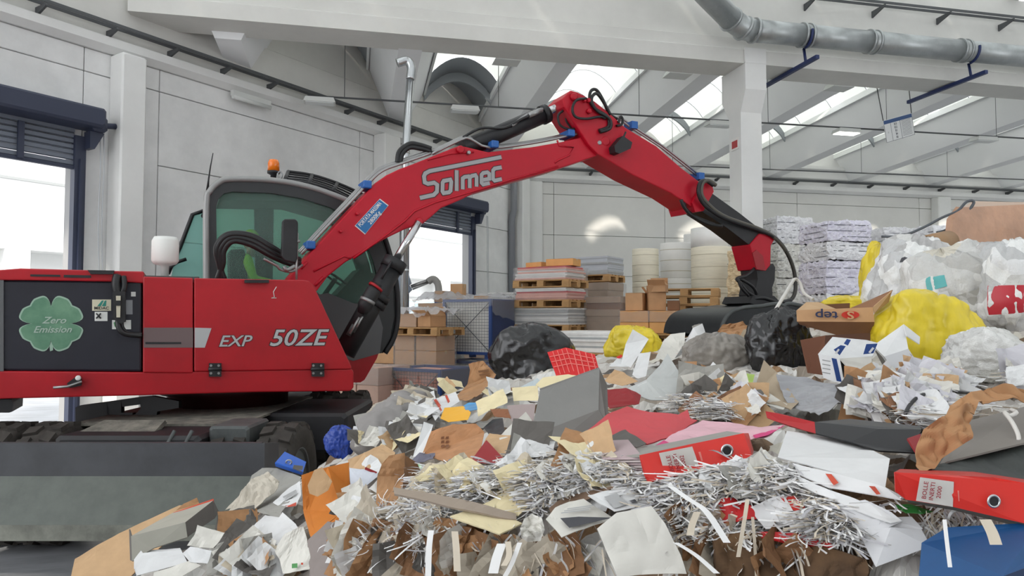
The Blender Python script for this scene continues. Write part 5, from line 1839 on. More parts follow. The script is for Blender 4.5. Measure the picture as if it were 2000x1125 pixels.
# crumpled wrapping film draped over the wrapped mounds below the far door
M_WRAP = film_mat('cloudy_film', (236, 236, 238), .42)
def drape(label, c, w, d, h, seed):
    m = MB()
    n = 16
    vs, fs = [], []
    for j in range(n + 1):
        for i in range(n + 1):
            x, y = (i / n - .5) * w, (j / n - .5) * d
            e = max(abs(i / n - .5), abs(j / n - .5)) * 2
            q = Vector((x * 4, y * 4, seed))
            z = h * (1 - max(0, (e - .6) / .4) ** 1.5) + .10 * (1 - 2 * abs(noise.noise(q))) + .05 * noise.noise(q * 3)
            vs.append(rot45 @ Vector((x, y, z)) + c)
    fs = [(j * (n + 1) + i, j * (n + 1) + i + 1, (j + 1) * (n + 1) + i + 1, (j + 1) * (n + 1) + i) for j in range(n) for i in range(n)]
    m.add(vs, fs)
    tag(m.build('film_drape', M_WRAP), label, 'plastic film')
drape('crumpled clear film heaped over the wrapped mound behind the cages', B6 + UP * (hgt(603, D6) + .02), 1.3, .9, .22, 1)
drape('crumpled clear film sagging over the low mound at the far door', B7 + UP * (hgt(590, D6 + 1.0) + .02), 1.25, .9, .14, 2)
drape('cloudy film spread over the cartons beside the stacked cages', B5 + UP * (zz1 + .36), 1.1, .7, .06, 3)

# ================================================================ the paper heap
HP = [  # pixel x, pixel y, forward depth of a point on the heap surface
 (1000, 1005, 1.75), (1000, 900, 2.2), (1000, 850, 2.6), (1000, 800, 3.1), (1000, 755, 3.9), (1000, 715, 5.2),
 (850, 1010, 1.85), (850, 930, 2.3), (850, 870, 2.9), (850, 815, 3.5), (850, 786, 4.4), (740, 1040, 1.95), (740, 960, 2.4), (740, 890, 3.0), (740, 845, 3.8), (740, 818, 5.0),
 (600, 1060, 2.2), (600, 980, 2.7), (600, 915, 3.3), (640, 880, 4.0), (500, 1080, 2.3), (480, 1010, 2.7), (530, 930, 3.3), (400, 1110, 2.3), (380, 1050, 2.6), (300, 1120, 2.4), (250, 1090, 2.65),
 (1300, 1000, 1.6), (1300, 900, 2.02), (1300, 830, 2.6), (1300, 770, 3.3), (1300, 705, 4.6), (1300, 655, 6.6), (1150, 1005, 1.68), (1150, 820, 2.75), (1150, 740, 4.2), (1120, 700, 6.0), (1200, 672, 7.0),
 (1450, 1000, 1.52), (1450, 880, 2.0), (1450, 790, 2.9), (1450, 700, 4.3), (1420, 640, 7.4), (1440, 632, 9.8), (1500, 632, 10.6),
 (1600, 1010, 1.42), (1600, 900, 1.8), (1600, 830, 2.3), (1600, 760, 3.0), (1600, 700, 4.0), (1600, 640, 5.5), (1600, 596, 7.2),
 (1750, 1010, 1.33), (1850, 900, 1.6), (1850, 800, 2.2), (1850, 745, 2.9), (1830, 700, 3.6), (1830, 640, 4.6), (1850, 560, 5.6), (1880, 500, 6.6), (1960, 470, 7.4), (1990, 900, 1.5), (1990, 800, 2.1), (1990, 720, 2.9), (1990, 600, 4.4), (2150, 800, 2.0), (2150, 600, 4.2), (2150, 470, 7.0), (2500, 800, 2.0), (2500, 640, 3.8), (2500, 520, 6.0), (3200, 760, 2.0), (3200, 640, 3.6)]
pts, hs = [], []
for x, y, d in HP:
    p = P(x, y, d)
    pts.append((p.x, p.y)); hs.append(p.z)
def lv(px, d, h):
    p = P(px, 622, d); pts.append((p.x, p.y)); hs.append(h)
# the front of the heap drops steeply; behind and to the side it runs down to the floor
for px, d in ((250, 2.05), (420, 1.95), (600, 1.85), (740, 1.7), (850, 1.62), (1000, 1.54), (1150, 1.5), (1300, 1.42), (1450, 1.34), (1600, 1.25), (1750, 1.17), (2000, 1.1), (2200, 1.05), (2700, .95), (3300, .9)):
    lv(px, d - .10, .75); lv(px, d - .38, .15); lv(px, d - .8, 0)
for px, d in ((60, 2.6), (90, 3.2), (200, 3.3), (330, 3.3), (440, 3.9), (520, 4.5)):
    lv(px, d, .35); lv(px - 70, d + .3, -.1)
for px, d in ((560, 5.4), (640, 6.0), (720, 7.0), (830, 8.0), (950, 8.8), (1080, 9.4)):
    lv(px, d, .7); lv(px, d + .8, 0)
for px, d in ((1200, 9.6), (1330, 11.0), (1460, 12.2), (1600, 10.5), (1750, 9.6), (1900, 9.6), (2150, 9.8), (2700, 9.0)):
    lv(px, d, 1.0); lv(px, d + 1.0, 0)
PT = np.array(pts); HS = np.array(hs)
def _phi(r): return r
A_ = _phi(np.linalg.norm(PT[:, None] - PT[None], axis=2))
n_ = len(PT)
S_ = np.zeros((n_ + 3, n_ + 3))
S_[:n_, :n_] = A_ + np.eye(n_) * -.03
S_[:n_, n_] = 1; S_[:n_, n_ + 1:] = PT; S_[n_, :n_] = 1; S_[n_ + 1:, :n_] = PT.T
W_ = np.linalg.solve(S_, np.concatenate([HS, [0, 0, 0]]))
def heap_h(xy):
    xy = np.atleast_2d(np.array(xy, dtype=float))
    r = np.linalg.norm(xy[:, None] - PT[None], axis=2)
    return r @ W_[:n_] + W_[n_] + xy @ W_[n_ + 1:]
_TS = np.concatenate([np.arange(1.0, 3.5, .01), np.arange(3.5, 13, .04)])
def hit(px, py, lift=0.0):
    """first point of the pixel's ray on the heap surface"""
    r = ray(px, py)
    P_ = _TS[:, None] * np.array([[r.x, r.y]])
    hz = heap_h(P_) + lift
    zz_ = CAMH + r.z * _TS
    k = np.argmax(zz_ <= hz)
    if not (zz_ <= hz).any():
        return None
    t = _TS[k]
    return CAM + r * float(t)

# heap body: coloured scraps in the material, jagged in shape
def scrap_mat(name, cols, scale, rough=.9, bstr=.6):
    m = bpy.data.materials.new(name)
    m.use_nodes = True
    nt = m.node_tree
    b = nt.nodes['Principled BSDF']; b.inputs['Roughness'].default_value = rough
    tc = nt.nodes.new('ShaderNodeTexCoord')
    nz = nt.nodes.new('ShaderNodeTexNoise'); nz.inputs['Scale'].default_value = 4
    mp = nt.nodes.new('ShaderNodeMixRGB'); mp.inputs[0].default_value = .12
    nt.links.new(tc.outputs['Object'], mp.inputs[1]); nt.links.new(tc.outputs['Object'], nz.inputs[0]); nt.links.new(nz.outputs[1], mp.inputs[2])
    v = nt.nodes.new('ShaderNodeTexVoronoi'); v.inputs['Scale'].default_value = scale
    nt.links.new(mp.outputs[0], v.inputs['Vector'])
    sp = nt.nodes.new('ShaderNodeSeparateColor'); nt.links.new(v.outputs['Color'], sp.inputs[0])
    r = nt.nodes.new('ShaderNodeValToRGB'); r.color_ramp.interpolation = 'CONSTANT'
    el = r.color_ramp.elements
    el[0].position, el[0].color = 0, (*lin(cols[0][1]), 1)
    el[1].position, el[1].color = cols[1][0], (*lin(cols[1][1]), 1)
    for p, c in cols[2:]:
        e = el.new(p); e.color = (*lin(c), 1)
    nt.links.new(sp.outputs[0], r.inputs[0]); nt.links.new(r.outputs[0], b.inputs['Base Color'])
    v2 = nt.nodes.new('ShaderNodeTexNoise'); v2.inputs['Scale'].default_value = 40
    bp = nt.nodes.new('ShaderNodeBump'); bp.inputs['Strength'].default_value = bstr; bp.inputs['Distance'].default_value = .02
    nt.links.new(v2.outputs[0], bp.inputs['Height']); nt.links.new(bp.outputs[0], b.inputs['Normal'])
    return m
M_SCRAP = scrap_mat('mixed_waste_paper', [(0, (196, 192, 186)), (.22, (150, 140, 128)), (.34, (214, 212, 208)), (.55, (118, 96, 76)), (.63, (186, 180, 174)), (.78, (160, 128, 96)), (.86, (94, 88, 84)), (.93, (206, 202, 190))], 9)
def heap_patch(d0, d1, nd, px0, px1, npx):
    vs, fs = [], []
    ds = [d0 * (d1 / d0) ** (i / (nd - 1)) for i in range(nd)]
    xy = []
    for d in ds:
        for j in range(npx):
            p = P(px0 + (px1 - px0) * j / (npx - 1), 622, d); xy.append((p.x, p.y))
    hh_ = np.concatenate([heap_h(xy[k:k + 4000]) for k in range(0, len(xy), 4000)])
    for (x, y), h in zip(xy, hh_):
        q = Vector((x, y, 0))
        amp = min(1.0, max(0.0, h) * 2)
        c = noise.cell_vector(Vector((x * 9, y * 9, 0))) 
        h2 = h - .075 + amp * (.05 * noise.noise(q * 4) + .035 * noise.noise(q * 11) + .03 * (c.x - .5) + .02 * noise.noise(q * 30))
        vs.append((x + amp * .02 * noise.noise(q * 15 + Vector((5, 0, 0))), y + amp * .02 * noise.noise(q * 15 + Vector((0, 9, 0))), max(h2, -.02)))
    for i in range(nd - 1):
        for j in range(npx - 1):
            a = i * npx + j
            if max(vs[a][2], vs[a + 1][2], vs[a + npx][2], vs[a + npx + 1][2]) > 0.0:
                fs.append((a, a + npx, a + npx + 1, a + 1))
    m = MB(); m.add(vs, fs, False)
    return m
hp = heap_patch(.7, 13.5, 190, -150, 3500, 330).build('paper_heap', M_SCRAP)
tag(hp, 'big heap of loose mixed waste paper and card filling the floor', 'paper heap', kind='stuff')

# ---------------------------------------------------------------- things lying on the heap
def plane_of(anchor, lean, yaw):
    l, y = math.radians(lean), math.radians(yaw)
    t = (-FW * math.cos(y) + RT * math.sin(y))
    return anchor, (t * math.sin(l) + UP * math.cos(l)).normalized()

def crumple_poly(P3, nrm, cuts, amp, freq, seed, thick):
    bm = bmesh.new()
    vv = [bm.verts.new(p) for p in P3]
    f = bm.faces.new(vv)
    bmesh.ops.triangulate(bm, faces=[f])
    for _ in range(cuts):
        bmesh.ops.subdivide_edges(bm, edges=bm.edges[:], cuts=1, use_grid_fill=True)
    bmesh.ops.triangulate(bm, faces=bm.faces[:])
    so = Vector((seed * 1.7, seed * .9, seed * .37))
    for v in bm.verts:
        n1 = noise.noise(v.co * freq + so)
        n2 = abs(noise.noise(v.co * freq * 2.3 + so * 2)) - .25
        v.co += nrm * (amp * (n1 + n2 * .9))
    bm.normal_update()
    me_v = [v.co.copy() for v in bm.verts]
    bm.verts.index_update()
    fs = [tuple(v.index for v in f.verts) for f in bm.faces]
    bm.free()
    n = len(me_v)
    if thick > 0:
        edges = {}
        for f in fs:
            for k in range(3):
                e = (f[k], f[(k + 1) % 3])
                edges[e] = edges.get(e, 0) + 1
        bd = [e for e in edges if (e[1], e[0]) not in edges]
        V = me_v + [p - nrm * thick for p in me_v]
        F = fs + [tuple(reversed([i + n for i in f])) for f in fs]
        F += [(b, a, a + n, b + n) for a, b in bd]
        return V, F
    return me_v, fs

_seed = [1]
KEYS = []          # outlines of the things placed one by one, so that loose scraps do not bury them
def _hd(px, py):
    h_ = hit(px, py)
    return (h_ - CAM).dot(FW) if h_ is not None else 1e9
def in_poly(x, y, pol):
    c = False
    n = len(pol)
    j = n - 1
    for i in range(n):
        xi, yi = pol[i][0], pol[i][1]
        xj, yj = pol[j][0], pol[j][1]
        if (yi > y) != (yj > y) and x < (xj - xi) * (y - yi) / (yj - yi + 1e-9) + xi:
            c = not c
        j = i
    return c
KB = []
def key(pol):
    KEYS.append(pol)
    xs_, ys_ = [p[0] for p in pol], [p[1] for p in pol]
    KB.append((min(xs_), max(xs_), min(ys_), max(ys_)))
def on_key(x, y, r):
    if r == 0:
        return any(b[0] <= x <= b[1] and b[2] <= y <= b[3] and in_poly(x, y, pol) for pol, b in zip(KEYS, KB))
    for dx, dy in ((0, 0), (r, 0), (-r, 0), (0, r * .7), (0, -r), (r * .7, -r * .7), (-r * .7, -r * .7)):
        for pol, b in zip(KEYS, KB):
            if b[0] <= x + dx <= b[1] and b[2] <= y + dy <= b[3] and in_poly(x + dx, y + dy, pol):
                return True
    return False
def geo_poly(poly, lean, yaw, anchor=None, depth=None, thick=.002, amp=.008, freq=9, cuts=3, lift=.012, off=0.0):
    ax, ay = anchor if anchor else max(poly, key=lambda p: p[1])[:2]
    a = P(ax, ay, depth) if depth else (hit(ax, ay) or P(ax, ay, 4.0))
    a = a - (a - CAM).normalized() * (lift + off)
    da = (a - CAM).dot(FW)
    p0, n = plane_of(a, lean, yaw)
    out = []
    for p in poly:
        r = ray(p[0], p[1])
        t = (p0 - CAM).dot(n) / r.dot(n)
        t = min(max(t, da * .8), da * 1.45) + (p[2] if len(p) > 2 else 0)
        hd_ = _hd(p[0], p[1]) - .02 - off
        if hd_ < t < hd_ + .8: t = hd_
        out.append(CAM + r * t)
    if n.dot(CAM - p0) < 0: n = -n
    # keep the winding facing the camera
    c = sum(out, Vector()) / len(out)
    ar = Vector()
    for k in range(len(out)):
        ar += (out[k] - c).cross(out[(k + 1) % len(out)] - c)
    if ar.dot(n) < 0: out.reverse()
    _seed[0] += 1
    V, F = crumple_poly(out, n, cuts, amp, freq, _seed[0], thick)
    return V, F, out, n

def sheet(name, label, cat, poly, m, lean=25, yaw=0, marks=(), group=None, smooth=False, keyed=True, **kw):
    if keyed: key(poly)
    V, F, out, n = geo_poly(poly, lean, yaw, **kw)
    mb = MB(); mb.add(V, F, smooth)
    if not marks:
        return tag(mb.build(name, m), label, cat, group)
    c = sum(out, Vector()) / len(out)
    root = thing(name, label, cat, c, group=group)
    mb.build('sheet', m, root)
    for (mn, mm_, mpol) in marks:
        kw2 = dict(kw); kw2['off'] = kw.get('off', 0) + kw.get('amp', .008) * 1.2 + .004
        if 'anchor' not in kw2: kw2['anchor'] = max(poly, key=lambda p: p[1])[:2]
        kw2['amp'] = 0; kw2['thick'] = 0; kw2['cuts'] = 0
        V, F, _, _ = geo_poly(mpol, lean, yaw, **kw2)
        b2 = MB(); b2.add(V, F); b2.build(mn, mm_, root)
    return root

BOXD = {}
def boxy(name, label, cat, faces, depth, group=None, thick=.004, keyed=True):
    """faces: (part name, material, [(px, py, depth offset)...]); shared corners share their depth offsets"""
    ex = max([0] + [e for e in [depth + dd - (_hd(x, y) - .02) for _, _, f in faces for x, y, dd in f if y < 1130] if e < .5])
    depth -= min(ex, .35) * .8
    if keyed:
        for _, _, f in faces: key(f)
    BOXD[label] = depth
    allp = [P(x, y, depth + dd) for _, _, f in faces for x, y, dd in f]
    c = sum(allp, Vector()) / len(allp)
    root = thing(name, label, cat, c, group=group)
    for nm, m, f in faces:
        P3 = [P(x, y, depth + dd) for x, y, dd in f]
        cc = sum(P3, Vector()) / len(P3)
        ar = Vector()
        for k in range(len(P3)):
            ar += (P3[k] - cc).cross(P3[(k + 1) % len(P3)] - cc)
        n = ar.normalized()
        if n.dot(CAM - cc) < 0:
            P3.reverse(); n = -n
        mb = MB()
        N = len(P3)
        mb.add(P3 + [p - n * thick for p in P3], [tuple(range(N)), tuple(reversed(range(N, 2 * N)))] + [((k + 1) % N, k, N + k, N + (k + 1) % N) for k in range(N)])
        mb.build(nm, m, root)
    return root

W_SH = mat('sheet_white', (218, 218, 218), .8, var=.04, scale=8)
O_SH = mat('sheet_offwhite', (214, 211, 203), .85, var=.05, scale=8)
G_SH = mat('board_grey', (152, 150, 144), .85, var=.08, scale=6)
G2_SH = mat('folder_grey', (134, 133, 130), .75, var=.06, scale=3, bump=.1, bscale=80)
GD_SH = mat('board_dark_grey', (96, 92, 88), .85, var=.08, scale=6)
C_SH = mat('cream_card', (226, 212, 172), .8, var=.05, scale=6)
T_SH = mat('tan_board', (192, 158, 120), .85, var=.07, scale=6)
B_SH = mat('kraft_brown', (168, 126, 88), .85, var=.12, scale=8)
OR_SH = mat('amber_envelope', (196, 116, 36), .75, var=.08, scale=5)
R_SH = mat('binder_red', (206, 40, 30), .45, var=.04, scale=5)
R2_SH = mat('folder_red', (196, 72, 78), .75, var=.05, scale=4)
DR_SH = mat('dark_red_card', (142, 26, 32), .7)
PK_SH = mat('pink_sheet', (216, 172, 182), .8, var=.1, scale=6)
MG_SH = mat('magenta_strip', (206, 48, 118), .6)
BK_SH = mat('black_folder', (34, 34, 36), .45)
BL_SH = mat('binder_blue', (32, 92, 190), .45)
Y_SH = mat('yellow_folder', (240, 178, 44), .6)
INK = mat('printed_ink', (74, 74, 78), .8)
INKG = mat('printed_grey', (168, 168, 168), .8)
INKR = mat('printed_red', (196, 78, 56), .8)
GRN = mat('green_plastic', (58, 132, 62), .4)

# -- left flank
sheet('cardboard_sheet', 'long tan cardboard sheet sloping down towards the grey blade', 'cardboard', [(138, 1128), (146, 1091), (232, 1041), (350, 986), (402, 984), (300, 1040), (262, 1060), (252, 1128)], T_SH, 32, thick=.006, amp=.006)
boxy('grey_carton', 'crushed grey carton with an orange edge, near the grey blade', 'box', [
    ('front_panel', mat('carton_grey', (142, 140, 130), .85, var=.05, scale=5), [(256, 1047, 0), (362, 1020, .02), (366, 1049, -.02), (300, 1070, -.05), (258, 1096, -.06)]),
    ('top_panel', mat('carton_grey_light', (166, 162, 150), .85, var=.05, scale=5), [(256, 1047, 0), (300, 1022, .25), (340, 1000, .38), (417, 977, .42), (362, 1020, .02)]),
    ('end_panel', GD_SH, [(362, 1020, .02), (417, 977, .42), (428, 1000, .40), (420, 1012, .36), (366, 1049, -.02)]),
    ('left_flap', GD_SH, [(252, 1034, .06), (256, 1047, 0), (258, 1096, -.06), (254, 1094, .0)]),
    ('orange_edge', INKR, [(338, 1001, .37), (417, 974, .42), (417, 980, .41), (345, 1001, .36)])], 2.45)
sheet('dark_card', 'dark brown card flap standing behind the grey carton', 'cardboard', [(343, 997), (357, 984), (384, 972), (388, 984)], B_SH, 75, depth=2.95)
for k in range(5):
    sheet('document', 'white document in the fanned bundle below the grey carton', 'paper', [(262 + k, 1094 + k * 4), (276 + k, 1076 + k * 4), (352 + k * 2, 1070 + k * 4), (358 + k * 2, 1086 + k * 3), (262 + k, 1112 + k * 3)], W_SH, 35, depth=2.36 - .012 * k, amp=.004, group='fanned white documents')
sheet('document', 'white curved sheet right of the fanned bundle', 'paper', [(356, 1080), (372, 1068), (440, 1082), (436, 1106), (398, 1100), (370, 1096)], W_SH, 40, amp=.01)
sheet('document', 'pale sheet hanging below the fanned bundle', 'paper', [(300, 1118), (372, 1094), (392, 1104), (345, 1130), (298, 1130)], O_SH, 45, depth=2.27)
sheet('card_sheet', 'beige curled card above the fanned documents', 'cardboard', [(366, 1066), (378, 1046), (386, 1026), (440, 1040), (452, 1062), (420, 1068)], O_SH, 50, amp=.02)
sheet('grey_board', 'grey board under the folded newspapers', 'cardboard', [(468, 990), (492, 930), (512, 914), (540, 914), (588, 930), (575, 965), (550, 1000), (546, 1012)], G_SH, 38, depth=2.95)
for k in range(4):
    sheet('newspaper', 'folded newspaper in the bundle below the blue binder', 'newspaper', [(440 + k * 3, 996 + k * 4), (470, 962 + k * 3), (492, 938), (524, 924), (545, 938 + k * 3), (538, 950 + k * 4), (503, 974 + k * 5), (470, 990 + k * 4)], mat('newsprint', (196, 188, 174), .9, var=.08, scale=12), 38, depth=2.80 - .02 * k, amp=.02, freq=14, group='folded newspapers')
sheet('printed_sheet', 'printed sheet with an orange footer beside the amber envelopes', 'paper', [(533, 982), (560, 957), (586, 940), (588, 966), (578, 988), (556, 992)], W_SH, 42, marks=(('footer', INKR, [(556, 986), (579, 978), (578, 988), (556, 991)]), ('print', INKG, [(552, 970), (578, 956), (579, 958), (554, 973)]), ('print', INKG, [(556, 975), (580, 961), (581, 963), (558, 978)])), depth=2.75)
bb_ = boxy('ring_binder', 'blue lever-arch binder lying beside the tyre', 'binder', [
    ('spine', BL_SH, [(537, 904, 0), (556, 882, .12), (598, 902, .08), (592, 921, -.02)]),
    ('cover', BL_SH, [(537, 904, 0), (592, 921, -.02), (590, 928, .0), (538, 911, .02)]),
    ('edge_strip', GD_SH, [(574, 908, .0), (592, 910, .02), (590, 921, -.02), (572, 914, -.02)])], 3.25)
mb = MB(); q = P(564, 903, BOXD[bb_['label']] + .02); mb.tube([q + (RT * math.cos(t) + UP * math.sin(t) * .8) * .012 for t in [2 * math.pi * k / 16 for k in range(16)]], .004, 6, closed=True); mb.build('finger_ring', M_PIPE, bb_)
for k in range(3):
    sheet('envelope', 'amber paper envelope standing in the small bundle', 'envelope', [(589 + k * 8, 928 - k * 3), (640, 912), (681, 903), (684 - k, 951), (668, 1000), (660 - k * 12, 1026), (617 - k * 3, 1048), (607 + k * 4, 1052 - k * 8), (592 + k * 6, 997)], OR_SH, 78, depth=2.42 - .02 * k, thick=.004, amp=.006, group='bundle of amber envelopes')
sheet('torn_kraft', 'torn kraft scrap stuck on the amber envelopes', 'paper', [(600, 948), (612, 918), (628, 912), (648, 940), (640, 958), (620, 970), (604, 964)], T_SH, 75, depth=2.30, amp=.012)
sheet('document', 'star-shaped torn white sheet below the amber envelopes', 'paper', [(472, 1057), (500, 1022), (518, 1006), (545, 1010), (552, 1001), (578, 1024), (566, 1030), (590, 1046), (546, 1070), (500, 1068)], W_SH, 45, depth=2.36, amp=.01)
sheet('paper_bag', 'crumpled white paper bag with a small green mark', 'bag', [(533, 1072), (556, 1044), (592, 1028), (607, 1090), (604, 1112), (552, 1120), (546, 1092)], O_SH, 60, depth=2.2, amp=.018, freq=14, marks=(('green_mark', GRN, [(570, 1101), (581, 1100), (581, 1109), (570, 1110)]), ('red_mark', INKR, [(588, 1099), (592, 1099), (592, 1103), (588, 1103)])))
sheet('grey_board', 'grey-brown board below the amber envelopes', 'cardboard', [(600, 1056), (640, 1018), (682, 1028), (658, 1056), (646, 1090), (652, 1130), (606, 1130)], mat('mauve_board', (140, 130, 126), .85, var=.06), 55, depth=2.15)
sheet('tan_board', 'tan board with folded corners behind the white disc card', 'cardboard', [(679, 898), (712, 884), (747, 868), (772, 884), (764, 905), (722, 916), (684, 918)], T_SH, 40)
sheet('white_card', 'rounded white card between the tan boards', 'cardboard', [(706, 906), (714, 894), (724, 888), (738, 896), (748, 912), (738, 926), (712, 918)], W_SH, 60, depth=2.85)
sheet('document', 'pale blue-white letter leaning beside the kraft board', 'paper', [(682, 914), (734, 920), (740, 930), (712, 950), (690, 962), (684, 966)], mat('letter_blue', (212, 216, 226), .8), 65, depth=2.6, marks=(('red_edge', DR_SH, [(714, 912), (737, 922), (734, 926), (712, 917)]),))
sheet('kraft_board', 'upright creased kraft board above the long grey strip', 'cardboard', [(737, 930), (746, 905), (760, 890), (790, 884), (790, 930), (772, 988), (733, 996)], B_SH, 78, depth=2.3, amp=.012, freq=16, thick=.006)
sheet('kraft_board', 'dark kraft board edge beside the upright creased board', 'cardboard', [(790, 890), (815, 905), (822, 920), (800, 940), (786, 960)], mat('kraft_dark', (128, 92, 62), .85, var=.1), 70, yaw=40, depth=2.35)
sheet('grey_strip', 'long grey-beige card strip lying across the shredded front', 'cardboard', [(768, 950), (800, 957), (900, 975), (1008, 1002), (1009, 1014), (988, 1011), (880, 990), (770, 964)], mat('strip_greige', (156, 142, 128), .85), 30, depth=1.78, anchor=(900, 985), thick=.006, amp=.004)
sheet('cream_card', 'flat cream card folder on the shredded front', 'folder', [(879, 1008), (919, 992), (972, 1002), (1020, 1021), (976, 1044)], C_SH, 24, amp=.004, thick=.004, depth=1.70)
sheet('cream_card', 'torn cream card behind the flat cream folder', 'folder', [(938, 990), (985, 958), (1012, 964), (1032, 985), (1012, 1006), (960, 1002)], C_SH, 24, amp=.008)
sheet('tissue', 'crumpled white tissue beside the newspaper with a dark band', 'paper', [(1016, 1032), (1024, 1012), (1040, 1002), (1058, 1012), (1064, 1034), (1056, 1056), (1030, 1058), (1018, 1050)], O_SH, 70, depth=1.62, amp=.03, freq=26, cuts=4)
sheet('newspaper', 'newspaper page with a dark printed band', 'newspaper', [(1066, 1012), (1084, 992), (1112, 980), (1140, 974), (1200, 1012), (1155, 1028), (1097, 1046)], O_SH, 30, depth=1.6, amp=.008,
      marks=[('dark_band', INK, [(1094, 1012), (1130, 1009), (1198, 1011), (1150, 1022), (1112, 1031)])] + [('text_line', INKG, [(1096 + k * 6, 1001 - k * 4), (1150 + k * 4, 994 - k * 4), (1151 + k * 4, 996 - k * 4), (1096 + k * 6, 1003 - k * 4)]) for k in range(3)])
sheet('document', 'large white sheet hanging over the front of the heap', 'paper', [(1166, 1033), (1204, 1002), (1272, 988), (1298, 1022), (1330, 1083), (1342, 1120), (1300, 1119), (1252, 1121), (1206, 1128)], O_SH, 62, depth=1.47, amp=.012, freq=8, cuts=4)
sheet('document', 'printed white sheet with a grey picture below the red binder', 'paper', [(1148, 968), (1185, 957), (1230, 951), (1270, 984), (1200, 1001), (1172, 985)], W_SH, 26, depth=1.62, amp=.005, marks=(('grey_picture', INKG, [(1180, 970), (1205, 963), (1228, 984), (1200, 993)]), ('print', INK, [(1228, 978), (1240, 975), (1246, 981), (1236, 983)])))
sheet('brown_strip', 'thin brown card strip bending up beside the newspaper page', 'cardboard', [(1072, 992), (1090, 977), (1125, 962), (1170, 953), (1205, 951), (1130, 968), (1095, 985), (1076, 1001)], mat('strip_brown', (128, 104, 86), .85), 40, depth=1.7)
# -- centre
boxy('box_file', 'large grey box file lying on its edge', 'box file', [
    ('cover', G2_SH, [(1055, 762, .12), (1171, 720, .30), (1169, 800, .10), (1037, 851, -.08)]),
    ('spine', mat('folder_grey_dark', (112, 108, 104), .75, var=.05), [(1037, 851, -.08), (1169, 800, .10), (1189, 836, .02), (1072, 878, -.16)]),
    ('side', mat('folder_grey_dark', (112, 108, 104), .75), [(1171, 720, .30), (1186, 752, .40), (1189, 836, .02), (1169, 800, .10)]),
    ('back_cover', G2_SH, [(1171, 720, .30), (1055, 762, .12), (1070, 780, .36), (1186, 752, .42)])], 2.75, thick=.006)
gridm = [('grid_line', mat('grid_pale', (232, 120, 112), .6), [(1070 + (1105 - 1070) * t + a, 688 + (680 - 688) * t + b, 0) for a, b in ((0, 0), (15, 45), (16.5, 45), (1.5, 0))]) for t in (.25, .5, .75, 1.0)]
gridm += [('grid_line', mat('grid_pale', (232, 120, 112), .6), [(1118 + 12 * k, 682 + 2.6 * k), (1120 + 12 * k, 682 + 2.6 * k), (1132 + 11 * k, 732 - 3 * k), (1130 + 11 * k, 732 - 3 * k)]) for k in range(4)]
gridm += [('grid_line', mat('grid_pale', (232, 120, 112), .6), [(1073 + 4 * k, 696 + 10 * k), (1110 + 2 * k, 689 + 10 * k), (1162 + 2 * k, 700 + 8 * k), (1162 + 2 * k, 701.5 + 8 * k), (1110 + 2 * k, 690.5 + 10 * k), (1073 + 4 * k, 697.5 + 10 * k)]) for k in range(3)]
sheet('grid_folder', 'bright red folder with a pale grid beside the black bag', 'folder', [(1069, 688), (1105, 679), (1162, 692), (1169, 718), (1132, 734), (1086, 734)], mat('grid_red', (216, 38, 40), .55), 60, depth=3.9, amp=.004, marks=gridm)
sheet('red_folder', 'wide faded red card folder lying flat behind the red binder', 'folder', [(1133, 849), (1160, 832), (1186, 810), (1225, 793), (1270, 804), (1325, 810), (1343, 800), (1348, 817), (1362, 820), (1318, 851), (1265, 866), (1205, 857)], R2_SH, 16, depth=2.35, anchor=(1265, 866), amp=.004, thick=.004)
sheet('red_card', 'faded red card with a tab lying on the wide red folder', 'folder', [(1130, 852), (1160, 838), (1197, 824), (1208, 838), (1175, 856)], R2_SH, 18, depth=2.42, thick=.004, amp=.003)
sheet('red_folder', 'dark red folder tucked behind the grey box file', 'folder', [(1184, 792), (1186, 760), (1222, 756), (1252, 772), (1248, 790), (1192, 797)], DR_SH, 35, depth=3.05)
sheet('grey_folder', 'pale grey open folder shaped like a roof', 'folder', [(1218, 762), (1262, 742), (1290, 712), (1304, 690), (1332, 738), (1348, 766), (1345, 774), (1300, 782), (1270, 782)], mat('pale_grey_folder', (186, 188, 186), .7, var=.05), 48, depth=3.2, amp=.006, thick=.004, marks=(('inner_sheet', W_SH, [(1230, 762), (1262, 745), (1280, 756), (1276, 768), (1250, 773)]),))
sheet('plastic_sheet', 'pinkish clear sheet with a magenta strip behind the red binder', 'plastic sheet', [(1282, 872), (1330, 840), (1372, 821), (1440, 826), (1482, 832), (1534, 829), (1504, 850), (1440, 866), (1360, 872)], PK_SH, 18, depth=2.25, anchor=(1360, 872), amp=.008, marks=(('magenta_strip', MG_SH, [(1280, 870), (1296, 860), (1385, 842), (1388, 851), (1324, 864), (1290, 874)]), ('magenta_strip', MG_SH, [(1470, 850), (1505, 840), (1534, 829), (1528, 834), (1500, 850), (1475, 856)])))
sheet('grey_board', 'grey-brown board with torn fibres in front of the faded red folder', 'cardboard', [(1168, 860), (1195, 848), (1222, 836), (1262, 868), (1232, 876), (1200, 886), (1192, 876)], GD_SH, 35, depth=2.2, amp=.014)
RB1 = boxy('ring_binder', 'red lever-arch binder with handwritten label and pages spilling out', 'binder', [
    ('spine', R_SH, [(1249, 889, .0), (1351, 867, .02), (1452, 846, .04), (1464, 860, .04), (1469, 894, .0), (1368, 918, -.02), (1266, 942, -.04), (1258, 925, -.03)]),
    ('cover', G_SH, [(1249, 889, .0), (1175, 893, .16), (1240, 878, .30), (1420, 842, .30), (1452, 846, .04)]),
    ('end_panel', R_SH, [(1452, 846, .04), (1464, 860, .04), (1469, 894, .0), (1472, 880, .22), (1462, 846, .28)])], 1.98, thick=.005)
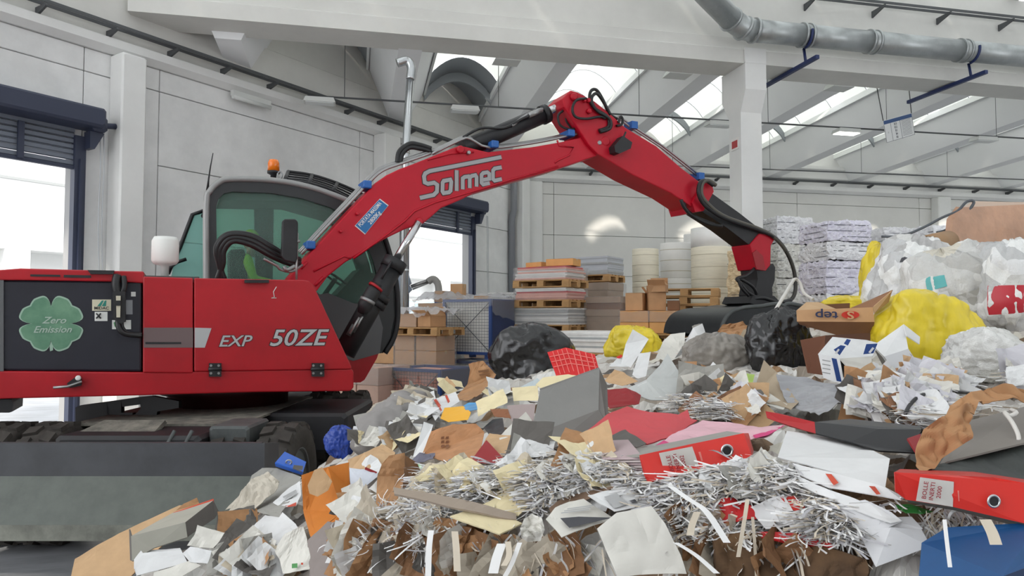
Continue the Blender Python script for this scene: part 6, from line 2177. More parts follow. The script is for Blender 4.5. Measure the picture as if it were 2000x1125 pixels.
for k in range(9):
    mb = MB()
    y0 = 895 + k * 5.3
    D1 = BOXD[RB1['label']] - 1.98
    P3 = [P(1178 + (k % 3) * 2, y0, 2.06 + D1), P(1256 + k, y0 - 2, 1.99 + D1), P(1256 + k, y0 + 2.6, 1.985 + D1), P(1178 + (k % 3) * 2, y0 + 2.8, 2.055 + D1)]
    P3 += [p + FW * .22 + UP * .005 for p in P3]
    mb.add(P3, [(0, 3, 2, 1), (4, 5, 6, 7), (0, 1, 5, 4), (3, 7, 6, 2), (0, 4, 7, 3), (1, 2, 6, 5)])
    mb.build('page_block', (mat('pages_mauve', (178, 158, 160), .85), mat('pages_light', (200, 188, 186), .85))[k % 2], RB1)
def spine_text(root, quad, depth, lines, m, up_axis=True, name='handwriting'):
    """quad px TL,TR,BR,BL of the paper label; lines run along the label's short side"""
    q = [P(x, y, depth) for x, y in quad]
    ux = (q[1] - q[0]); uy = (q[0] - q[3])
    w, h = ux.length, uy.length
    ux.normalize(); uy.normalize()
    nz_ = ux.cross(uy).normalized()
    if nz_.dot(CAM - q[0]) < 0: nz_ = -nz_
    # text reads upward (rotated by 90 degrees)
    for k, s in enumerate(lines):
        c = q[3] + ux * w * (.22 + .26 * k) + uy * h * .5
        mb = MB()
        mb.text(s, frame(c, uy, -ux, nz_), h * .26, .003, bold=.012)
        mb.build(name, m, root)
def plate_px(root, name, m, quad, depth, thick=.001):
    P3 = [P(x, y, depth) for x, y in quad]
    mb = MB(); mb.add(P3, [(3, 2, 1, 0)]); mb.build(name, m, root)
LAB = mat('binder_label', (206, 202, 196), .7, var=.04)
HWR = mat('red_handwriting', (150, 28, 40), .7)
plate_px(RB1, 'label', LAB, [(1287, 885), (1352, 872), (1367, 915), (1300, 931)], 1.965 + D1)
spine_text(RB1, [(1292, 886), (1340, 876), (1352, 916), (1304, 928)], 1.960 + D1, ('BOLLE', 'INERTI', '2002'), HWR)
mb = MB(); q = P(1420, 880, 1.97 + D1); mb.tube([q + (RT * math.cos(t) + UP * math.sin(t)) * .0125 for t in [2 * math.pi * k / 20 for k in range(20)]], .0032, 6, closed=True); mb.build('finger_ring', M_CHROME, RB1)
mb = MB(); mb.lathe([(.0115, 0), (.0115, .002)], frame(q + FW * .002, RT, UP, -FW), 16); mb.build('finger_hole', BK_SH, RB1)
plate_px(RB1, 'print_mark', mat('mark_pale', (226, 130, 120), .6), [(1364, 883), (1368, 882), (1373, 900), (1370, 901)], 1.962 + D1)
# -- right front
sheet('white_card', 'stiff blank white card lying right of the red binder', 'cardboard', [(1519, 892), (1537, 841), (1600, 850), (1662, 863), (1700, 877), (1738, 896), (1729, 953), (1640, 926)], W_SH, 33, depth=1.72, amp=.002, thick=.003)
sheet('envelope', 'white envelope with orange bars under the blank white card', 'envelope', [(1548, 905), (1640, 926), (1729, 953), (1768, 972), (1760, 977), (1620, 952), (1560, 925)], W_SH, 20, depth=1.62, anchor=(1729, 953), amp=.003, marks=(('orange_bar', INKR, [(1612, 925), (1624, 926), (1638, 943), (1628, 948)]), ('orange_bar', INKR, [(1697, 949), (1709, 950), (1720, 965), (1712, 966)])))
boxy('black_folder', 'black box folder with a red spine behind the blank white card', 'folder', [
    ('front', BK_SH, [(1591, 824, .1), (1716, 838, .02), (1798, 839, .0), (1788, 884, -.06), (1716, 880, -.06), (1662, 863, .0), (1593, 846, .06)]),
    ('red_spine', mat('spine_red', (168, 20, 28), .5), [(1495, 803, .28), (1520, 807, .24), (1591, 824, .1), (1593, 846, .06), (1540, 832, .18), (1498, 816, .26)]),
    ('top', mat('black_folder_top', (48, 48, 50), .5), [(1591, 824, .1), (1660, 818, .3), (1797, 832, .2), (1798, 839, .0), (1716, 838, .02)])], 1.98)
boxy('grey_folder', 'big grey folder with a dark red back edge under the kraft paper', 'folder', [
    ('cover', mat('folder_taupe', (124, 118, 112), .7, var=.04), [(1886, 823, .25), (2010, 792, .35), (2010, 862, .0), (1850, 901, -.05), (1833, 910, -.05)]),
    ('red_edge', DR_SH, [(1772, 856, .1), (1798, 847, .16), (1801, 892, .0), (1797, 896, -.02)]),
    ('inside', BK_SH, [(1798, 847, .16), (1886, 823, .25), (1833, 910, -.05), (1797, 896, -.02)])], 1.68)
sheet('grey_folder', 'dark folder with a pale edge above the second red binder', 'folder', [(1790, 918), (1850, 903), (1930, 882), (2010, 868), (2010, 945), (1900, 934), (1800, 926)], mat('folder_darkgreen', (52, 56, 54), .6), 25, depth=1.5, anchor=(1900, 934), thick=.005)
def crumpled_lump(name, label, cat, pts, depth, r, m, seed, parent=None, amp=.42, soft=False):
    """a crushed sheet of paper as a twisted lump following the points"""
    mb = MB()
    rr = random.Random(seed)
    path = spline([P(x, y, depth + dd) for x, y, dd in pts], 10)
    n = 30
    vs = []
    for i, p in enumerate(path):
        t = i / (len(path) - 1)
        R_ = r * (.55 + .75 * math.sin(math.pi * min(max(t, .06), .94)) ** .6)
        d = (path[min(i + 1, len(path) - 1)] - path[max(i - 1, 0)]).normalized()
        u, w, _ = basis(d)
        for k in range(n):
            a = 2 * math.pi * k / n
            q = p + (u * math.cos(a) * 1.1 + w * math.sin(a) * .7) * R_
            nn = 1.1 * noise.noise(q * 9 + Vector((seed, 0, 0))) + .5 * (1 - 2.4 * abs(noise.noise(q * 16 + Vector((0, seed, 0))))) if soft else .9 - 2.4 * abs(noise.noise(q * 17 + Vector((seed, 0, 0)))) + .8 * noise.noise(q * 48 + Vector((0, seed, 0)))
            vs.append(p + (q - p) * (1 + amp * nn))
    fs = [(i * n + k, i * n + (k + 1) % n, (i + 1) * n + (k + 1) % n, (i + 1) * n + k) for i in range(len(path) - 1) for k in range(n)]
    fs += [tuple(reversed(range(n))), tuple(range(len(vs) - n, len(vs)))]
    mb.add(vs, fs, soft)
    o = mb.build(name, m, parent)
    return tag(o, label, cat) if parent is None else o
sheet('kraft_paper', 'crushed brown kraft paper hanging between the grey folder and the second binder', 'paper', [(1845, 812), (1872, 796), (1900, 785), (1893, 812), (1889, 840), (1890, 862), (1868, 876), (1846, 892), (1832, 912), (1816, 916), (1800, 925), (1795, 905), (1798, 870), (1805, 838), (1826, 822)], B_SH, 62, depth=1.5, amp=.028, freq=15, cuts=4, thick=.003, off=.03)
sheet('kraft_paper', 'long fold of brown kraft paper at the top of the grey folder', 'paper', [(1846, 816), (1858, 788), (1897, 765), (1940, 751), (1975, 754), (2010, 768), (2010, 788), (1975, 780), (1943, 780), (1906, 791), (1899, 814), (1880, 812)], B_SH, 50, depth=1.75, amp=.03, freq=13, cuts=4, thick=.003, off=.03)
RB2 = boxy('ring_binder', 'red lever-arch binder with handwritten label at the dark folder', 'binder', [
    ('spine', R_SH, [(1747, 922, .02), (1800, 925, .01), (1870, 929, 0), (1940, 932, -.02), (2012, 945, -.04), (2060, 960, -.05), (2060, 1040, -.06), (2000, 1022, -.05), (1861, 990, -.01), (1770, 976, .02), (1749, 960, .02)]),
    ('cover', mat('binder_red_dark', (182, 34, 28), .5), [(1747, 922, .02), (1758, 916, .2), (1900, 921, .2), (2060, 945, .15), (2060, 960, -.05), (1940, 932, -.02), (1870, 929, 0), (1800, 925, .01)]),
    ('back_cover', GD_SH, [(1770, 976, .02), (1861, 990, -.01), (2000, 1022, -.05), (2060, 1040, -.06), (2060, 1046, -.0), (1860, 996, .06), (1775, 982, .08)])], 1.36, thick=.005)
D2 = BOXD[RB2['label']] - 1.36
plate_px(RB2, 'label', LAB, [(1797, 932), (1863, 941), (1861, 990), (1789, 978)], 1.348 + D2)
spine_text(RB2, [(1797, 932), (1850, 940), (1848, 988), (1790, 978)], 1.344 + D2, ('BOLLE', 'INERTI', '2000'), HWR)
plate_px(RB2, 'print_mark', mat('mark_pale', (226, 130, 120), .6), [(1870, 958), (1873, 958), (1874, 979), (1872, 979)], 1.344 + D2)
mb = MB(); q = P(1941, 979, 1.315 + D2); mb.tube([q + (RT * math.cos(t) + UP * math.sin(t)) * .0098 for t in [2 * math.pi * k / 20 for k in range(20)]], .0022, 6, closed=True); mb.build('finger_ring', M_CHROME, RB2)
mb = MB(); mb.lathe([(.0092, 0), (.0092, .002)], frame(q + FW * .002, RT, UP, -FW), 16); mb.build('finger_hole', BK_SH, RB2)
for k, pol in enumerate(([(1678, 1039), (1711, 1107), (1817, 1067), (1800, 1034), (1740, 1030)], [(1666, 1022), (1706, 1078), (1803, 1032), (1781, 1008), (1720, 1010)], [(1630, 985), (1672, 1020), (1702, 1046), (1762, 1018), (1742, 1000), (1690, 975)])):
    sheet('document', 'grey-white sheet in the leaning pile below the second red binder', 'paper', pol, mat('sheet_grey_white', (206, 206, 208), .8), 52, depth=1.33 + .03 * k, amp=.003, group='leaning sheets below the second binder')
sheet('document', 'long white sheet with a curled torn end under the orange-barred envelope', 'paper', [(1555, 928), (1620, 955), (1700, 985), (1760, 1020), (1740, 1024), (1640, 985), (1570, 950)], W_SH, 25, depth=1.46, anchor=(1700, 1000), amp=.008)
sheet('plastic_sleeve', 'green plastic sleeve under the second red binder', 'plastic sheet', [(1748, 984), (1780, 984), (1822, 998), (1800, 1003), (1770, 1000)], GRN, 25, depth=1.4)
sheet('red_card', 'red card poking from the shredded front below the red binder', 'folder', [(1386, 992), (1410, 980), (1440, 975), (1470, 990), (1485, 1012), (1440, 1022), (1400, 1016)], mat('card_red', (188, 30, 34), .6), 40, depth=1.55, amp=.02)
sheet('red_card', 'long flat red card beneath white sheets over the brown bale', 'folder', [(1478, 1036), (1560, 1042), (1630, 1064), (1626, 1068), (1550, 1062), (1480, 1048)], mat('card_red', (188, 30, 34), .6), 30, depth=1.45, thick=.004)
sheet('document', 'white sheet pair lying on the long flat red card', 'paper', [(1462, 992), (1500, 975), (1530, 966), (1562, 1018), (1528, 1028), (1496, 1032)], W_SH, 32, depth=1.48, amp=.004)
sheet('red_card', 'bright red card corner under the strips beside the green scraps', 'folder', [(1524, 972), (1552, 968), (1572, 990), (1570, 1002), (1545, 998)], mat('card_red2', (206, 48, 36), .6), 35, depth=1.5)
sheet('brown_carton', 'dark brown crushed cardboard under the red card at the front', 'cardboard', [(1396, 1050), (1440, 1042), (1500, 1044), (1560, 1056), (1600, 1066), (1640, 1075), (1690, 1092), (1700, 1170), (1550, 1175), (1400, 1170)], mat('bale_brown', (104, 78, 52), .9, col2=(66, 48, 34), scale=5, bump=.5, bscale=9), 84, depth=1.46, amp=.035, freq=9, cuts=4, thick=.02, keyed=False)
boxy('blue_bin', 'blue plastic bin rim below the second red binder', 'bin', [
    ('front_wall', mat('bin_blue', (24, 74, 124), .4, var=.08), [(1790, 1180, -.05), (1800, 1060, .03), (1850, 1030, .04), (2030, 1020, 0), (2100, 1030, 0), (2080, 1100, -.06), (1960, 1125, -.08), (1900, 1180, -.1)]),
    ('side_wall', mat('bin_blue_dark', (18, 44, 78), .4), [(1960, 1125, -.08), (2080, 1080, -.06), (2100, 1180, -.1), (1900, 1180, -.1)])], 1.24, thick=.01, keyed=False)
# -- middle back
sheet('kraft_sack', 'flattened brown paper sack with faint print before the low mesh cage', 'sack', [(892, 781), (893, 770), (913, 750), (918, 722), (915, 711), (943, 705), (957, 720), (969, 733), (953, 758), (922, 780)], B_SH, 65, depth=4.5, amp=.03, freq=9, marks=(('print', mat('sack_print', (120, 84, 56), .9), [(934, 724), (954, 721), (955, 725), (935, 728)]), ('print', mat('sack_print', (120, 84, 56), .9), [(936, 731), (956, 728), (957, 731), (937, 734)])))
sheet('striped_box', 'white carton flap with red stripes beside the yellow folder', 'cardboard', [(832, 786), (860, 775), (890, 765), (898, 784), (862, 806), (850, 822)], W_SH, 55, depth=3.9, amp=.004, marks=(('red_stripe', INKR, [(847, 781), (852, 779), (866, 799), (861, 803)]), ('red_stripe', INKR, [(869, 773), (873, 771), (881, 789), (877, 792)])))
sheet('yellow_folder', 'yellow folder lying below the red-striped flap', 'folder', [(860, 817), (868, 797), (905, 793), (920, 806), (914, 820), (876, 824)], Y_SH, 45, depth=3.55, amp=.003)
sheet('blue_sheet', 'small blue plastic sheet behind the yellow folder', 'plastic sheet', [(903, 793), (915, 786), (936, 785), (940, 798), (912, 803)], mat('sky_blue', (70, 150, 204), .4), 45, depth=3.6)
sheet('corrugated_board', 'brown corrugated board with printed symbols before the shredded paper', 'cardboard', [(824, 890), (842, 842), (885, 828), (930, 828), (946, 845), (938, 880), (925, 900), (868, 900)], mat('corrugated_brown', (182, 132, 92), .85, var=.12, scale=14), 60, depth=2.75, amp=.012, thick=.006, marks=[('symbol', mat('symbol_ink', (120, 78, 52), .9), [(862 + 9 * (k % 2), 853 + 8 * (k // 2)), (868 + 9 * (k % 2), 852 + 8 * (k // 2)), (867 + 9 * (k % 2), 857 + 8 * (k // 2)), (861 + 9 * (k % 2), 858 + 8 * (k // 2))]) for k in range(6)])
sheet('tan_board', 'tan board propped beside the dark red triangle', 'cardboard', [(940, 878), (948, 858), (956, 846), (1010, 851), (1000, 880), (972, 898)], T_SH, 55, depth=2.6)
sheet('red_card', 'dark red card corner sticking up from the shreds', 'folder', [(918, 902), (950, 859), (984, 896), (966, 906)], DR_SH, 60, depth=2.45, thick=.004, amp=.002)
sheet('dark_hollow', 'black patch standing for the shaded hollow beside the brown corrugated board', 'cardboard', [(944, 836), (962, 820), (982, 817), (986, 844), (960, 853)], BK_SH, 60, depth=2.9)  # black sheet paints the shade inside the hollow
sheet('document', 'white sheet leaning against the grey box file', 'paper', [(972, 856), (1000, 828), (1027, 804), (1039, 820), (1012, 856), (990, 866)], O_SH, 55, depth=2.75, amp=.006)
sheet('carton_flap', 'mauve-grey carton flap behind the box file', 'cardboard', [(990, 792), (1046, 788), (1042, 822), (1010, 826), (998, 822)], mat('mauve_carton', (164, 148, 146), .85), 70, depth=3.3)
sheet('carton_flap', 'rusty brown carton flap left of the mauve flap', 'cardboard', [(957, 800), (992, 799), (998, 818), (966, 812)], mat('rust_brown', (140, 88, 56), .85), 40, depth=3.4)
sheet('printed_sheet', 'yellowed form sheet above the mauve flap', 'paper', [(1000, 757), (1050, 753), (1052, 782), (1003, 783)], C_SH, 65, depth=3.5, marks=(('print', INKG, [(1006, 764), (1040, 762), (1040, 764), (1006, 766)]), ('print', INKG, [(1008, 772), (1044, 770), (1044, 772), (1008, 774)])))
sheet('folder_tab', 'pale blue folder tab sticking up behind the form sheet', 'folder', [(1012, 758), (1050, 738), (1056, 745), (1046, 756), (1020, 762)], mat('tab_blue', (196, 206, 210), .8), 60, depth=3.7)
sheet('cream_card', 'cream card edge along the top of the box file', 'cardboard', [(1046, 752), (1060, 738), (1110, 732), (1130, 735), (1060, 760)], C_SH, 40, depth=3.4)
for k in range(4):
    crumpled_lump('grey_sack', 'soft grey crumpled sack in the tangle right of the tyre', 'sack', [(706 + 8 * k, 872 - 4 * k, -.1), (740 + 10 * k, 845 - 8 * k, 0), (768 + 12 * k, 812 - 6 * k, .15), (786 + 12 * k, 780 - 2 * k, .3)], 3.6 + .18 * k, .075, (mat('sack_grey', (142, 138, 136), .8, var=.1), mat('sack_beige', (168, 160, 146), .85, var=.1))[k % 2], 20 + k, amp=.4, soft=True)['group'] = 'grey sacks right of the tyre'
sheet('grey_folder', 'curved grey folder behind the grey sacks', 'folder', [(690, 812), (730, 803), (772, 797), (770, 812), (724, 832), (698, 842)], G_SH, 45, depth=4.6, thick=.006)
sheet('black_folder', 'black folder standing among the grey sacks', 'folder', [(728, 853), (736, 818), (772, 823), (764, 848)], BK_SH, 60, depth=4.2, thick=.01)
sheet('white_board', 'narrow white board leaning beside the corrugated board', 'cardboard', [(806, 892), (828, 824), (846, 830), (826, 892)], W_SH, 70, depth=2.95)
sheet('green_card', 'small mint green card at the edge of the shreds', 'paper', [(802, 915), (818, 906), (828, 912), (810, 918)], mat('mint', (168, 214, 172), .8), 40)
sheet('grey_cloth', 'grey-lilac folded cloth by the mint green card', 'cloth', [(796, 910), (820, 888), (850, 884), (846, 898), (815, 908)], mat('lilac_grey', (112, 110, 124), .9), 40, amp=.02)
# -- rear centre
sheet('white_sheet', 'tall white sheet standing against the small yellow bag', 'paper', [(1213, 710), (1222, 672), (1236, 643), (1267, 662), (1246, 700), (1232, 718)], W_SH, 75, depth=4.8)
sheet('carton_piece', 'white carton piece with red edge below the small yellow bag', 'cardboard', [(1188, 716), (1208, 698), (1236, 704), (1226, 716)], W_SH, 50, depth=4.7, marks=(('red_edge', R_SH, [(1204, 697), (1214, 692), (1216, 697), (1206, 702)]),))
sheet('white_card', 'white card with a dark mark beside the tall white sheet', 'cardboard', [(1235, 732), (1248, 690), (1271, 688), (1262, 734), (1246, 740)], W_SH, 65, depth=4.4, marks=(('dark_mark', INK, [(1240, 712), (1244, 710), (1242, 720), (1238, 720)]),))
sheet('tan_board', 'tan carton piece folded behind the box file', 'cardboard', [(1180, 745), (1200, 722), (1216, 726), (1246, 745), (1216, 752), (1190, 748)], T_SH, 35, depth=3.8)
sheet('carton_piece', 'tan folded carton piece with an open end behind the pink sheet', 'cardboard', [(1470, 772), (1492, 703), (1516, 726), (1560, 786), (1545, 800), (1500, 760), (1478, 782)], mat('tan_grey', (168, 152, 130), .85, var=.05), 55, depth=3.0, thick=.006)
sheet('carton_piece', 'white printed carton flap inside the tan carton piece', 'cardboard', [(1474, 764), (1494, 762), (1538, 790), (1530, 800), (1480, 785)], O_SH, 40, depth=2.85)
sheet('grey_board', 'grey-tan carton standing before the clear sack', 'cardboard', [(1442, 662), (1452, 644), (1486, 634), (1500, 660), (1480, 690), (1462, 694)], mat('tan_grey', (168, 152, 130), .85), 70, depth=5.0, thick=.006)
sheet('brown_board', 'crumpled brown paper under the open grab', 'paper', [(1400, 650), (1412, 632), (1450, 628), (1468, 640), (1446, 668), (1420, 672)], B_SH, 60, depth=5.6, amp=.04, freq=12)
sheet('white_strip', 'white strap standing in an arch before the grab', 'strip', [(1318, 700), (1336, 672), (1354, 640), (1372, 632), (1378, 650), (1386, 694), (1374, 690), (1366, 650), (1356, 655), (1336, 690)], W_SH, 80, depth=4.8)
sheet('striped_sack', 'white woven sack with green and red stripes beside the orange cartons', 'sack', [(1280, 700), (1296, 665), (1310, 652), (1338, 650), (1336, 690), (1310, 706)], O_SH, 60, depth=5.0, amp=.02, marks=(('green_stripe', GRN, [(1291, 680), (1336, 679), (1336, 682), (1290, 684)]), ('red_stripe', INKR, [(1288, 688), (1336, 687), (1336, 690), (1286, 692)])))
sheet('green_sheet', 'lime green plastic sheet below the clear sack', 'plastic sheet', [(1430, 740), (1440, 730), (1474, 732), (1470, 748), (1445, 756)], mat('lime', (160, 190, 80), .5), 40, depth=3.8)
sheet('grey_film', 'grey plastic wrap crumpled before the printed blue and white carton', 'plastic sheet', [(1516, 730), (1560, 736), (1640, 755), (1660, 780), (1600, 812), (1550, 795), (1525, 760)], mat('grey_wrap', (150, 150, 154), .35, var=.1), 30, depth=2.75, amp=.02, freq=7, cuts=4)
# -- the cartons at right
boxy('printed_carton', 'brown carton printed Step upside down', 'box', [
    ('front_panel', M_CARD, [(1556, 606, 0), (1705, 600, 0), (1708, 629, 0), (1557, 628, 0)]),
    ('bottom_panel', M_CARDD, [(1557, 628, 0), (1708, 629, 0), (1702, 662, .1), (1640, 656, .1), (1562, 634, .1)]),
    ('top_flap', T_SH, [(1556, 606, 0), (1575, 590, .2), (1600, 590, .25), (1640, 606, .1), (1600, 604, 0)]),
    ('side_flap', M_CARDD, [(1660, 602, .1), (1700, 585, .1), (1743, 566, .0), (1740, 572, 0), (1705, 600, 0)]),
    ('side_flap', T_SH, [(1705, 600, 0), (1743, 567, .0), (1736, 590, .02), (1708, 612, 0)]),
    ('inner_panel', M_CARDI, [(1575, 596, .25), (1660, 592, .25), (1660, 640, .25), (1575, 640, .25)])], 3.9)
sp_ = [o for o in COL.objects if o.get('label') == 'brown carton printed Step upside down'][0]
DS = BOXD[sp_['label']] - 3.9
mb = MB(); mb.text('tep', frame(P(1614, 616, 3.885 + DS), -RT, -UP, -FW), .066, .002, bold=.015, sx=1.45); mb.build('lettering', mat('step_navy', (44, 52, 84), .7), sp_)
mb = MB(); q = P(1661, 615, 3.885 + DS); mb.add([q + RT * math.cos(t) * .049 + UP * math.sin(t) * .021 for t in [2 * math.pi * k / 24 for k in range(24)]], [tuple(range(24))]); mb.build('emblem_disc', mat('step_red', (204, 52, 36), .6), sp_)
mb = MB(); mb.text('S', frame(P(1661, 615, 3.88 + DS), -RT, -UP, -FW), .058, .002, bold=.02, sx=1.5); mb.build('lettering', M_CARD, sp_)
boxy('brown_carton', 'dark brown carton side below the carton printed Step', 'box', [
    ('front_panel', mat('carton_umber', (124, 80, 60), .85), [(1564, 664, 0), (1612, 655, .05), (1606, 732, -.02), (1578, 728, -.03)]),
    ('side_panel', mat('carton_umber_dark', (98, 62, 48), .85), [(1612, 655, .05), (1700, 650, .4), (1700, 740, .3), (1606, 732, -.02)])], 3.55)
PC = boxy('printed_carton', 'white carton with blue printed panels and an open flap', 'box', [
    ('top_panel', W_SH, [(1598, 691, 0), (1626, 658, .22), (1692, 664, .28), (1716, 670, .25), (1704, 696, .02), (1640, 700, -.06)]),
    ('front_panel', W_SH, [(1598, 691, 0), (1640, 700, -.06), (1649, 752, -.1), (1608, 738, -.03)]),
    ('open_flap', O_SH, [(1640, 700, -.06), (1703, 696, .02), (1701, 714, -.02), (1692, 724, -.05), (1672, 727, -.06), (1658, 720, -.08)]),
    ('inside', BK_SH, [(1640, 700, -.04), (1700, 700, .1), (1690, 752, .05), (1649, 752, -.08)])], 3.3)
bluep = mat('print_blue', (40, 72, 136), .6)
for quad, dd in (([(1628, 683), (1642, 674), (1652, 676), (1640, 694)], -.02), ([(1648, 671), (1654, 662), (1662, 664), (1656, 675)], .1), ([(1692, 672), (1714, 671), (1706, 690), (1686, 692)], .02), ([(1624, 699), (1634, 701), (1644, 746), (1634, 744)], -.1)):
    plate_px(PC, 'blue_panel', bluep, quad, BOXD[PC['label']] + dd - .03)
plate_px(PC, 'blue_panel_motif', W_SH, [(1630, 690), (1637, 681), (1640, 683), (1634, 692)], BOXD[PC['label']] - .06)
plate_px(PC, 'blue_panel_motif', W_SH, [(1696, 688), (1704, 678), (1708, 680), (1700, 690)], BOXD[PC['label']] - .03)
for k in range(4):
    plate_px(PC, 'print_line', INKG, [(1606, 702 + 8 * k), (1622, 705 + 8 * k), (1622, 707 + 8 * k), (1606, 704 + 8 * k)], BOXD[PC['label']] - .12)
boxy('white_carton', 'open white carton standing on its corner beside the yellow bag', 'box', [
    ('front_panel', mat('white_board_grey', (206, 206, 208), .75), [(1725, 697, 0), (1774, 681, .04), (1803, 725, .0), (1757, 744, -.05)]),
    ('upper_panel', W_SH, [(1704, 676, .12), (1765, 633, .2), (1774, 681, .04), (1725, 697, 0)]),
    ('flap', W_SH, [(1765, 633, .2), (1797, 658, .15), (1796, 672, .1), (1770, 655, .1)]),
    ('side_panel', G_SH, [(1704, 676, .12), (1725, 697, 0), (1757, 744, -.05), (1735, 735, .1)])], 3.15)

# ---------------------------------------------------------------- bags
M_YBAG = mat('yellow_bag', (222, 198, 44), .35, var=.16, scale=5, spec=.6, bump=.25, bscale=7, stretch=(1, 1, .35))
M_BBAG = mat('black_bag', (22, 22, 24), .25, spec=.7, bump=.25, bscale=6, stretch=(1, 1, .4))
M_CBAG = scrap_mat('clear_bag_paper', [(0, (228, 228, 228)), (.3, (196, 196, 196)), (.45, (236, 236, 234)), (.7, (190, 188, 186)), (.78, (214, 213, 210)), (.92, (180, 178, 177))], 11, .25, .3)
M_CBAG2 = scrap_mat('clear_bag_pale', [(0, (226, 225, 222)), (.35, (204, 203, 200)), (.55, (220, 219, 215)), (.8, (186, 184, 180)), (.9, (212, 206, 192))], 7, .25, .3)
def bag(name, label, px, py, hw, hh, depth, m, seed, dd=.7, fold=.10, tie=None, group=None, rot=0.0, marks=()):
    c = P(px, py, depth)
    s = depth / FPX
    key([(px + .9 * hw * math.cos(t), py + .85 * hh * math.sin(t)) for t in [k * math.pi / 8 for k in range(16)]])
    root = thing(name, label, 'bag', c - UP * hh * s, group=group)
    rr = random.Random(seed)
    NU, NV = 110, 64
    vs, fs = [], []
    so = Vector((seed * 2.3, seed * 1.1, 0))
    def surf(u, v, extra=1.0):
        th = math.pi * v; ph = 2 * math.pi * u
        d = Vector((math.sin(th) * math.cos(ph), math.sin(th) * math.sin(ph), math.cos(th)))
        e = 2.6
        k = (abs(d.x) ** e + abs(d.y) ** e + abs(d.z) ** e) ** (-1 / e)
        d2 = d * k
        n1 = noise.noise(d * 1.7 + so)
        g = Vector((math.cos(ph) * 3.2, math.sin(ph) * 3.2, d.z * .9))
        n2 = 1 - abs(noise.noise(g + so + Vector((0, 0, n1)))) * 2.4          # folds running up to the neck
        n3 = 1 - abs(noise.noise(g * 2.3 + so * 2 + Vector((0, 0, n1 * 1.5)))) * 2.4
        n4 = noise.noise(d * 7 + so)
        n5 = 1 - abs(noise.noise(d * 4.2 + so * 3)) * 2.4
        r = 1 + .20 * n1 + fold * (n2 * .55 + n3 * .35 + n4 * .2 + n5 * .45)
        x, z = d2.x * hw * s * r, d2.z * hh * s * r
        cr, sr = math.cos(rot), math.sin(rot)
        return c + RT * (x * cr - z * sr) * extra + FW * d2.y * dd * (hw + hh) / 2 * s * r * extra + UP * (x * sr + z * cr) * extra
    for j in range(NV + 1):
        for i in range(NU):
            vs.append(surf(i / NU, j / NV))
    fs = [(j * NU + i, (j + 1) * NU + i, (j + 1) * NU + (i + 1) % NU, j * NU + (i + 1) % NU) for j in range(NV) for i in range(NU)]
    mb = MB(); mb.add(vs, fs, True); mb.build('bag_body', m, root)
    if tie:
        tx, ty = tie
        b = P(tx, ty, depth)
        dir_ = (b - c).normalized()
        mb = MB()
        st = c + (b - c) * .75
        K = 14
        vv = []
        for l, (t, rad) in enumerate(((0, .09), (.35, .05), (.6, .022), (.8, .03), (1.15, .075))):
            ctr = st + (b - st) * t
            u, w, _ = basis(dir_)
            for q in range(K):
                a = 2 * math.pi * q / K
                vv.append(ctr + (u * math.cos(a) + w * math.sin(a)) * rad * (1 + .3 * math.sin(q * 3 + l)) * (hw * s * 4))
        mb.add(vv, [(l * K + q, l * K + (q + 1) % K, (l + 1) * K + (q + 1) % K, (l + 1) * K + q) for l in range(4) for q in range(K)], True)
        mb.build('tied_neck', m, root)
    for (nm, mm_, (mx, my), size, sd) in marks:
        # a scrap pressed against the inside of the film: small patch following the bag surface
        best = None
        tgt = ray(mx, my).normalized()
        for j in range(NV + 1):
            for i in range(NU):
                v = vs[j * NU + i]
                if (v - c).dot(CAM - c) < 0: continue
                dd_ = ((v - CAM).normalized() - tgt).length
                if best is None or dd_ < best[0]: best = (dd_, i, j)
        _, bi, bj = best
        mb = MB(); g = 4
        pv = []
        for a in range(g + 1):
            for b_ in range(g + 1):
                pv.append(surf((bi + (a - g / 2) * size[0] / g * NU / 100) / NU, min(.98, max(.02, (bj + (b_ - g / 2) * size[1] / g * NV / 100) / NV)), 1.012))
        mb.add(pv, [(a * (g + 1) + b_, a * (g + 1) + b_ + 1, (a + 1) * (g + 1) + b_ + 1, (a + 1) * (g + 1) + b_) for a in range(g) for b_ in range(g)], True)
        mb.build(nm, mm_, root)
    return root
bag('waste_bag', 'big bulging yellow bag between the white carton and the clear bags', 1815, 655, 95, 78, 3.9, M_YBAG, 2, fold=.07, rot=-.25)
bag('waste_bag', 'tall narrow yellow bag beside the lilac bale column', 1712, 540, 26, 62, 5.6, M_YBAG, 5, fold=.10, rot=-.15)
bag('waste_bag', 'low yellow bag behind the carton printed Step', 1662, 600, 52, 22, 5.2, M_YBAG, 6, fold=.10)
bag('waste_bag', 'yellow bag tucked under the clear bag with a red packet', 1985, 640, 46, 40, 4.5, M_YBAG, 8, fold=.08)
bag('waste_bag', 'yellow bag mostly hidden by the clear bags and cardboard tube', 1790, 490, 52, 22, 5.8, M_YBAG, 9, fold=.08)
bag('waste_bag', 'small yellow bag before the white flat stack and orange cartons', 1237, 674, 48, 34, 6.0, M_YBAG, 7, fold=.12)
bag('waste_bag', 'clear bag of crumpled white paper before the lilac bale column', 1776, 560, 72, 88, 5.0, M_CBAG, 12, fold=.10, rot=-.3, marks=(('dark_scrap', INK, (1775, 510), (5, 3), 1), ('paper_scrap', W_SH, (1800, 520), (8, 6), 2), ('red_scrap', INKR, (1808, 508), (3, 3), 4)))
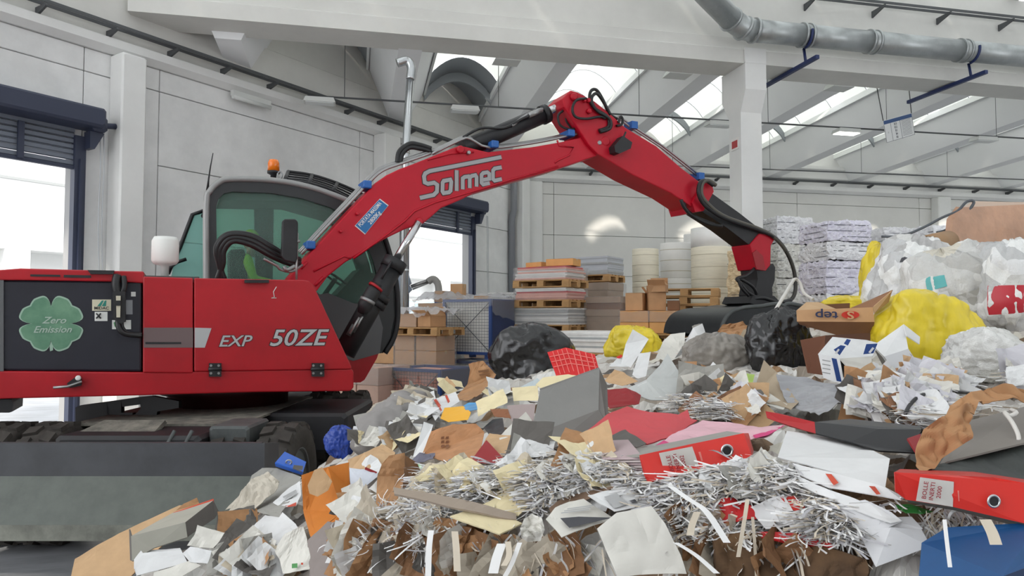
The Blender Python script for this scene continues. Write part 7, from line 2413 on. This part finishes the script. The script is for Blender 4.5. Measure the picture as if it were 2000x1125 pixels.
bag('waste_bag', 'large clear bag of papers with a teal packet inside', 1872, 575, 92, 92, 4.6, M_CBAG2, 14, fold=.08, rot=.35, marks=(('teal_packet', mat('teal_packet', (96, 176, 176), .5), (1826, 554), (6, 8), 3), ('paper_scrap', W_SH, (1830, 585), (7, 6), 4), ('grey_card', mat('inner_grey', (178, 176, 170), .5), (1880, 600), (14, 16), 4), ('blue_scrap', BL_SH, (1950, 640), (6, 4), 1)))
bag('waste_bag', 'clear bag with a red packet beside the teal-packet bag', 1975, 560, 66, 88, 4.4, M_CBAG, 16, fold=.09, marks=(('red_packet', mat('packet_red', (190, 44, 58), .4), (1975, 585), (16, 16), 3),))
bag('waste_bag', 'knotted cloudy clear bag lying in front of the big yellow bag', 1922, 695, 70, 46, 3.2, M_CBAG2, 18, fold=.12, tie=(1895, 722))
bag('waste_bag', 'glossy black bag behind the red grid folder', 1040, 700, 74, 64, 5.3, M_BBAG, 21, fold=.08, rot=.1)
bag('waste_bag', 'black bag beside the carton printed Step', 1522, 676, 56, 62, 4.3, M_BBAG, 23, fold=.12)
bag('waste_bag', 'grey clear sack of scraps beside the second black bag', 1405, 700, 62, 42, 4.6, mat('clear_sack_grey', (158, 152, 144), .3, col2=(112, 106, 100), scale=6), 25, fold=.12)
bag('waste_bag', 'blue plastic bag beside the tyre', 664, 862, 26, 26, 3.9, mat('blue_bag', (30, 62, 150), .3), 27, fold=.14)
# brown pack in clear film at the right top
pk = boxy('wrapped_pack', 'long brown pack in shiny clear film on top of the clear bags', 'wrapped pack', [
    ('front_panel', mat('pack_brown', (178, 136, 108), .3, var=.18, scale=5, bump=1.0, bscale=7, stretch=(1, 1, .5), coat=.6), [(1857, 478, 0), (1862, 430, .05), (1880, 405, .1), (1960, 402, .1), (2060, 396, .1), (2070, 462, 0), (1950, 480, 0)]),
    ('top_panel', mat('pack_brown_top', (196, 162, 136), .35), [(1880, 405, .1), (1900, 393, .5), (1990, 398, .6), (2060, 396, .1), (1960, 402, .1)]),
    ('end_panel', mat('pack_brown', (178, 136, 108), .35), [(1857, 478, 0), (1862, 430, .05), (1880, 405, .1), (1868, 440, .3), (1862, 470, .3)])], 6.0, thick=.05)
mb = MB()
c0, c1 = P(1810, 482, 5.2), P(1850, 472, 5.5)
for r_a, r_b in ((.07, .07),):
    d = (c1 - c0).normalized(); u, w, _ = basis(d)
    n = 28; vs = []
    for ctr in (c0, c1):
        for rad in (.085, .075):
            for q in range(n):
                a = 2 * math.pi * q / n
                vs.append(ctr + (u * math.cos(a) + w * math.sin(a)) * rad)
    fs = []
    for q in range(n):
        j = (q + 1) % n
        fs += [(q, j, 2 * n + j, 2 * n + q), (n + q, 3 * n + q, 3 * n + j, n + j), (q, n + q, n + j, j), (2 * n + q, 2 * n + j, 3 * n + j, 3 * n + q)]
    mb.add(vs, fs, True)
tag(mb.build('cardboard_tube', mat('tube_card', (160, 128, 96), .85)), 'cardboard tube lying on the clear bags before the brown pack', 'tube')
mb = MB(); mb.tube(spline([P(1722, 462, 6.2), P(1760, 461, 6.1), P(1800, 446, 6.1), P(1840, 425, 6.1), P(1870, 412, 6.1), P(1888, 394, 6.1), P(1902, 396, 6.1), P(1880, 425, 6.1), P(1850, 448, 6.1), P(1830, 454, 6.1)], 6), .012, 6)
tag(mb.build('bent_wire', M_MESH), 'bent grey wire looping above the clear bags', 'wire')
mb = MB(); mb.tube(spline([P(1497, 636, 4.4), P(1512, 610, 4.5), P(1530, 580, 4.8), P(1545, 555, 5.2), P(1553, 545, 5.4), P(1562, 552, 5.4), P(1570, 572, 5.3), P(1588, 585, 5.2)], 6), .012, 6)
tag(mb.build('white_strap', mat('strap_white', (214, 210, 204), .5)), 'white plastic strap rising from the heap past the grab hose', 'strap')
mb = MB(); mb.tube(spline([P(1768, 808, 2.1), P(1778, 790, 2.15), P(1800, 772, 2.2), P(1840, 764, 2.3), P(1892, 768, 2.4)], 6), .006, 6)
tag(mb.build('black_cable', M_HOSE), 'thin black cable arching over crumpled paper by the knotted bag', 'cable')
mb = MB(); mb.tube(spline([P(1975, 800, 1.75), P(1985, 806, 1.72), P(1972, 812, 1.70), P(1962, 806, 1.72), P(1976, 824, 1.66), P(1988, 848, 1.62), P(1990, 866, 1.6)], 6), .005, 6)
tag(mb.build('white_string', mat('strap_white', (214, 210, 204), .5)), 'knotted white string hanging on the big grey folder', 'string')

# ---------------------------------------------------------------- scattered loose paper, each piece its own thing
RS = random.Random(42)
def lattice_sheet(kind, seed):
    rr = random.Random(seed)
    nx, ny = 9, 7
    w, h = {'a4': (.29, .21), 'card': (.34, .24), 'scrap': (.16, .12)}[kind]
    amp = {'a4': .035, 'card': .014, 'scrap': .03}[kind]
    bend = rr.uniform(-.10, .16)
    fold = rr.uniform(-.4, .4)
    vs, fs = [], []
    so = Vector((seed * 1.3, seed * .7, 0))
    for j in range(ny + 1):
        for i in range(nx + 1):
            x, y = (i / nx - .5) * w, (j / ny - .5) * h
            z = amp * (noise.noise(Vector((x * 11, y * 11, 0)) + so) + .8 * abs(noise.noise(Vector((x * 24, y * 24, 0)) + so))) + bend * (abs(x) ** 1.6) * 2 + abs(x * math.sin(fold) + y * math.cos(fold)) * .22 * rr.choice((1, 1)) * (1 if kind != 'card' else .2)
            ex = 1 + .12 * noise.noise(Vector((x * 6, y * 6, 3)) + so)
            vs.append((x * ex, y * ex, z))
    fs = [(j * (nx + 1) + i, j * (nx + 1) + i + 1, (j + 1) * (nx + 1) + i + 1, (j + 1) * (nx + 1) + i) for j in range(ny) for i in range(nx)]
    me = bpy.data.meshes.new('loose_sheet')
    me.from_pydata(vs, [], fs)
    return me
def scatter(n, region, kinds, group, label, name, cat, mats_, tilt=(.1, .7), sc=(.7, 1.15), seeds=6, lift=.02):
    meshes = []
    for k in range(seeds):
        for m_ in mats_:
            me = lattice_sheet(RS.choice(kinds), RS.randrange(10000)); me.materials.append(m_); me.name = name
            meshes.append(me)
    for k in range(n):
        for _ in range(30):
            px, py = region(RS)
            s = RS.uniform(*sc)
            h_ = None
            if on_key(px, py, 0): continue
            h_ = hit(px, py)
            if h_ is None: continue
            rp = .105 * s * FPX / (h_ - CAM).dot(FW)
            if not on_key(px, py, rp): break
            h_ = None
        if h_ is None: continue
        o = bpy.data.objects.new(name, RS.choice(meshes))
        a = RS.uniform(0, 6.28)
        tl = RS.uniform(*tilt)
        nrm = (UP * math.cos(tl) + (-FW + RT * RS.uniform(-1.2, 1.2)).normalized() * math.sin(tl)).normalized()
        u, w, _ = basis(nrm)
        Mx = frame(h_ + UP * lift, (u * math.cos(a) + w * math.sin(a)) * s, (w * math.cos(a) - u * math.sin(a)) * s, nrm * s)
        o.matrix_world = Mx
        COL.objects.link(o)
        tag(o, label, cat, group)
def reg(x0, x1, ya, yb, top=None):
    def f(r):
        x = r.uniform(x0, x1); y = ya + (yb - ya) * r.random() ** .8
        return x, y
    return f
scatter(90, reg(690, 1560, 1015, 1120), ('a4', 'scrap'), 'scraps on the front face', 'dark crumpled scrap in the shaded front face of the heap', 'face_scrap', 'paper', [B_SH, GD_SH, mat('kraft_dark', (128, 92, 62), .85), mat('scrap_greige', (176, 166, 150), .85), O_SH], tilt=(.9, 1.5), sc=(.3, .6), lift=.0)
LIL = mat('sheet_lilac', (202, 200, 206), .85)
BEI = mat('sheet_beige', (190, 178, 158), .85)
scatter(190, reg(1430, 1995, 705, 850), ('a4', 'a4', 'scrap'), 'crumpled white sheets below the bags', 'crumpled white sheet in the drift below the waste bags', 'crumpled_sheet', 'paper', [W_SH, O_SH, LIL], tilt=(.3, 1.15), sc=(.35, .75))
scatter(110, reg(1180, 1480, 640, 780), ('a4', 'scrap'), 'crumpled sheets in front of the grab', 'crumpled pale sheet in the drift before the grab', 'crumpled_paper', 'paper', [W_SH, O_SH, LIL, G_SH, BEI], tilt=(.3, 1.1), sc=(.55, 1.1))
scatter(140, reg(650, 1060, 770, 900), ('a4', 'card', 'scrap'), 'mixed sheets around the grey box file', 'loose pale sheet among the boards beside the box file', 'loose_sheet', 'paper', [O_SH, W_SH, G_SH, BEI, GD_SH], tilt=(.2, 1.0), sc=(.35, .8))
scatter(60, reg(620, 1500, 690, 900), ('card', 'scrap'), 'small tan card scraps', 'small torn tan card scrap on the heap', 'card_scrap', 'cardboard', [T_SH, B_SH, C_SH], tilt=(.2, 1.0), sc=(.35, .7))
scatter(150, reg(260, 700, 930, 1120), ('a4', 'card', 'scrap'), 'mixed sheets on the flank by the blade', 'loose torn sheet on the flank of the heap by the blade', 'torn_sheet', 'paper', [O_SH, W_SH, G_SH, B_SH, GD_SH, BEI], tilt=(.3, 1.1), sc=(.3, .6))
scatter(60, reg(720, 1250, 900, 1010), ('scrap', 'a4'), 'small sheets among the shreds', 'small torn sheet half buried in shredded paper', 'torn_sheet', 'paper', [O_SH, W_SH, C_SH, BEI], tilt=(.1, .8), sc=(.25, .55), lift=.0)
scatter(40, reg(1380, 1990, 860, 1010), ('scrap', 'a4'), 'small sheets in the right front', 'small crumpled sheet beside the two red binders', 'loose_sheet', 'paper', [O_SH, W_SH, G_SH], tilt=(.2, 1.0), sc=(.25, .45), lift=.0)
scatter(70, reg(1000, 1990, 640, 830), ('card',), 'brown card pieces on the heap', 'torn brown cardboard piece on the heap', 'card_scrap', 'cardboard', [T_SH, B_SH, M_CARDD, GD_SH], tilt=(.3, 1.2), sc=(.3, .65))

scatter(60, reg(2010, 2700, 560, 900), ('a4', 'card', 'scrap'), 'loose sheets beyond the grey folder', 'loose sheet on the far slope beyond the big grey folder', 'slope_sheet', 'paper', [O_SH, W_SH, G_SH, T_SH, LIL], tilt=(.2, 1.0), sc=(.5, 1.2))
# ---------------------------------------------------------------- shredded strips (too many to count)
M_STRIP = mat('shred_white', (232, 231, 230), .8)
M_STRIP2 = mat('shred_beige', (206, 194, 176), .8)
M_STRIP3 = mat('shred_grey', (186, 184, 188), .8)
def strips(name, label, n, region, seed, L=(.08, .26), w=(.002, .005), hang=0.0, lift=.03, curl=1.0):
    rr = random.Random(seed)
    mb = MB()
    # hit points are reused with jitter to keep this quick
    hits = []
    tries = 0
    while len(hits) < min(n, 400):
        px, py = region(rr)
        tries += 1
        if tries < 4000 and on_key(px, py, 14): continue
        h_ = hit(px, py)
        if h_ is not None: hits.append(h_)
    for k in range(n):
        p = hits[rr.randrange(len(hits))] + Vector((rr.uniform(-.02, .02), rr.uniform(-.02, .02), rr.uniform(-.01, lift)))
        a = rr.uniform(0, 6.28)
        d = Vector((math.cos(a), math.sin(a), rr.uniform(-.25, .18) - hang)).normalized()
        ln, wd = rr.uniform(*L), rr.uniform(*w)
        ax = Vector((rr.gauss(0, .35), rr.gauss(0, .35), rr.choice((-1, 1)))).normalized() if rr.random() < .7 else Vector((rr.gauss(0, 1), rr.gauss(0, 1), 0)).normalized()
        S = 7
        step = Matrix.Rotation(rr.gauss(0, 2.0) * curl / S, 3, ax)
        sd = d.cross(UP * .7 + Vector((rr.gauss(0, .5), rr.gauss(0, .5), rr.gauss(0, .3))))
        sd = sd.normalized() if sd.length > .1 else d.cross(UP).normalized()
        vs = []
        c = p - d * ln * .3
        for q in range(S + 1):
            vs += [c - sd * wd, c + sd * wd]
            c = c + d * (ln / S)
            d = step @ d
            d = (d - UP * hang * .25).normalized() if hang else Vector((d.x, d.y, d.z * .55 - .03)).normalized()
            sd = (step @ sd)
        mb.cur = rr.choice((0, 0, 0, 1, 2))
        mb.add(vs, [(2 * q, 2 * q + 1, 2 * q + 3, 2 * q + 2) for q in range(S)], True)
    o = mb.build(name, [M_STRIP, M_STRIP2, M_STRIP3])
    return tag(o, label, 'shredded paper', kind='stuff')
strips('shredded_paper', 'layer of fine shredded strips on the front crest before the box file', 6000, reg(780, 1270, 890, 1010), 1, L=(.03, .12), w=(.0010, .0026), lift=.02)
strips('shredded_paper', 'shredded strips hanging down the front face of the heap', 480, reg(720, 1600, 1000, 1110), 2, L=(.06, .22), hang=.9, lift=.03, w=(.0010, .0030))
strips('shredded_paper', 'nest of curly shredded paper behind the faded red folder', 2600, reg(1250, 1430, 760, 825), 3, L=(.04, .10), lift=.05, w=(.0012, .0025))
strips('shredded_paper', 'shredded strips under and right of the red binder', 4200, reg(1270, 1760, 905, 1050), 4, L=(.03, .13), w=(.0010, .0026), lift=.02)
strips('shredded_paper', 'shredded strips below the knotted clear bag', 1600, reg(1760, 1995, 725, 830), 5, L=(.04, .12), w=(.0012, .0028))
strips('shredded_paper', 'loose shreds hanging over the blue bin', 260, reg(1640, 1990, 1000, 1060), 6, L=(.05, .14), hang=.9, w=(.0008, .0025), lift=.01)
strips('shredded_paper', 'loose shreds sprinkled over the left flank of the heap', 500, reg(660, 860, 920, 1080), 7, L=(.04, .16), hang=.3, w=(.0010, .0028))
# a few broad single strips at the front
for k, pts in enumerate(([(842, 1036), (838, 1070), (836, 1128)], [(888, 1038), (891, 1070), (893, 1116)], [(980, 1062), (970, 1090), (963, 1120)], [(992, 1058), (994, 1085), (984, 1105)], [(1015, 1060), (1000, 1100), (985, 1128)], [(1362, 1000), (1352, 1025), (1348, 1046)], [(1310, 950), (1345, 975), (1380, 1000), (1420, 1060)], [(1460, 975), (1455, 1010), (1442, 1088)], [(1320, 1060), (1360, 1085), (1400, 1120)], [(1470, 1010), (1474, 1060), (1478, 1128)], [(1845, 1015), (1850, 1060), (1856, 1108)], [(1925, 1015), (1938, 1040), (1946, 1064)])):
    mb = MB()
    dpt = 1.52 - .33 * (pts[0][0] > 1600) - .05 * (pts[0][0] > 1300)
    path = spline([P(x, y, dpt - .03 * i) for i, (x, y) in enumerate(pts)], 6)
    wd = (.006, .007, .010, .006, .005, .007, .007, .004, .006, .003, .003, .009)[k]
    vs = []
    for p in path:
        vs += [p - RT * wd, p + RT * wd, p + RT * wd + FW * .001, p - RT * wd + FW * .001]
    fs = []
    for i in range(len(path) - 1):
        for q in range(4):
            fs.append((4 * i + q, 4 * i + (q + 1) % 4, 4 * i + 4 + (q + 1) % 4, 4 * i + 4 + q))
    fs += [(3, 2, 1, 0), tuple(range(len(vs) - 4, len(vs)))]
    mb.add(vs, fs)
    tag(mb.build('paper_strip', (M_STRIP, M_STRIP2)[k % 2]), 'broad paper strip hanging down the front of the heap', 'paper strip', 'broad hanging paper strips')
